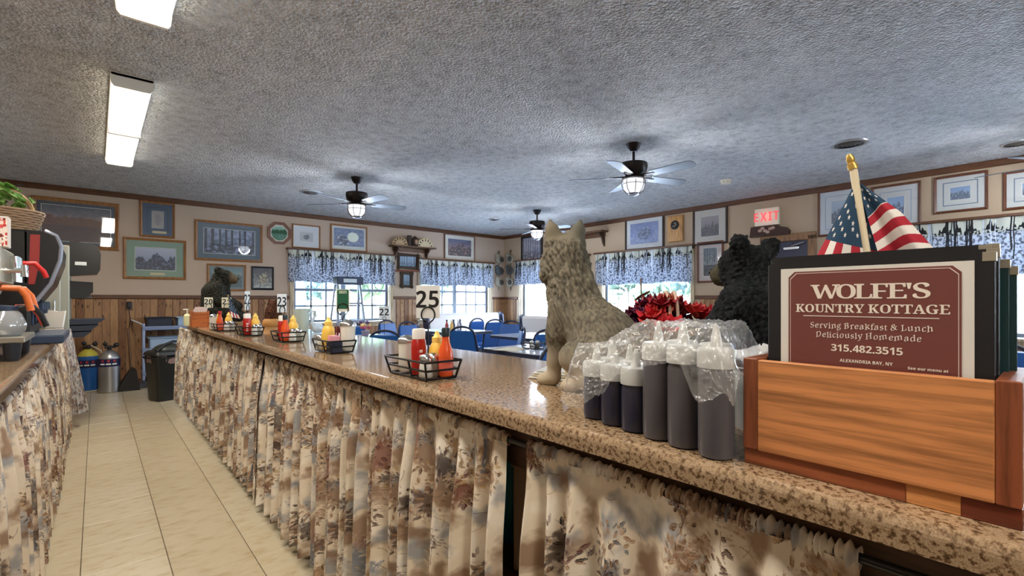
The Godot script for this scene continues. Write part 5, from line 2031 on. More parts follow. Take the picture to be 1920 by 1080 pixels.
	part("wrap", st, mat(rgb(214, 216, 218), 0.12), o)

# ============================ on the back counter ============================
func build_left_counter_things() -> void:
	var st := mb()
	# soda dispenser
	var z := -4.15
	var o := thing("soda_dispenser", "tall black drink dispenser with a curved red striped front at the picture's edge", "drink dispenser", Vector3(-0.50, TOP, z))
	st = mb()
	span(st, Vector3(-0.36, 0.05, -0.36), Vector3(0.22, 0.645, 0.36), 0.012)
	part("cabinet", st, M.black, o)
	st = mb()
	var hood := PackedVector2Array([Vector2(0.20, 0.24), Vector2(0.235, 0.235), Vector2(0.30, 0.34), Vector2(0.34, 0.48), Vector2(0.345, 0.56), Vector2(0.325, 0.615), Vector2(0.28, 0.64), Vector2(0.20, 0.645)])
	prism(st, hood, 0.72, Transform3D(Basis(), Vector3(0, 0, -0.36)))
	part("hood", st, mat(rgb(30, 31, 34), 0.25), o)
	st = mb()
	tube(st, [Vector3(0.245, 0.245, 0.358), Vector3(0.305, 0.345, 0.358), Vector3(0.343, 0.48, 0.358), Vector3(0.348, 0.56, 0.358), Vector3(0.328, 0.62, 0.358), Vector3(0.28, 0.645, 0.358)], 0.011, 8)
	part("hood_trim", st, mat(rgb(150, 158, 176), 0.3, 0.4), o)
	st = mb()
	prism(st, PackedVector2Array([Vector2(0.215, 0.34), Vector2(0.24, 0.34), Vector2(0.258, 0.46), Vector2(0.262, 0.62), Vector2(0.222, 0.62)]), 0.004, Transform3D(Basis(), Vector3(0, 0, 0.36)))
	part("red_stripe", st, mat(rgb(150, 44, 42), 0.4), o)
	st = mb()
	span(st, Vector3(0.20, 0.05, -0.33), Vector3(0.205, 0.24, 0.33), 0.001)
	part("splash_panel", st, M.steel, o)
	for k in 4:
		st = mb()
		box(st, Vector3(0.245, 0.215, -0.26 + 0.17 * k), Vector3(0.05, 0.05, 0.06), 0.006)
		rod(st, Vector3(0.25, 0.20, -0.26 + 0.17 * k), Vector3(0.25, 0.165, -0.26 + 0.17 * k), 0.009)
		box(st, Vector3(0.225, 0.15, -0.26 + 0.17 * k), Vector3(0.008, 0.09, 0.035), 0.002)
		part("valve", st, mat(rgb(40, 60, 88), 0.4), o)
	st = mb()
	span(st, Vector3(-0.36, 0.0, -0.36), Vector3(0.36, 0.05, 0.36), 0.008)
	part("drip_tray", st, mat(rgb(40, 56, 80), 0.4), o)
	# basket with plant on top of it
	var top := Vector3(-0.49, TOP + 0.645, z + 0.05)
	o = thing("wicker_basket", "wicker basket sitting on top of the black drink dispenser", "basket", top)
	st = mb()
	for k in 10:
		var pts := []
		for i in 40:
			var a := TAU * i / 40
			var r := 1.0 + 0.02 * k + 0.018 * (1 if (i + k) % 2 == 0 else -1)
			pts.append(Vector3(cos(a) * 0.21 * r, 0.009 + 0.0135 * k, sin(a) * 0.17 * r))
		tube(st, pts, 0.0085, 6, true)
	part("weave", st, mat(rgb(150, 122, 96), 0.8), o)
	st = mb()
	tube(st, arc(Vector3(0, 0.13, 0), Vector3(0.20, 0, 0.02), Vector3(0, 0.15, 0), 0, PI, 18), 0.012, 7)
	part("handle", st, mat(rgb(176, 142, 100), 0.8), o)
	o = thing("potted_ivy", "bright green leafy plant growing out of the wicker basket", "plant", top + Vector3(0.02, 0.03, 0))
	var r := RandomNumberGenerator.new()
	r.seed = 3
	for i in 90:
		var a := r.randf() * TAU
		var q := sqrt(r.randf())
		var c := Vector3(cos(a) * 0.19 * q, 0.12 + 0.13 * (1.0 - q * q) * r.randf() + 0.03, sin(a) * 0.17 * q)
		st = mb()
		var B := axis_basis(Vector3(c.x * 4.0 + 0.2, 0.8, c.z * 4.0 + r.randf_range(-0.4, 0.4)).normalized()) * Basis(Vector3.UP, r.randf() * TAU)
		sheet(st, 3, 4, func(s, t):
			return [c + B * Vector3((s - 0.5) * 0.042 * sin(PI * clampf(t, 0.05, 0.97)), 0.008 * absf(s - 0.5) * 4.0, 0.055 * t), Vector2(s, t)])
		part("leaf", st, M.leaf if i % 3 else mat(rgb(132, 170, 92), 0.6), o)
	st = mb()
	for i in 7:
		var a := TAU * i / 7
		rod(st, Vector3(0, 0.0, 0), Vector3(cos(a) * 0.10, 0.15, sin(a) * 0.10), 0.003, 5)
	part("stem", st, mat(rgb(84, 110, 56), 0.7), o)
	o = thing("pine_cone_wreath", "dark twig and cone decoration sticking up behind the green plant", "decoration", top + Vector3(-0.02, 0.0, -0.32))
	st = mb()
	tube(st, [Vector3(-0.12, 0.0, 0), Vector3(-0.05, 0.20, 0), Vector3(0.06, 0.31, 0.02), Vector3(0.16, 0.355, 0.02)], 0.010, 7, false, 0.005)
	tube(st, [Vector3(-0.10, 0.02, 0.03), Vector3(-0.04, 0.24, 0.03), Vector3(-0.03, 0.33, 0.05)], 0.009, 7, false, 0.004)
	ball(st, Vector3(-0.03, 0.27, 0.04), Vector3(0.05, 0.04, 0.05), 12, 8)
	part("twig", st, mat(rgb(44, 32, 26), 0.8), o)
	# coffee brewer
	z = -3.02
	o = thing("coffee_brewer", "steel coffee brewer with red and orange handles at the picture's edge", "coffee maker", Vector3(-0.46, TOP, z))
	st = mb()
	span(st, Vector3(-0.30, 0.09, -0.20), Vector3(-0.14, 0.47, 0.22), 0.006)
	span(st, Vector3(-0.30, 0.32, -0.20), Vector3(0.17, 0.47, 0.22), 0.006)
	part("housing", st, mat(rgb(172, 166, 150), 0.35, 0.6), o)
	st = mb()
	span(st, Vector3(-0.26, 0.42, 0.22), Vector3(0.14, 0.462, 0.224), 0.001)
	part("name_plate", st, mat(rgb(210, 220, 214), 0.4), o)
	st = mb()
	span(st, Vector3(-0.30, 0.075, -0.20), Vector3(0.24, 0.10, 0.22), 0.004)
	part("warmer_shelf", st, mat(rgb(160, 158, 148), 0.3, 0.7), o)
	for s in [Vector3(0.20, 0, 0.19), Vector3(0.20, 0, -0.17), Vector3(-0.26, 0, 0.19), Vector3(-0.26, 0, -0.17)]:
		st = mb()
		lathe(st, [Vector2(0, 0), Vector2(0.02, 0), Vector2(0.024, 0.01), Vector2(0.03, 0.075), Vector2(0, 0.075)], 14, s)
		part("leg", st, mat(rgb(26, 34, 46), 0.35), o)
	for k in 2:
		st = mb()
		lathe(st, [Vector2(0, 0.235), Vector2(0.06, 0.235), Vector2(0.09, 0.28), Vector2(0.098, 0.318), Vector2(0, 0.318)], 22, Vector3(0.05, 0, 0.11 - 0.20 * k))
		part("brew_basket", st, M.steel, o)
		st = mb()
		tube(st, [Vector3(0.14, 0.305, 0.12 - 0.20 * k), Vector3(0.215, 0.300, 0.12 - 0.20 * k), Vector3(0.235, 0.27, 0.12 - 0.20 * k), Vector3(0.25, 0.205, 0.12 - 0.20 * k)], 0.013, 8)
		part("basket_handle", st, mat(rgb(204, 104, 48), 0.4), o)
	st = mb()
	rod(st, Vector3(0.17, 0.375, 0.12), Vector3(0.24, 0.375, 0.12), 0.010)
	rod(st, Vector3(0.23, 0.35, 0.12), Vector3(0.23, 0.40, 0.12), 0.012)
	for k in 3:
		rod(st, Vector3(0.195, 0.33, 0.06 - 0.06 * k), Vector3(0.195, 0.44, 0.06 - 0.06 * k), 0.014)
	part("faucet", st, M.chrome, o)
	st = mb()
	tube(st, [Vector3(0.225, 0.408, 0.12), Vector3(0.262, 0.408, 0.12), Vector3(0.288, 0.375, 0.12), Vector3(0.297, 0.348, 0.12)], 0.010, 8)
	part("tap_lever", st, mat(rgb(190, 34, 32), 0.4), o)
	for k in 3:
		var c := thing("coffee_carafe", ["glass coffee carafe nearest the aisle with black handle", "glass coffee carafe behind the first, with an orange banded handle", "glass coffee carafe deepest on the warmer shelf"][k], "carafe", Vector3([-0.305, -0.325, -0.50][k], TOP + 0.10, z + [0.10, -0.08, 0.06][k]))
		st = mb()
		lathe(st, [Vector2(0, 0.002), Vector2(0.06, 0), Vector2(0.078, 0.02), Vector2(0.082, 0.05), Vector2(0.066, 0.092), Vector2(0.05, 0.11), Vector2(0.052, 0.118)], 24)
		part("body", st, mat(rgb(150, 152, 154), 0.08, 0.2), c)
		st = mb()
		lathe(st, [Vector2(0.053, 0.108), Vector2(0.056, 0.108), Vector2(0.058, 0.125), Vector2(0, 0.13)], 22)
		part("collar", st, mat(rgb(44, 58, 80), 0.35), c)
		st = mb()
		tube(st, [Vector3(0.05, 0.12, 0), Vector3(0.10, 0.122, 0), Vector3(0.125, 0.085, 0), Vector3(0.142, 0.035, 0)], 0.011, 8)
		part("handle", st, M.black if k != 1 else mat(rgb(214, 66, 40), 0.4), c)
	# boxes on the brewer
	for k in 2:
		o = thing("tea_box", ["red and cream printed tea packet box on the brewer, nearer the aisle", "red printed tea packet box at the picture's edge on the brewer"][k], "box", Vector3(-0.345 - 0.155 * k, TOP + 0.47, z + 0.10))
		st = mb()
		box(st, Vector3(0, 0.065, 0), Vector3(0.14, 0.13, 0.07), 0.003)
		part("carton", st, mat(rgb(198, 190, 186), 0.7), o)
		for f in 2:
			st = mb()
			uvquad(st, Vector3(-0.066 + 0.068 * f, 0.005, 0.0362), Vector3(-0.066 + 0.068 * f, 0.122, 0.0362), Vector3(-0.002 + 0.068 * f, 0.122, 0.0362), Vector3(-0.002 + 0.068 * f, 0.005, 0.0362))
			part("packet_print", st, printed(T.snack), o)
	# filters at the end of the counter
	var p := on_y(116, 614, TOP)
	o = thing("paper_filters", "stack of white pleated paper sheets standing at the end of the back counter", "paper filters", p + Vector3(-0.05, 0, 0))
	for i in 6:
		st = mb()
		var k := 0.5 - i
		prism(st, PackedVector2Array([Vector2(-0.065, 0), Vector2(0.065, 0), Vector2(0.085, 0.155 - 0.004 * (i % 3)), Vector2(0.03, 0.148), Vector2(-0.02, 0.158), Vector2(-0.088, 0.15 + 0.004 * (i % 2))]), 0.006, Transform3D(Basis(Vector3.UP, -0.5 + 0.03 * i), Vector3(0, 0, 0.011 * k)))
		part("sheet", st, mat(rgb(228, 228, 224), 0.8), o)

# ============================ far end of the aisle ===========================
func build_kitchen_end() -> void:
	var st := mb()
	# tall grey cabinet with the towel dispenser on its flank
	var zc := -6.45
	var xr: float = on_z(132, 540, zc).x
	var o := thing("metal_cabinet", "tall pale grey metal cabinet behind the drink dispenser", "cabinet", Vector3(xr, 0, zc))
	st = mb()
	span(st, Vector3(-0.75, 0.0, -0.28), Vector3(0, 1.72, 0.28), 0.008)
	part("body", st, mat(rgb(142, 144, 134), 0.45, 0.2), o)
	st = mb()
	span(st, Vector3(-0.72, 0.10, 0.28), Vector3(-0.06, 1.68, 0.30), 0.006)
	part("door", st, mat(rgb(150, 152, 142), 0.4, 0.2), o)
	st = mb()
	rod(st, Vector3(-0.10, 0.9, 0.325), Vector3(-0.10, 1.2, 0.325), 0.008)
	part("handle", st, M.chrome, o)
	var x := xr - 0.001
	o = thing("towel_dispenser", "black rounded paper towel dispenser high on the grey cabinet's side", "towel dispenser", Vector3(x, 1.46, zc + 0.02))
	st = mb()
	prism(st, PackedVector2Array([Vector2(0, -0.02), Vector2(0.20, 0.0), Vector2(0.225, 0.05), Vector2(0.23, 0.20), Vector2(0.21, 0.27), Vector2(0.17, 0.30), Vector2(0, 0.32)]), 0.24, Transform3D(Basis(), Vector3(0, 0, -0.12)))
	part("cover", st, mat(rgb(26, 28, 30), 0.25), o)
	st = mb()
	box(st, Vector3(0.08, 0.10, 0.122), Vector3(0.085, 0.035, 0.003), 0.001)
	part("label_plate", st, mat(rgb(190, 196, 196), 0.5), o)
	o = thing("soap_box", "small dark soap dispenser below the towel dispenser", "soap dispenser", Vector3(x, 1.22, zc + 0.02))
	st = mb()
	prism(st, PackedVector2Array([Vector2(0, 0), Vector2(0.10, 0), Vector2(0.17, 0.06), Vector2(0.17, 0.16), Vector2(0, 0.17)]), 0.14, Transform3D(Basis(), Vector3(0, 0, -0.07)))
	part("cover", st, M.matte, o)
	st = mb()
	box(st, Vector3(0.12, 0.012, 0), Vector3(0.08, 0.03, 0.10), 0.004)
	part("push_bar", st, mat(rgb(70, 72, 74), 0.5), o)
	o = thing("tray_shelf", "dark tray stack projecting from the grey cabinet above the gas cylinders", "trays", Vector3(x, 0.84, zc + 0.02))
	for k in 3:
		st = mb()
		prism(st, PackedVector2Array([Vector2(0, 0), Vector2(0.20 - 0.05 * (2 - k), 0), Vector2(0.26 - 0.05 * (2 - k), 0.05), Vector2(0.245 - 0.05 * (2 - k), 0.052), Vector2(0, 0.05)]), 0.36, Transform3D(Basis(), Vector3(0, 0.062 * k, -0.18)))
		part("tray", st, mat(rgb(38, 48, 62), 0.4), o)
	# gas cylinders
	for k in 2:
		var p := on_y([165, 205][k], [732, 735][k], 0.0)
		o = thing("gas_cylinder", ["blue gas cylinder with a yellow shoulder standing beside the back counter", "silver gas cylinder with dark blue band standing by the board wall"][k], "gas cylinder", p)
		var body: StandardMaterial3D = [mat(rgb(34, 92, 164), 0.35), M.steel][k]
		st = mb()
		lathe(st, [Vector2(0, 0.004), Vector2(0.10, 0), Vector2(0.112, 0.012), Vector2(0.112, 0.43), Vector2(0.108, 0.46)], 26)
		part("body", st, body, o)
		st = mb()
		lathe(st, [Vector2(0.108, 0.46), Vector2(0.09, 0.50), Vector2(0.055, 0.535), Vector2(0.03, 0.55), Vector2(0, 0.55)], 26)
		part("shoulder", st, mat(rgb(196, 186, 70), 0.4) if k == 0 else M.steel, o)
		st = mb()
		lathe(st, [Vector2(0.1135, 0.31 + 0.03 * k), Vector2(0.1135, 0.41 + 0.03 * k)], 26)
		var band := part("label_band", st, mat(rgb(24, 32, 72), 0.4), o)
		st = mb()
		for i in 3:
			box(st, Basis(Vector3.UP, -0.5 + 0.55 * i - YAW * 0.2) * Vector3(0, 0.345 + 0.03 * k, 0.1135), Vector3(0.05, 0.018, 0.003), 0.001, Basis(Vector3.UP, -0.5 + 0.55 * i - YAW * 0.2))
		part("label_print", st, M.white, band)
		st = mb()
		for i in 3:
			box(st, Basis(Vector3.UP, -0.5 + 0.55 * i - YAW * 0.2) * Vector3(0, 0.385 + 0.03 * k, 0.1135), Vector3(0.026, 0.026, 0.003), 0.001, Basis(Vector3.UP, -0.5 + 0.55 * i - YAW * 0.2))
		part("label_mark", st, mat(rgb(190, 50, 60), 0.4), band)
		st = mb()
		cyl(st, Vector3(0, 0.545, 0), 0.022, 0.06, 12)
		rod(st, Vector3(-0.05, 0.59, 0), Vector3(0.06, 0.59, 0), 0.018)
		ball(st, Vector3(0.07, 0.615, 0.02), Vector3(0.03, 0.03, 0.022), 12, 8)
		ball(st, Vector3(-0.04, 0.63, 0.0), Vector3(0.026, 0.026, 0.02), 12, 8)
		part("valve", st, mat(rgb(36, 36, 40), 0.4, 0.4), o)
	var a := on_y(165, 732, 0.0)
	st = mb()
	tube(st, [a + Vector3(0.03, 0.60, 0.02), a + Vector3(0.13, 0.52, 0.0), a + Vector3(0.165, 0.36, 0.0), a + Vector3(0.14, 0.18, 0.0), a + Vector3(0.145, 0.012, 0.02), a + Vector3(0.06, 0.010, 0.16), a + Vector3(-0.04, 0.010, 0.19)], 0.009, 8)
	solo("gas_hose", st, mat(rgb(196, 186, 166), 0.5), "cream hose hanging from the blue gas cylinder to the floor", "hose")
	# black dust pan on the floor
	var p := on_y(243, 731, 0.0)
	o = thing("dustpan", "black upright lobby dustpan leaning on the board wall between silver cylinder and cart", "dustpan", p + Vector3(0.0, 0, 0), 0.0)
	st = mb()
	prism(st, PackedVector2Array([Vector2(-0.11, 0), Vector2(0.11, 0), Vector2(0.10, 0.05), Vector2(0.07, 0.27), Vector2(0.02, 0.30), Vector2(-0.04, 0.20), Vector2(-0.12, 0.04)]), 0.20, Transform3D(Basis(), Vector3(0, 0, -0.1)))
	part("pan", st, M.black, o)
	st = mb()
	rod(st, Vector3(0.02, 0.28, -0.05), Vector3(-0.01, 0.82, -0.14), 0.012)
	part("handle", st, mat(rgb(96, 66, 40), 0.5), o)
	# utility cart with tubs
	p = on_y(300, 722, 0.0)
	o = thing("utility_cart", "grey blue wheeled utility cart at the end of the aisle", "cart", Vector3(0.79, 0, p.z - 0.05))
	var grey := mat(rgb(120, 136, 168), 0.4)
	for y in [0.18, 0.50, 0.80]:
		st = mb()
		box(st, Vector3(0.06, y, 0), Vector3(0.74, 0.028, 0.42), 0.008)
		for s: float in [-1.0, 1.0]:
			box(st, Vector3(0.06, y + 0.025, s * 0.205), Vector3(0.74, 0.035, 0.012), 0.004)
		part("shelf", st, grey, o)
	for s: float in [-1.0, 1.0]:
		for t: float in [-1.0, 1.0]:
			st = mb()
			rod(st, Vector3(0.06 + s * 0.36, 0.10, t * 0.19), Vector3(0.06 + s * 0.36, 0.88, t * 0.19), 0.018, 10)
			part("post", st, mat(rgb(140, 156, 190), 0.35), o)
			st = mb()
			lathe(st, [Vector2(0, -0.014), Vector2(0.045, -0.014), Vector2(0.05, -0.006), Vector2(0.05, 0.006), Vector2(0.045, 0.014), Vector2(0, 0.014)], 18, Vector3(0.06 + s * 0.36, 0.05, t * 0.19), Basis(Vector3.RIGHT, PI / 2))
			box(st, Vector3(0.06 + s * 0.36, 0.085, t * 0.19), Vector3(0.03, 0.05, 0.045), 0.005)
			part("caster", st, mat(rgb(60, 62, 70), 0.5), o)
	st = mb()
	tube(st, [Vector3(-0.30, 0.86, 0.19), Vector3(-0.42, 0.93, 0.19), Vector3(-0.42, 0.93, -0.19), Vector3(-0.30, 0.86, -0.19)], 0.012, 8)
	part("handle", st, mat(rgb(190, 190, 188), 0.4), o)
	var who := ["dark navy bus tub on the cart's top shelf", "pale blue grey bus tub on the cart's top shelf beside the soap", "pale blue grey bus tub on the cart's middle shelf", "pale blue grey bus tub on the cart's bottom shelf"]
	for k in 4:
		var c := Vector3(0.79 + [-0.12, 0.26, 0.08, 0.08][k], [0.815, 0.815, 0.515, 0.195][k], p.z - 0.05)
		var w: float = [0.28, 0.34, 0.62, 0.62][k]
		var t := thing("bus_tub", who[k], "tub", c)
		st = mb()
		var hh := 0.14 if k < 2 else 0.16
		for s: float in [-1.0, 1.0]:
			box(st, Vector3(s * (w / 2 - 0.006), hh / 2, 0), Vector3(0.012, hh, 0.34), 0.003)
			box(st, Vector3(0, hh / 2, s * 0.166), Vector3(w - 0.02, hh, 0.012), 0.003)
		box(st, Vector3(0, 0.006, 0), Vector3(w - 0.02, 0.012, 0.33), 0.003)
		var m := mat(rgb(26, 34, 52), 0.45) if k == 0 else mat(rgb(150, 174, 200), 0.45)
		part("body", st, m, t)
		st = mb()
		for s: float in [-1.0, 1.0]:
			box(st, Vector3(s * (w / 2 + 0.004), hh, 0), Vector3(0.03, 0.012, 0.38), 0.003)
			box(st, Vector3(0, hh, s * 0.176), Vector3(w + 0.03, 0.012, 0.03), 0.003)
		part("rim", st, m, t)
	# outlet with something plugged in
	p = on_z(242, 574, BACK)
	o = thing("wall_outlet", "dark outlet with plug and cord on the knotty boards above the dustpan", "outlet", Vector3(p.x, p.y, BACK + 0.018))
	st = mb()
	box(st, Vector3(0, 0, 0.004), Vector3(0.08, 0.12, 0.008), 0.003)
	part("plate", st, mat(rgb(92, 66, 44), 0.5), o)
	st = mb()
	box(st, Vector3(0.0, 0.02, 0.03), Vector3(0.05, 0.09, 0.05), 0.008)
	tube(st, [Vector3(0, -0.02, 0.035), Vector3(0.0, -0.10, 0.03), Vector3(0.012, -0.2, 0.02), Vector3(0.0, -0.30, 0.015)], 0.006, 6)
	part("plug", st, M.black, o)
	# trash can
	p = on_y(315, 748, 0.0)
	o = thing("trash_can", "black swing lid trash can standing at the far end of the counter", "trash can", p, 0.35)
	var body := mat(rgb(30, 31, 31), 0.42)
	st = mb()
	var rings := []
	for q in [[0.0, 0.155, 0.12], [0.02, 0.165, 0.13], [0.50, 0.198, 0.155], [0.515, 0.212, 0.168], [0.53, 0.212, 0.168]]:
		var ring := PackedVector3Array()
		for v in rounded(q[1] * 2, q[2] * 2, 0.05, 5):
			ring.append(Vector3(v.x, q[0], v.y))
		rings.append(ring)
	smooth(st)
	ring_wall(st, rings)
	prism(st, rounded(0.30, 0.23, 0.05), 0.004, Transform3D(Basis(Vector3.RIGHT, PI / 2), Vector3(0, 0.006, 0)))
	part("body", st, body, o)
	st = mb()
	var lidr := []
	for q in [[0.545, 0.208, 0.164], [0.575, 0.204, 0.160], [0.60, 0.175, 0.135], [0.605, 0.10, 0.09]]:
		var ring := PackedVector3Array()
		for v in rounded(q[1] * 2, q[2] * 2, 0.05, 5):
			ring.append(Vector3(v.x, q[0], v.y))
		lidr.append(ring)
	smooth(st)
	ring_wall(st, lidr)
	var lid := part("lid", st, body, o)
	st = mb()
	ball(st, Vector3(0, 0.595, 0), Vector3(0.165, 0.085, 0.125), 22, 10)
	part("swing_flap", st, mat(rgb(52, 54, 50), 0.35), lid)
	st = mb()
	tube(st, [Vector3(-0.17, 0.60, 0.10), Vector3(-0.08, 0.665, 0.08), Vector3(0.03, 0.70, 0.05), Vector3(0.13, 0.69, 0.0)], 0.016, 8)
	part("lid_ridge", st, body, lid)
	st = mb()
	for i in 14:
		var a2 := TAU * i / 14.0
		box(st, Vector3(cos(a2) * 0.203, 0.50 + 0.012 * sin(i * 2.7), sin(a2) * 0.160), Vector3(0.10, 0.075, 0.006), 0.002, Basis(Vector3.UP, -a2 + PI / 2))
	part("bin_liner", st, mat(rgb(132, 108, 100), 0.35), o)
	st = mb()
	box(st, Vector3(0.02, 0.47, 0.152), Vector3(0.14, 0.055, 0.004), 0.001, Basis(Vector3.RIGHT, 0.06))
	var stick := part("sticker", st, mat(rgb(200, 190, 184), 0.5), o)
	st = mb()
	box(st, Vector3(-0.012, 0.47, 0.155), Vector3(0.06, 0.042, 0.004), 0.001)
	part("sticker_mark", st, mat(rgb(196, 52, 46), 0.5), stick)
	st = mb()
	box(st, Vector3(0.055, 0.47, 0.155), Vector3(0.04, 0.042, 0.004), 0.001)
	part("sticker_mark", st, M.ink, stick)

# ============================ walls ==========================================
func wall_spot(side: bool, u0: float, v0: float, u1: float, v1: float) -> Array:
	# centre on the wall, width, height, turn
	if side:
		var a := on_x(u0, v0, RIGHT)
		var b := on_x(u1, v1, RIGHT)
		return [(a + b) / 2.0, absf(b.z - a.z), a.y - b.y, -PI / 2]
	var p := on_z(u0, v0, BACK)
	var q := on_z(u1, v1, BACK)
	return [(p + q) / 2.0, q.x - p.x, p.y - q.y, 0.0]

func frame_bars(st: SurfaceTool, w: float, h: float, f: float, d: float) -> void:
	# four mitred bars with a sloped inner lip
	var o := [Vector2(-w / 2, -h / 2), Vector2(-w / 2, h / 2), Vector2(w / 2, h / 2), Vector2(w / 2, -h / 2)]
	var i0 := [Vector2(-w / 2 + f, -h / 2 + f), Vector2(-w / 2 + f, h / 2 - f), Vector2(w / 2 - f, h / 2 - f), Vector2(w / 2 - f, -h / 2 + f)]
	flat(st)
	for k in 4:
		var j := (k + 1) % 4
		var a: Vector2 = o[k]
		var b: Vector2 = o[j]
		var c: Vector2 = i0[j]
		var e: Vector2 = i0[k]
		var m0 := a.lerp(e, 0.3)
		var m1 := b.lerp(c, 0.3)
		var mid := Vector3((a.x + b.x) / 2, (a.y + b.y) / 2, 0) * 0.9
		quad(st, Vector3(a.x, a.y, d * 0.8), Vector3(b.x, b.y, d * 0.8), Vector3(m1.x, m1.y, d), Vector3(m0.x, m0.y, d))
		quad(st, Vector3(m0.x, m0.y, d), Vector3(m1.x, m1.y, d), Vector3(c.x, c.y, d * 0.6), Vector3(e.x, e.y, d * 0.6))
		quad(st, Vector3(a.x, a.y, 0), Vector3(b.x, b.y, 0), Vector3(b.x, b.y, d * 0.8), Vector3(a.x, a.y, d * 0.8))
		quad(st, Vector3(e.x, e.y, d * 0.6), Vector3(c.x, c.y, d * 0.6), Vector3(c.x, c.y, 0), Vector3(e.x, e.y, 0))
	st.set_smooth_group(-1)

func picture(side: bool, px: Array, label: String, wood_c: Color, f: float, mat_c: Color, m: float, tex: Texture2D, double_mat = null, plaque := false) -> void:
	var s := wall_spot(side, px[0], px[1], px[2], px[3])
	var o := thing("framed_picture", label, "picture", s[0], s[3])
	var w: float = s[1]
	var h: float = s[2]
	var st := mb()
	frame_bars(st, w, h, f, 0.028)
	part("frame", st, wood(wood_c, 1, 0.4), o)
	st = mb()
	box(st, Vector3(0, 0, 0.006), Vector3(w - f, h - f, 0.008))
	var board := part("mat_board", st, mat(mat_c, 0.85), o)
	if double_mat != null:
		st = mb()
		frame_bars(st, w - 2 * f - m * 0.9, h - 2 * f - m * 0.9, 0.012, 0.013)
		part("inner_mat", st, mat(double_mat, 0.85), board)
	var aw := w - 2 * f - 2 * m
	var ah := h - 2 * f - 2 * m
	st = mb()
	uvquad(st, Vector3(-aw / 2, -ah / 2, 0.0115), Vector3(-aw / 2, ah / 2, 0.0115), Vector3(aw / 2, ah / 2, 0.0115), Vector3(aw / 2, -ah / 2, 0.0115))
	part("print", st, printed(tex), board)
	if m > 0.03:
		st = mb()
		frame_bars(st, aw + 0.02, ah + 0.02, 0.010, 0.0125)
		part("mat_bevel", st, mat(rgb(222, 222, 216), 0.8), board)
	if plaque:
		st = mb()
		box(st, Vector3(0.02, -h / 2 + f + m * 0.42, 0.0115), Vector3(0.17, 0.035, 0.003), 0.001)
		part("name_plate", st, mat(rgb(190, 176, 140), 0.4, 0.4), board)
	st = mb()
	box(st, Vector3(0, 0, 0.0155), Vector3(w - 2 * f, h - 2 * f, 0.002))
	part("glazing", st, M.glass, o)

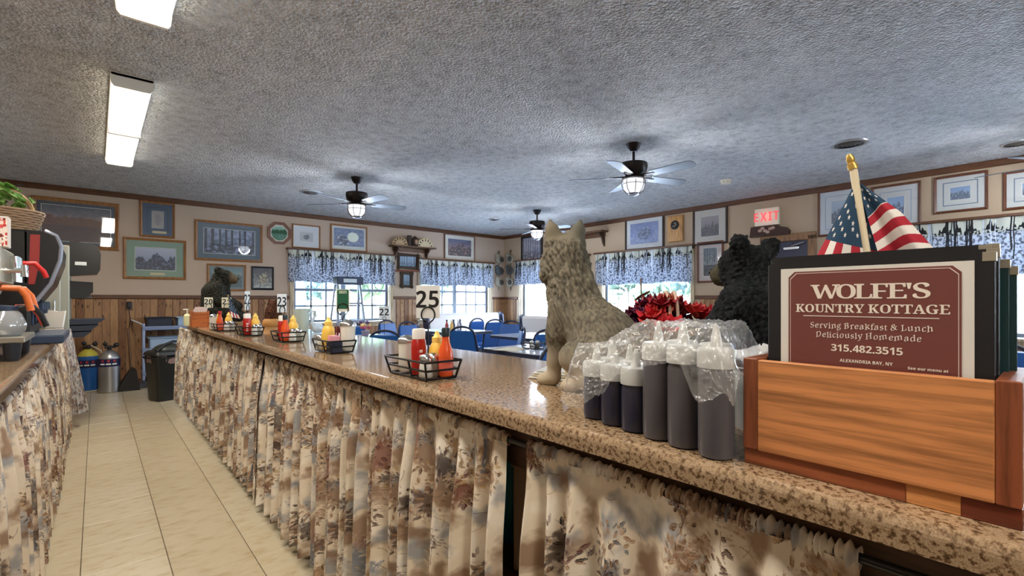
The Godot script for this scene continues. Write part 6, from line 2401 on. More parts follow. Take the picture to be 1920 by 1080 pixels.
func build_walls_decor() -> void:
	var oak := rgb(164, 112, 62)
	var walnut := rgb(96, 58, 34)
	var slate := rgb(74, 92, 108)
	var cream := rgb(214, 206, 194)
	var D := Color(0.10, 0.13, 0.20)
	var I := Color(0.66, 0.70, 0.80)
	picture(false, [58, 366, 224, 471], "large framed dusk lake print behind the wicker basket, reflecting the ceiling light", oak, 0.05, rgb(50, 66, 88), 0.05, art("lake", 1, Color(0.30, 0.32, 0.40), Color(0.66, 0.55, 0.52), Color(0.36, 0.20, 0.13)))
	picture(false, [262, 375, 328, 448], "small framed sketch in a navy mat, highest on the picture wall", oak, 0.03, rgb(44, 72, 106), 0.115, art("sketch", 2, Color(0.66, 0.63, 0.62), Color(0.50, 0.48, 0.50), Color(0.34, 0.36, 0.42)), rgb(36, 56, 82), true)
	picture(false, [231, 444, 349, 525], "framed bare-tree landscape in a sage green mat with a name plate", oak, 0.035, rgb(124, 150, 130), 0.10, art("ridge", 31, Color(0.72, 0.74, 0.82), Color(0.44, 0.49, 0.62), Color(0.17, 0.20, 0.29)), null, true)
	picture(false, [365, 411, 492, 493], "framed dark forest print in a slate mat, the widest above the far bear", oak, 0.035, slate, 0.085, art("forest", 4, Color(0.60, 0.64, 0.78), Color(0.28, 0.34, 0.42), Color(0.09, 0.12, 0.20)))
	picture(false, [388, 494, 461, 546], "framed blue green lake print partly hidden by the far bear statue", oak, 0.03, rgb(110, 128, 132), 0.03, art("lake", 55, Color(0.36, 0.50, 0.56), Color(0.60, 0.66, 0.60), Color(0.22, 0.30, 0.28)))
	picture(false, [471, 499, 513, 544], "small black framed bird of prey print beside the wide grid window", rgb(22, 26, 36), 0.025, D, 0.008, art("beast", 6, Color(0.08, 0.10, 0.16), Color(0.80, 0.80, 0.74), Color(0.42, 0.35, 0.24)))
	picture(false, [547, 419, 600, 468], "framed duck sketch with a wide white mat above the wide grid window", oak, 0.022, rgb(216, 218, 222), 0.11, art("beast", 7, Color(0.74, 0.74, 0.76), Color(0.70, 0.70, 0.72), Color(0.20, 0.20, 0.24)))
	picture(false, [619, 419, 688, 474], "framed grey wolf and full moon print above the wide grid window", oak, 0.03, rgb(206, 206, 200), 0.035, art("moon", 8, Color(0.34, 0.40, 0.56), Color(0.56, 0.60, 0.70), Color(0.90, 0.92, 0.84)))
	picture(false, [832, 437, 890, 491], "framed pink sunset mountain print nearest the room corner", rgb(120, 80, 48), 0.03, rgb(224, 216, 200), 0.075, art("ridge", 9, Color(0.24, 0.27, 0.42), Color(0.86, 0.60, 0.55), Color(0.08, 0.09, 0.14)))
	# octagon
	var s := wall_spot(false, 501, 416, 545, 458)
	var o := thing("octagon_picture", "small octagonal framed lake picture between the forest print and the duck sketch", "picture", s[0], 0.0)
	var R: float = s[1] / 2.0 / cos(PI / 8)
	var st := mb()
	for k in 8:
		var a0 := TAU * (k + 0.5) / 8
		var a1 := TAU * (k + 1.5) / 8
		var p := [Vector2(cos(a0), sin(a0)), Vector2(cos(a1), sin(a1))]
		prism(st, PackedVector2Array([p[0] * R, p[1] * R, p[1] * R * 0.76, p[0] * R * 0.76]), 0.03)
	part("frame", st, wood(rgb(124, 70, 40), 1, 0.4), o)
	var oct := func(rad: float) -> PackedVector2Array:
		var q := PackedVector2Array()
		for k in 8:
			q.append(Vector2(cos(TAU * (k + 0.5) / 8), sin(TAU * (k + 0.5) / 8)) * rad)
		return q
	st = mb()
	prism(st, oct.call(R * 0.78), 0.010)
	part("mat_board", st, mat(cream, 0.8), o)
	var img := art("lake", 12, Color(0.72, 0.84, 0.80), Color(0.20, 0.40, 0.24), Color(0.12, 0.30, 0.20))
	st = mb()
	flat(st)
	for k in 24:
		for q in [Vector2.ZERO, Vector2.from_angle(-TAU * k / 24), Vector2.from_angle(-TAU * (k + 1) / 24)]:
			st.set_uv(Vector2(0.5 + q.x * 0.48, 0.5 - q.y * 0.48))
			st.add_vertex(Vector3(q.x * R * 0.62, q.y * R * 0.62, 0.0125))
	part("print", st, printed(img), o)
	# window wall
	var dk := rgb(52, 34, 24)
	picture(true, [978, 444, 1018, 489], "black framed grey sketch beside the wolf statue's ear, near the corner", rgb(24, 22, 22), 0.045, rgb(30, 32, 38), 0.012, art("forest", 21, Color(0.66, 0.64, 0.70), Color(0.52, 0.50, 0.55), Color(0.28, 0.27, 0.32)))
	picture(true, [1173, 411, 1246, 465], "dark framed blue winter print with a white mat, beside the carved wooden plaque", dk, 0.035, rgb(206, 208, 208), 0.075, art("beast", 22, Color(0.40, 0.46, 0.66), Color(0.60, 0.66, 0.80), Color(0.26, 0.30, 0.42)))
	picture(true, [1300, 394, 1365, 456], "dark framed old barn print in a grey mat, directly above the snowy tree print", dk, 0.032, rgb(196, 188, 176), 0.105, art("ridge", 23, Color(0.60, 0.56, 0.56), Color(0.46, 0.42, 0.42), Color(0.22, 0.18, 0.18)))
	picture(true, [1308, 455, 1357, 529], "brown framed snowy tree print in a pinkish mat, half behind the black bear", rgb(116, 66, 46), 0.03, rgb(186, 172, 164), 0.075, art("forest", 24, Color(0.34, 0.38, 0.40), Color(0.72, 0.74, 0.76), Color(0.10, 0.13, 0.14)))
	picture(true, [1534, 360, 1624, 437], "framed bird print mostly hidden behind the flag", rgb(112, 66, 42), 0.026, rgb(202, 208, 212), 0.13, art("ridge", 25, Color(0.70, 0.76, 0.84), Color(0.58, 0.64, 0.72), Color(0.34, 0.38, 0.44)), rgb(150, 170, 186))
	picture(true, [1634, 352, 1727, 424], "framed flying ducks print peeking out on the stick side of the flag", rgb(112, 66, 42), 0.026, rgb(200, 200, 196), 0.13, art("ridge", 26, Color(0.52, 0.64, 0.80), Color(0.66, 0.74, 0.84), Color(0.26, 0.34, 0.46)), rgb(150, 170, 190))
	picture(true, [1751, 334, 1853, 392], "framed ducks on water print in a pale mat, above the valance behind the menus", rgb(112, 66, 42), 0.026, rgb(196, 196, 190), 0.115, art("ridge", 27, Color(0.46, 0.58, 0.74), Color(0.58, 0.66, 0.76), Color(0.20, 0.27, 0.36)), rgb(74, 98, 130))
	picture(true, [1881, 324, 1998, 384], "framed print cut off by the picture's edge on the window wall", rgb(112, 66, 42), 0.026, rgb(196, 196, 190), 0.115, art("ridge", 28, Color(0.50, 0.60, 0.72), Color(0.60, 0.66, 0.74), Color(0.22, 0.28, 0.36)), rgb(90, 108, 132))
	# carved plaque
	s = wall_spot(true, 1254, 407, 1282, 452)
	o = thing("wooden_plaque", "honey coloured wooden plaque with a round black emblem on the window wall", "plaque", s[0], -PI / 2)
	st = mb()
	box(st, Vector3(0, 0, 0.02), Vector3(s[1], s[2], 0.04), 0.008)
	part("slab", st, wood(rgb(206, 150, 82), 1, 0.35), o)
	st = mb()
	lathe(st, [Vector2(0, 0), Vector2(0.075, 0), Vector2(0.075, 0.006), Vector2(0.062, 0.008), Vector2(0, 0.008)], 22, Vector3(0, 0.06, 0.04), Basis(Vector3.RIGHT, PI / 2))
	part("emblem", st, M.matte, o)
	st = mb()
	for i in 5:
		ball(st, Vector3(0.02 * cos(i * 1.4), 0.06 + 0.03 * sin(i * 1.9), 0.05), Vector3(0.018, 0.012, 0.004), 8, 5)
	part("emblem_relief", st, mat(rgb(146, 132, 112), 0.6), o)
	# exit sign
	s = wall_spot(true, 1418, 394, 1463, 421)
	o = thing("exit_sign", "lit EXIT sign with red letters on the wall above the navy door", "exit sign", s[0], -PI / 2)
	st = mb()
	box(st, Vector3(0, 0, 0.03), Vector3(s[1], s[2], 0.06), 0.006)
	part("housing", st, mat(rgb(232, 226, 200), 0.5), o)
	var em := mat(rgb(236, 110, 110), 0.5).duplicate()
	em.emission_enabled = true
	em.emission = rgb(255, 70, 76)
	em.emission_energy_multiplier = 0.1
	text(o, "lettering", "EXIT", s[2] * 0.50, em, Vector3(0, 0, 0.0605), true, "Droid Sans", 0.0, 0.0, 0.86)
	var l := OmniLight3D.new()
	l.name = "exit_glow"
	l.light_color = Color(1.0, 0.4, 0.4)
	l.light_energy = 0.002
	l.omni_range = 14.0
	l.light_size = 0.08
	l.shadow_enabled = true
	l.position = Vector3(0, 0, 0.12)
	o.add_child(l)
	# carved sign over the door
	s = wall_spot(true, 1408, 425, 1483, 443)
	o = thing("carved_sign", "dark log slice sign with a pale carved animal above the navy door", "sign", s[0] + Vector3(-0.03, 0, 0), -PI / 2)
	var w: float = s[1]
	st = mb()
	prism(st, PackedVector2Array([Vector2(-w / 2, -0.07), Vector2(-w / 2 + 0.02, 0.075), Vector2(-w * 0.2, 0.095), Vector2(w * 0.1, 0.10), Vector2(w * 0.28, 0.05), Vector2(w * 0.42, 0.03), Vector2(w / 2, -0.02), Vector2(w / 2 - 0.01, -0.075)]), 0.05, Transform3D(Basis(), Vector3(0, 0, -0.025)))
	part("slab", st, triplanar(T.bark, rgb(86, 56, 40), Vector3.ONE * 3.0, 0.7), o)
	st = mb()
	for i in 6:
		ball(st, Vector3(-0.12 + 0.035 * i, 0.015 + 0.03 * sin(i * 1.7), 0.026), Vector3(0.03, 0.022, 0.006), 8, 5)
	part("carved_relief", st, mat(rgb(176, 150, 136), 0.7), o)

	# shelf with half-round fans
	s = wall_spot(false, 728, 460, 808, 480)
	o = thing("wall_shelf", "brown bracket shelf above the bark picture frames on the far wall", "shelf", Vector3(s[0].x, s[0].y, BACK))
	w = s[1]
	shelf_parts(o, w, s[2])
	for k in 2:
		var f := thing("fan_basket", ["pale half-round woven fan at the window end of the bracket shelf", "cream half-round fan with dark dots on the bracket shelf, closest to the room corner"][k], "ornament", Vector3(s[0].x + w * [-0.31, 0.28][k], s[0].y + s[2] / 2, BACK + 0.12))
		var rr: float = w * [0.17, 0.19][k]
		st = mb()
		var pts := PackedVector2Array()
		for i in 15:
			var a := PI * i / 14
			pts.append(Vector2(cos(a) * rr, sin(a) * rr * 0.95))
		prism(st, pts, 0.03, Transform3D(Basis(), Vector3(0, 0, -0.015)))
		part("panel", st, mat([rgb(196, 170, 132), rgb(222, 206, 170)][k], 0.7), f)
		st = mb()
		tube(st, arc(Vector3(0, 0.012, 0), Vector3(rr, 0, 0), Vector3(0, rr * 0.95, 0), 0, PI, 16), 0.014, 7)
		tube(st, arc(Vector3(0, 0.012, 0.012), Vector3(rr * 0.62, 0, 0), Vector3(0, rr * 0.6, 0), 0, PI, 14), 0.009, 6)
		part("rim", st, mat([rgb(160, 128, 88), rgb(200, 178, 136)][k], 0.7), f)
		for i in 7:
			st = mb()
			var a := PI * (i + 0.5) / 7
			ball(st, Vector3(cos(a) * rr * 0.8, 0.012 + sin(a) * rr * 0.76, 0.016), Vector3(0.018, 0.018, 0.006), 8, 5)
			part("dot", st, mat(rgb(74, 58, 40), 0.7), f)
	o = thing("wooden_figurine", "small dark carved figure between the two half-round fans", "ornament", Vector3(s[0].x - 0.03, s[0].y + s[2] / 2, BACK + 0.11))
	st = mb()
	box(st, Vector3(-0.05, 0.11, 0), Vector3(0.09, 0.22, 0.05), 0.012)
	lathe(st, [Vector2(0, 0), Vector2(0.06, 0), Vector2(0.075, 0.08), Vector2(0.05, 0.17), Vector2(0.02, 0.21), Vector2(0, 0.215)], 12, Vector3(0.07, 0, 0))
	part("body", st, mat(rgb(58, 42, 32), 0.7), o)
	st = mb()
	ball(st, Vector3(0.07, 0.09, 0.06), Vector3(0.035, 0.055, 0.02), 10, 7)
	part("face", st, mat(rgb(168, 136, 108), 0.7), o)
	# the other bracket shelf, behind the wolf's ear
	s = wall_spot(true, 1088, 440, 1141, 462)
	o = thing("wall_shelf", "dark bracket shelf on the window wall just behind the wolf statue's ear", "shelf", s[0], -PI / 2)
	shelf_parts(o, s[1], s[2])
	# bark frames
	for k in 2:
		s = wall_spot(false, [744, 750][k], [474, 509][k], [784, 773][k], [506, 540][k])
		o = thing("bark_frame", ["upper bark twig picture frame between the two far windows", "lower smaller bark twig picture frame between the two far windows"][k], "picture frame", s[0])
		w = s[1]
		var h: float = s[2]
		st = mb()
		var r := RandomNumberGenerator.new()
		r.seed = 5 + k
		for i in 4:
			for j in 3:
				var q := -0.02 + 0.02 * j
				var e0 := r.randf_range(0.95, 1.1)
				if i < 2:
					var y := (h / 2 - 0.03 - q * 0.6) * (1 if i == 0 else -1)
					rod(st, Vector3(-w / 2 * e0, y + r.randf_range(-0.012, 0.012), 0.02 + 0.01 * (j % 2)), Vector3(w / 2 * e0, y + r.randf_range(-0.012, 0.012), 0.02 + 0.01 * (j % 2)), 0.018, 7, 0.014)
				else:
					var x := (w / 2 - 0.03 - q * 0.6) * (1 if i == 2 else -1)
					rod(st, Vector3(x + r.randf_range(-0.012, 0.012), -h / 2 * e0, 0.025 + 0.01 * (j % 2)), Vector3(x + r.randf_range(-0.012, 0.012), h / 2 * e0, 0.025 + 0.01 * (j % 2)), 0.018, 7, 0.014)
		part("twig_frame", st, triplanar(T.bark, rgb(92, 74, 58), Vector3.ONE * 4.0, 0.85), o)
		st = mb()
		uvquad(st, Vector3(-w / 2 + 0.05, -h / 2 + 0.05, 0.012), Vector3(-w / 2 + 0.05, h / 2 - 0.05, 0.012), Vector3(w / 2 - 0.05, h / 2 - 0.05, 0.012), Vector3(w / 2 - 0.05, -h / 2 + 0.05, 0.012))
		part("print", st, printed(art("forest", 41 + k, Color(0.62, 0.70, 0.78), Color(0.54, 0.60, 0.66), Color(0.36, 0.42, 0.48))), o)
		if k == 0:
			st = mb()
			rod(st, Vector3(-w * 0.62, -h / 2 - 0.04, 0.03), Vector3(w * 0.62, -h / 2 - 0.02, 0.03), 0.02, 8)
			part("ledge_branch", st, mat(rgb(122, 66, 44), 0.7), o)
	# hanging duck carvings in the corner
	for k in 2:
		s = wall_spot(k == 1, [925, 950][k], [472, 472][k], [944, 966][k], [544, 544][k])
		o = thing("hanging_ducks", ["string of three carved ducks hanging on the far wall in the corner", "string of three carved ducks hanging on the window wall in the corner"][k], "wall hanging", s[0], s[3])
		var hh: float = s[2]
		st = mb()
		rod(st, Vector3(0, -hh / 2, 0.012), Vector3(0, hh / 2, 0.012), 0.008, 6)
		tube(st, arc(Vector3(0, hh / 2, 0.012), Vector3(0.03, 0, 0), Vector3(0, 0.03, 0), 0, TAU * 11 / 12, 11), 0.006, 6, true)
		part("rope", st, mat(rgb(92, 74, 54), 0.8), o)
		for i in 3:
			var y := hh * (0.30 - 0.30 * i)
			st = mb()
			ball(st, Vector3(0, y, 0.04), Vector3(s[1] * 0.42, hh * 0.115, 0.035), 14, 9)
			ball(st, Vector3(-s[1] * 0.22, y + hh * 0.10, 0.045), Vector3(s[1] * 0.2, hh * 0.055, 0.03), 12, 8)
			part("duck", st, mat([rgb(150, 144, 128), rgb(84, 92, 96), rgb(168, 164, 148)][i], 0.6), o)
			st = mb()
			ball(st, Vector3(s[1] * 0.12, y, 0.068), Vector3(s[1] * 0.24, hh * 0.07, 0.012), 12, 7)
			part("wing", st, mat(rgb(72, 70, 62), 0.6), o)

func shelf_parts(o: Node3D, w: float, h: float) -> void:
	var wd := wood(rgb(110, 76, 48), 0, 0.5)
	var st := mb()
	box(st, Vector3(0, h / 2 - 0.012, 0.11), Vector3(w, 0.026, 0.22), 0.005)
	part("plank", st, wd, o)
	st = mb()
	box(st, Vector3(0, h / 2 - 0.065, 0.012), Vector3(w * 0.82, 0.08, 0.022), 0.004)
	part("back_rail", st, wd, o)
	for s: float in [-1.0, 1.0]:
		st = mb()
		prism(st, PackedVector2Array([Vector2(0, 0), Vector2(0.18, 0), Vector2(0.16, -0.05), Vector2(0.09, -0.10), Vector2(0.05, -0.20), Vector2(0, -0.26)]), 0.03, Transform3D(Basis(Vector3.UP, -PI / 2), Vector3(s * w * 0.36 + 0.015, h / 2 - 0.025, 0)))
		part("bracket", st, wood(rgb(74, 48, 32), 1, 0.5), o)

# ============================ dining room ====================================
func make_chair(label: String) -> Node3D:
	var o := thing("dining_chair", label, "chair", Vector3.ZERO, 0.0, "blue vinyl dining chairs with dark tube frames")
	var st := mb()
	for s: float in [-1.0, 1.0]:
		st = mb()
		tube(st, [Vector3(s * 0.19, 0.44, 0.17), Vector3(s * 0.195, 0.22, 0.195), Vector3(s * 0.20, 0.0, 0.22)], 0.011, 8)
		part("leg", st, M.navy, o)
		st = mb()
		tube(st, [Vector3(s * 0.19, 0.44, -0.18), Vector3(s * 0.195, 0.22, -0.21), Vector3(s * 0.20, 0.0, -0.25)], 0.011, 8)
		part("leg", st, M.navy, o)
	st = mb()
	var loop := [Vector3(-0.19, 0.44, -0.18), Vector3(-0.185, 0.60, -0.205), Vector3(-0.165, 0.78, -0.235)]
	loop += arc(Vector3(0, 0.80, -0.24), Vector3(-0.158, 0, 0), Vector3(0, 0.095, -0.012), 0.1, PI - 0.1, 12)
	loop += [Vector3(0.165, 0.78, -0.235), Vector3(0.185, 0.60, -0.205), Vector3(0.19, 0.44, -0.18)]
	tube(st, loop, 0.0125, 8)
	part("back_frame", st, M.navy, o)
	st = mb()
	box(st, Vector3(0, 0.425, 0), Vector3(0.40, 0.02, 0.38), 0.006)
	part("seat_pan", st, M.navy, o)
	st = mb()
	var rings := []
	for q in [[0.435, 1.0], [0.455, 1.03], [0.48, 1.0], [0.495, 0.86], [0.498, 0.4]]:
		var ring := PackedVector3Array()
		for v in rounded(0.42 * q[1], 0.42 * q[1], 0.06 * q[1], 4):
			ring.append(Vector3(v.x, q[0], v.y))
		rings.append(ring)
	smooth(st)
	ring_wall(st, rings)
	prism(st, rounded(0.17, 0.17, 0.02), 0.002, Transform3D(Basis(Vector3.RIGHT, -PI / 2), Vector3(0, 0.497, 0)))
	part("seat", st, M.vinyl_blue, o)
	st = mb()
	var tilt := Basis(Vector3.RIGHT, -0.16)
	prism(st, PackedVector2Array([Vector2(-0.18, -0.17), Vector2(0.18, -0.17), Vector2(0.150, 0.165), Vector2(0.135, 0.19), Vector2(-0.135, 0.19), Vector2(-0.150, 0.165)]), 0.045, Transform3D(tilt, Vector3(0, 0.655, -0.228)))
	part("backrest", st, M.vinyl_blue, o)
	return o

func make_table(label: String, w: float, d: float) -> Node3D:
	var o := thing("dining_table", label, "table", Vector3.ZERO, 0.0, "pale laminate dining tables")
	var st := mb()
	prism(st, rounded(w, d, 0.04), 0.006, Transform3D(Basis(Vector3.RIGHT, -PI / 2), Vector3(0, 0.744, 0)))
	part("laminate_top", st, M.laminate, o)
	st = mb()
	prism(st, rounded(w + 0.008, d + 0.008, 0.042), 0.034, Transform3D(Basis(Vector3.RIGHT, -PI / 2), Vector3(0, 0.710, 0)))
	part("edge_band", st, mat(rgb(40, 46, 66), 0.4), o)
	st = mb()
	rod(st, Vector3(0, 0.03, 0), Vector3(0, 0.71, 0), 0.035, 12)
	box(st, Vector3(0, 0.70, 0), Vector3(w * 0.5, 0.02, 0.06), 0.003)
	part("column", st, M.black, o)
	st = mb()
	for i in 4:
		var B := Basis(Vector3.UP, PI / 2 * i)
		box(st, B * Vector3(0.16, 0.02, 0), Vector3(0.32, 0.035, 0.06), 0.008, B)
	part("foot", st, M.black, o)
	return o

func build_dining() -> void:
	var tables := [
		[Vector3(3.05, 0, -3.2), 0.0, "grey laminate table just past the counter, set with small condiments beside the wolf's leg"],
		[Vector3(4.25, 0, -4.4), 0.0, "pale laminate table in front of the cream booth"],
		[Vector3(4.06, 0, -6.0), 0.0, "pale blue laminate table set with bottles before the pair of far windows"],
		[Vector3(2.52, 0, -5.53), 0.0, "pale laminate table below the number card by the wide grid window"],
		[Vector3(3.97, 0, -0.12), 0.0, "pale blue laminate table at the picture's edge behind the menu box"]]
	var t0: Node3D = null
	for t in tables:
		if t0 == null:
			t0 = make_table(t[2], 0.60, 0.76)
			t0.position = t[0]
		else:
			var td := dup(t0, t[0], t[1], t[2])
			td.scale = Vector3(1.28, 1.0, 1.3)
	var chairs := [
		[2.70, -6.42, 2.6, "blue vinyl chair beyond the sugar jar with the steel lid"],
		[2.37, -4.62, 2.3, "blue vinyl chair with a wide arched back, just past the counter's far edge"],
		[3.38, -6.45, 0.3, "dark blue chair facing away below the board wall between the windows"],
		[3.36, -5.81, 0.2, "blue chair whose back shows beside the number 25 card's ring"],
		[3.24, -5.12, 1.0, "blue chair half hidden behind the mustard bottle"],
		[4.78, -6.66, 3.3, "blue chair at the window side of the table with bottles"],
		[4.78, -6.10, 3.0, "blue chair with an open arched back before the far booth"],
		[4.38, -5.22, -1.2, "tall looking blue chair whose whole padded back faces the aisle"],
		[3.40, -4.08, -2.2, "pale lit chair back between the tall blue chair and the cream booth"],
		[3.70, -3.68, 2.5, "dark framed chair between the two tables next to the wolf's leg"],
		[2.46, -2.48, 2.9, "dark chair back close behind the wolf statue's front leg"],
		[3.40, -4.62, 2.0, "blue chair with its back towards the tall blue chair, above the counter edge"],
		[5.0, -0.12, 1.0, "blue chair behind the stacked menus at the picture's edge"]]
	var c0: Node3D = null
	for c in chairs:
		var at := Vector3(c[0], 0, c[1])
		if c0 == null:
			c0 = make_chair(c[3])
			c0.position = at
			c0.rotation.y = c[2]
		else:
			dup(c0, at, c[2], c[3])
	# booths
	booth(Vector3(on_z(890, 600, -7.95).x, 0, -8.15), 0.0, 1.9, "cream backed booth bench under the pair of far windows")
	var bp := on_x(1010, 600, 5.6)
	booth(Vector3(bp.x + 0.3, 0, bp.z), PI * 0.5, 1.15, "cream backed booth bench with a dark blue end panel beside the wolf's leg")
	# step ladder by the window
	var lp := on_z(652, 600, -7.75)
	var o := thing("step_ladder", "grey step ladder with a dark labelled top standing by the wide grid window", "ladder", Vector3(lp.x, 0, lp.z))
	var st := mb()
	var hl := 1.50
	var alu := mat(rgb(132, 138, 152), 0.45, 0.3)
	for s: float in [-1.0, 1.0]:
		st = mb()
		box(st, Vector3(s * 0.225, hl / 2, 0.16), Vector3(0.028, hl, 0.06), 0.004, Basis(Vector3.RIGHT, -0.17) * Basis(Vector3(0, 0, 1), s * 0.055))
		part("front_rail", st, alu, o)
		st = mb()
		box(st, Vector3(s * 0.235, hl / 2, -0.16), Vector3(0.022, hl, 0.04), 0.004, Basis(Vector3.RIGHT, 0.17) * Basis(Vector3(0, 0, 1), s * 0.055))
		part("rear_rail", st, alu, o)
	for k in 4:
		var y := 0.28 + 0.29 * k
		st = mb()
		box(st, Vector3(0, y, 0.27 - 0.17 * (y / hl) * 1.6), Vector3(0.50 - 0.11 * y / hl, 0.03, 0.085), 0.004)
		part("step", st, alu, o)
	st = mb()
	box(st, Vector3(0, hl + 0.02, 0.03), Vector3(0.44, 0.13, 0.20), 0.012)
	part("top_cap", st, mat(rgb(46, 58, 84), 0.4), o)
	st = mb()
	box(st, Vector3(-0.01, hl + 0.02, 0.132), Vector3(0.22, 0.06, 0.004), 0.001)
	part("label_plate", st, mat(rgb(196, 208, 216), 0.5), o)
	# table-top groups
	var tp: Vector3 = tables[2][0]
	for k in 5:
		var b := thing("table_bottle", "%s condiment bottle grouped on the pale blue table before the far windows" % ["small red", "small yellow", "small dark grey", "small pale silver", "small navy"][k], "bottle", Vector3(tp.x - 0.12 + 0.06 * k, 0.75, tp.z + 0.04 * (k % 2)), 0.0, "bottles on the far table")
		st = mb()
		lathe(st, [Vector2(0, 0), Vector2(0.024, 0), Vector2(0.026, 0.08), Vector2(0.012, 0.115), Vector2(0.012, 0.14), Vector2(0, 0.14)], 12)
		part("body", st, mat([rgb(150, 40, 36), rgb(210, 170, 80), rgb(60, 60, 84), rgb(180, 180, 186), rgb(56, 50, 90)][k], 0.3), b)
		st = mb()
		cyl(st, Vector3(0, 0.138, 0), 0.014, 0.022, 10)
		part("cap", st, M.white if k % 2 else M.navy, b)
	tp = tables[0][0]
	o = thing("napkin_dispenser", "chrome napkin dispenser on the table beside the wolf's leg", "napkin dispenser", Vector3(tp.x + 0.10, 0.75, tp.z + 0.12), 0.5)
	st = mb()
	box(st, Vector3(0, 0.065, 0), Vector3(0.10, 0.13, 0.07), 0.008)
	part("shell", st, M.chrome, o)
	st = mb()
	box(st, Vector3(0, 0.065, 0.036), Vector3(0.075, 0.10, 0.004), 0.001)
	part("napkins", st, M.paper, o)
	rack("black wire condiment rack on the dining table beside the chrome napkin dispenser", Vector3(tp.x - 0.02, 0.75, tp.z + 0.02), 0.10, 0.16)
	shaker(Vector3(tp.x - 0.04, 0.759, tp.z + 0.02), "steel topped shaker in the rack on the dining table", rgb(210, 210, 206))
	shaker(Vector3(tp.x + 0.005, 0.759, tp.z + 0.05), "dark pepper shaker in the rack on the dining table", rgb(90, 84, 80))
	o = thing("paper_menu", "pale paper place mat lying on the grey table past the counter", "place mat", Vector3(tp.x - 0.18, 0.7505, tp.z - 0.10), 0.4)
	st = mb()
	box(st, Vector3(0, 0.002, 0), Vector3(0.30, 0.003, 0.22), 0.001)
	part("sheet", st, mat(rgb(206, 200, 176), 0.7), o)
	tp = tables[3][0]
	number_card(Vector3(tp.x + 0.14, 0.75, tp.z + 0.1), 0.23, 0.13, 0.16, "22", "small white number card on the table under the wide grid window", -0.6, Color(0.9, 0.92, 0.93), 0.02)
	o = thing("flower_pot", "small pot of pink and yellow flowers on the table by the white number card", "flowers", Vector3(tp.x - 0.06, 0.75, tp.z))
	st = mb()
	lathe(st, [Vector2(0, 0), Vector2(0.035, 0), Vector2(0.05, 0.08), Vector2(0, 0.08)], 14)
	part("pot", st, mat(rgb(120, 110, 130), 0.5), o)
	for i in 9:
		st = mb()
		var a := TAU * i / 9
		ball(st, Vector3(cos(a) * 0.05, 0.12 + 0.03 * (i % 3), sin(a) * 0.05), Vector3(0.024, 0.02, 0.024), 8, 6)
		part("blossom", st, mat([rgb(170, 70, 100), rgb(226, 196, 130), rgb(90, 60, 100)][i % 3], 0.7), o)

func booth(at: Vector3, turn: float, w: float, label: String) -> void:
	var o := thing("booth", label, "booth", at, turn)
	var st := mb()
	box(st, Vector3(0, 0.22, 0.12), Vector3(w, 0.40, 0.44), 0.01)
	part("bench_base", st, mat(rgb(60, 50, 46), 0.6), o)
	st = mb()
	box(st, Vector3(0, 0.455, 0.14), Vector3(w - 0.02, 0.10, 0.48), 0.035)
	part("seat", st, mat(rgb(206, 198, 190), 0.5), o)
	st = mb()
	box(st, Vector3(0, 0.62, -0.13), Vector3(w - 0.05, 0.62, 0.11), 0.04, Basis(Vector3.RIGHT, -0.1))
	part("backrest", st, mat(rgb(210, 202, 194), 0.5), o)
	for s: float in [-1.0, 1.0]:
		st = mb()
		prism(st, PackedVector2Array([Vector2(-0.36, 0), Vector2(0.10, 0), Vector2(0.22, 0.80), Vector2(0.20, 0.92), Vector2(0.12, 0.95), Vector2(0.04, 0.90), Vector2(-0.02, 0.55), Vector2(-0.36, 0.50)]), 0.03, Transform3D(Basis(Vector3.UP, PI / 2), Vector3(s * (w / 2 + 0.012) - 0.015, 0, 0)))
		part("end_panel", st, M.navy, o)

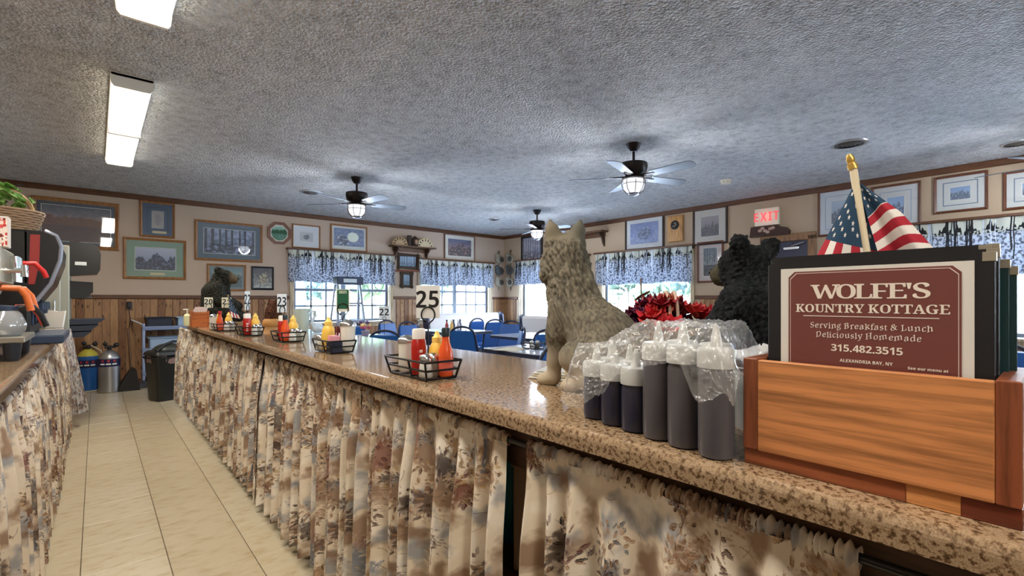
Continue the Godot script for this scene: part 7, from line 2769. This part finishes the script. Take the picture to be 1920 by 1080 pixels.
# ============================ outdoors =======================================
func build_outside() -> void:
	var st := mb()
	var nz := noise(FastNoiseLite.TYPE_SIMPLEX_SMOOTH, 0.05, 3, 3)
	sheet(st, 40, 40, func(s, t):
		var x: float = lerpf(-70.0, 130.0, s)
		var z: float = lerpf(-130.0, 70.0, t)
		return [Vector3(x, -0.45 + 0.12 * nz.get_noise_2d(x, z) * clampf((absf(x) + absf(z) - 14.0) * 0.1, 0, 1), z), Vector2(s, t)])
	struct("ground", st, triplanar(ntex(noise(FastNoiseLite.TYPE_SIMPLEX_SMOOTH, 0.03, 9, 5), 256, ramp([[0.0, Color(0.50, 0.56, 0.38)], [0.5, Color(0.60, 0.65, 0.46)], [1.0, Color(0.72, 0.74, 0.58)]])), Color.WHITE, Vector3.ONE * 0.12, 0.95))
	var gravel := mat(rgb(222, 216, 204), 0.9)
	st = mb()
	box(st, Vector3(2.0, -0.33, -17.0), Vector3(60.0, 0.05, 16.2), 0.02)
	struct("road", st, gravel)
	st = mb()
	box(st, Vector3(26.0, -0.33, 2.0), Vector3(4.0, 0.05, 52.0), 0.02, Basis(Vector3.UP, 0.12))
	struct("pavement", st, gravel)
	st = mb()
	box(st, Vector3(11.4, -0.335, -1.4), Vector3(7.6, 0.05, 15.0), 0.02)  # unseen pale strip, added to bounce daylight up to the ceiling
	struct("pavement", st, gravel)
	# stone bank beyond the lawn
	var r := RandomNumberGenerator.new()
	r.seed = 15
	st = mb()
	for i in 160:
		ball(st, Vector3(39.5 + r.randf_range(-1.5, 1.5), -0.3 + r.randf_range(-0.1, 0.25), -20.0 + i * 0.30), Vector3(r.randf_range(0.3, 0.7), r.randf_range(0.2, 0.45), r.randf_range(0.3, 0.7)), 7, 5)
	var bank := solo("stone_bank", st, mat(rgb(196, 190, 182), 0.9), "low bank of pale stones beyond the lawn outside the window wall", "stones")
	bank.set_meta("kind", "stuff")
	# trees
	var spots := []
	for i in 17:
		var a := deg_to_rad(-12.0 + 7.4 * i)
		var d := r.randf_range(42.0, 62.0)
		spots.append([Vector3(sin(a) * d, -0.45, -cos(a) * d), r.randf_range(5.5, 10.0)])
	spots.append([Vector3(30.0, -0.45, -14.0), 7.0])
	spots.append([Vector3(34.0, -0.45, -6.0), 8.0])
	for i in spots.size():
		tree(spots[i][0], spots[i][1], i)
	# lawn swing frames and a folded umbrella, pale in the glare
	var o := thing("patio_umbrella", "folded pale grey patio umbrella outside the wide grid window", "umbrella", Vector3(3.75, -0.31, -12.6))
	st = mb()
	rod(st, Vector3(0, 0, 0), Vector3(0, 2.7, 0), 0.03, 8)
	cyl(st, Vector3.ZERO, 0.25, 0.08, 16, 0.02)
	part("pole", st, M.white, o)
	st = mb()
	lathe(st, [Vector2(0.10, 0.95), Vector2(0.26, 1.1), Vector2(0.30, 1.4), Vector2(0.2, 2.2), Vector2(0.04, 2.75), Vector2(0, 2.78)], 14)
	part("canopy", st, mat(rgb(104, 122, 148), 0.8), o)
	for k in 3:
		o = thing("lawn_chair", ["white slatted lawn chair outside below the folded umbrella", "white slatted lawn chair outside beyond the step ladder", "white slatted lawn chair outside at the window's far side"][k], "chair", Vector3([2.9, 4.5, 6.0][k], -0.31, -11.6 - 0.4 * k), [0.5, -0.3, -0.8][k])
		for i in 5:
			st = mb()
			box(st, Vector3(-0.22 + 0.11 * i, 0.72 - 0.02 * absi(i - 2), -0.28), Vector3(0.09, 0.78 - 0.05 * absi(i - 2), 0.02), 0.004, Basis(Vector3.RIGHT, -0.35))
			part("back_slat", st, M.white, o)
			st = mb()
			box(st, Vector3(0, 0.36 - 0.02 * i, -0.12 + 0.11 * i), Vector3(0.54, 0.02, 0.09), 0.004)
			part("seat_slat", st, M.white, o)
		for s: float in [-1.0, 1.0]:
			st = mb()
			box(st, Vector3(s * 0.33, 0.56, 0.08), Vector3(0.12, 0.022, 0.70), 0.004)
			box(st, Vector3(s * 0.30, 0.28, 0.36), Vector3(0.03, 0.56, 0.09), 0.004)
			box(st, Vector3(s * 0.29, 0.24, -0.02), Vector3(0.03, 0.10, 0.95), 0.004, Basis(Vector3.RIGHT, 0.28))
			part("arm", st, M.white, o)

func tree(at: Vector3, h: float, i: int) -> void:
	var o := thing("tree", ["round leafy tree in the pale treeline beyond the windows", "tall blue green tree in the pale treeline beyond the windows", "light green bushy tree in the pale treeline beyond the windows"][i % 3], "tree", at, 0.0, "treeline seen through the windows, %s" % ["round trees", "tall trees", "bushy trees"][i % 3])
	var r := RandomNumberGenerator.new()
	r.seed = 100 + i
	var st := mb()
	tube(st, [Vector3.ZERO, Vector3(0.1, h * 0.3, 0), Vector3(0, h * 0.6, 0.1), Vector3(0.1, h * 0.85, 0)], 0.20, 7, false, 0.05)
	part("trunk", st, mat(rgb(110, 96, 84), 0.9), o)
	if not T.has("leafcard"):
		var lf := mb()
		sheet(lf, 2, 3, func(s, t): return [Vector3((s - 0.5) * 0.34 * sin(PI * clampf(t, 0.12, 0.9)), 0.05 * absf(s - 0.5), 0.42 * (t - 0.5)), Vector2(s, t)])
		T.leafcard = mesh_of(lf)
	var mm := MultiMesh.new()
	mm.transform_format = MultiMesh.TRANSFORM_3D
	mm.mesh = T.leafcard
	var n := 1500
	mm.instance_count = n
	var blobs := []
	for k in 11:
		var q := r.randf_range(0.3, 0.95)
		blobs.append([Vector3(r.randf_range(-1, 1) * h * 0.30 * (1.15 - q), h * q, r.randf_range(-1, 1) * h * 0.30 * (1.15 - q)), h * r.randf_range(0.14, 0.24)])
	for k in n:
		var b: Array = blobs[k % blobs.size()]
		var d := Vector3(r.randfn(), r.randfn(), r.randfn()).normalized()
		var B := axis_basis((d + Vector3(0, 0.5, 0)).normalized()) * Basis(Vector3.UP, r.randf() * TAU)
		mm.set_instance_transform(k, Transform3D(B.scaled(Vector3.ONE * r.randf_range(1.0, 2.2)), b[0] + d * b[1] * pow(r.randf(), 0.35)))
	var c := MultiMeshInstance3D.new()
	c.name = "crown"
	c.multimesh = mm
	var m: StandardMaterial3D = mat([rgb(96, 116, 90), rgb(88, 110, 108), rgb(114, 132, 96)][i % 3], 0.8)
	c.material_override = m
	c.set_meta("kind", "stuff")
	o.add_child(c)
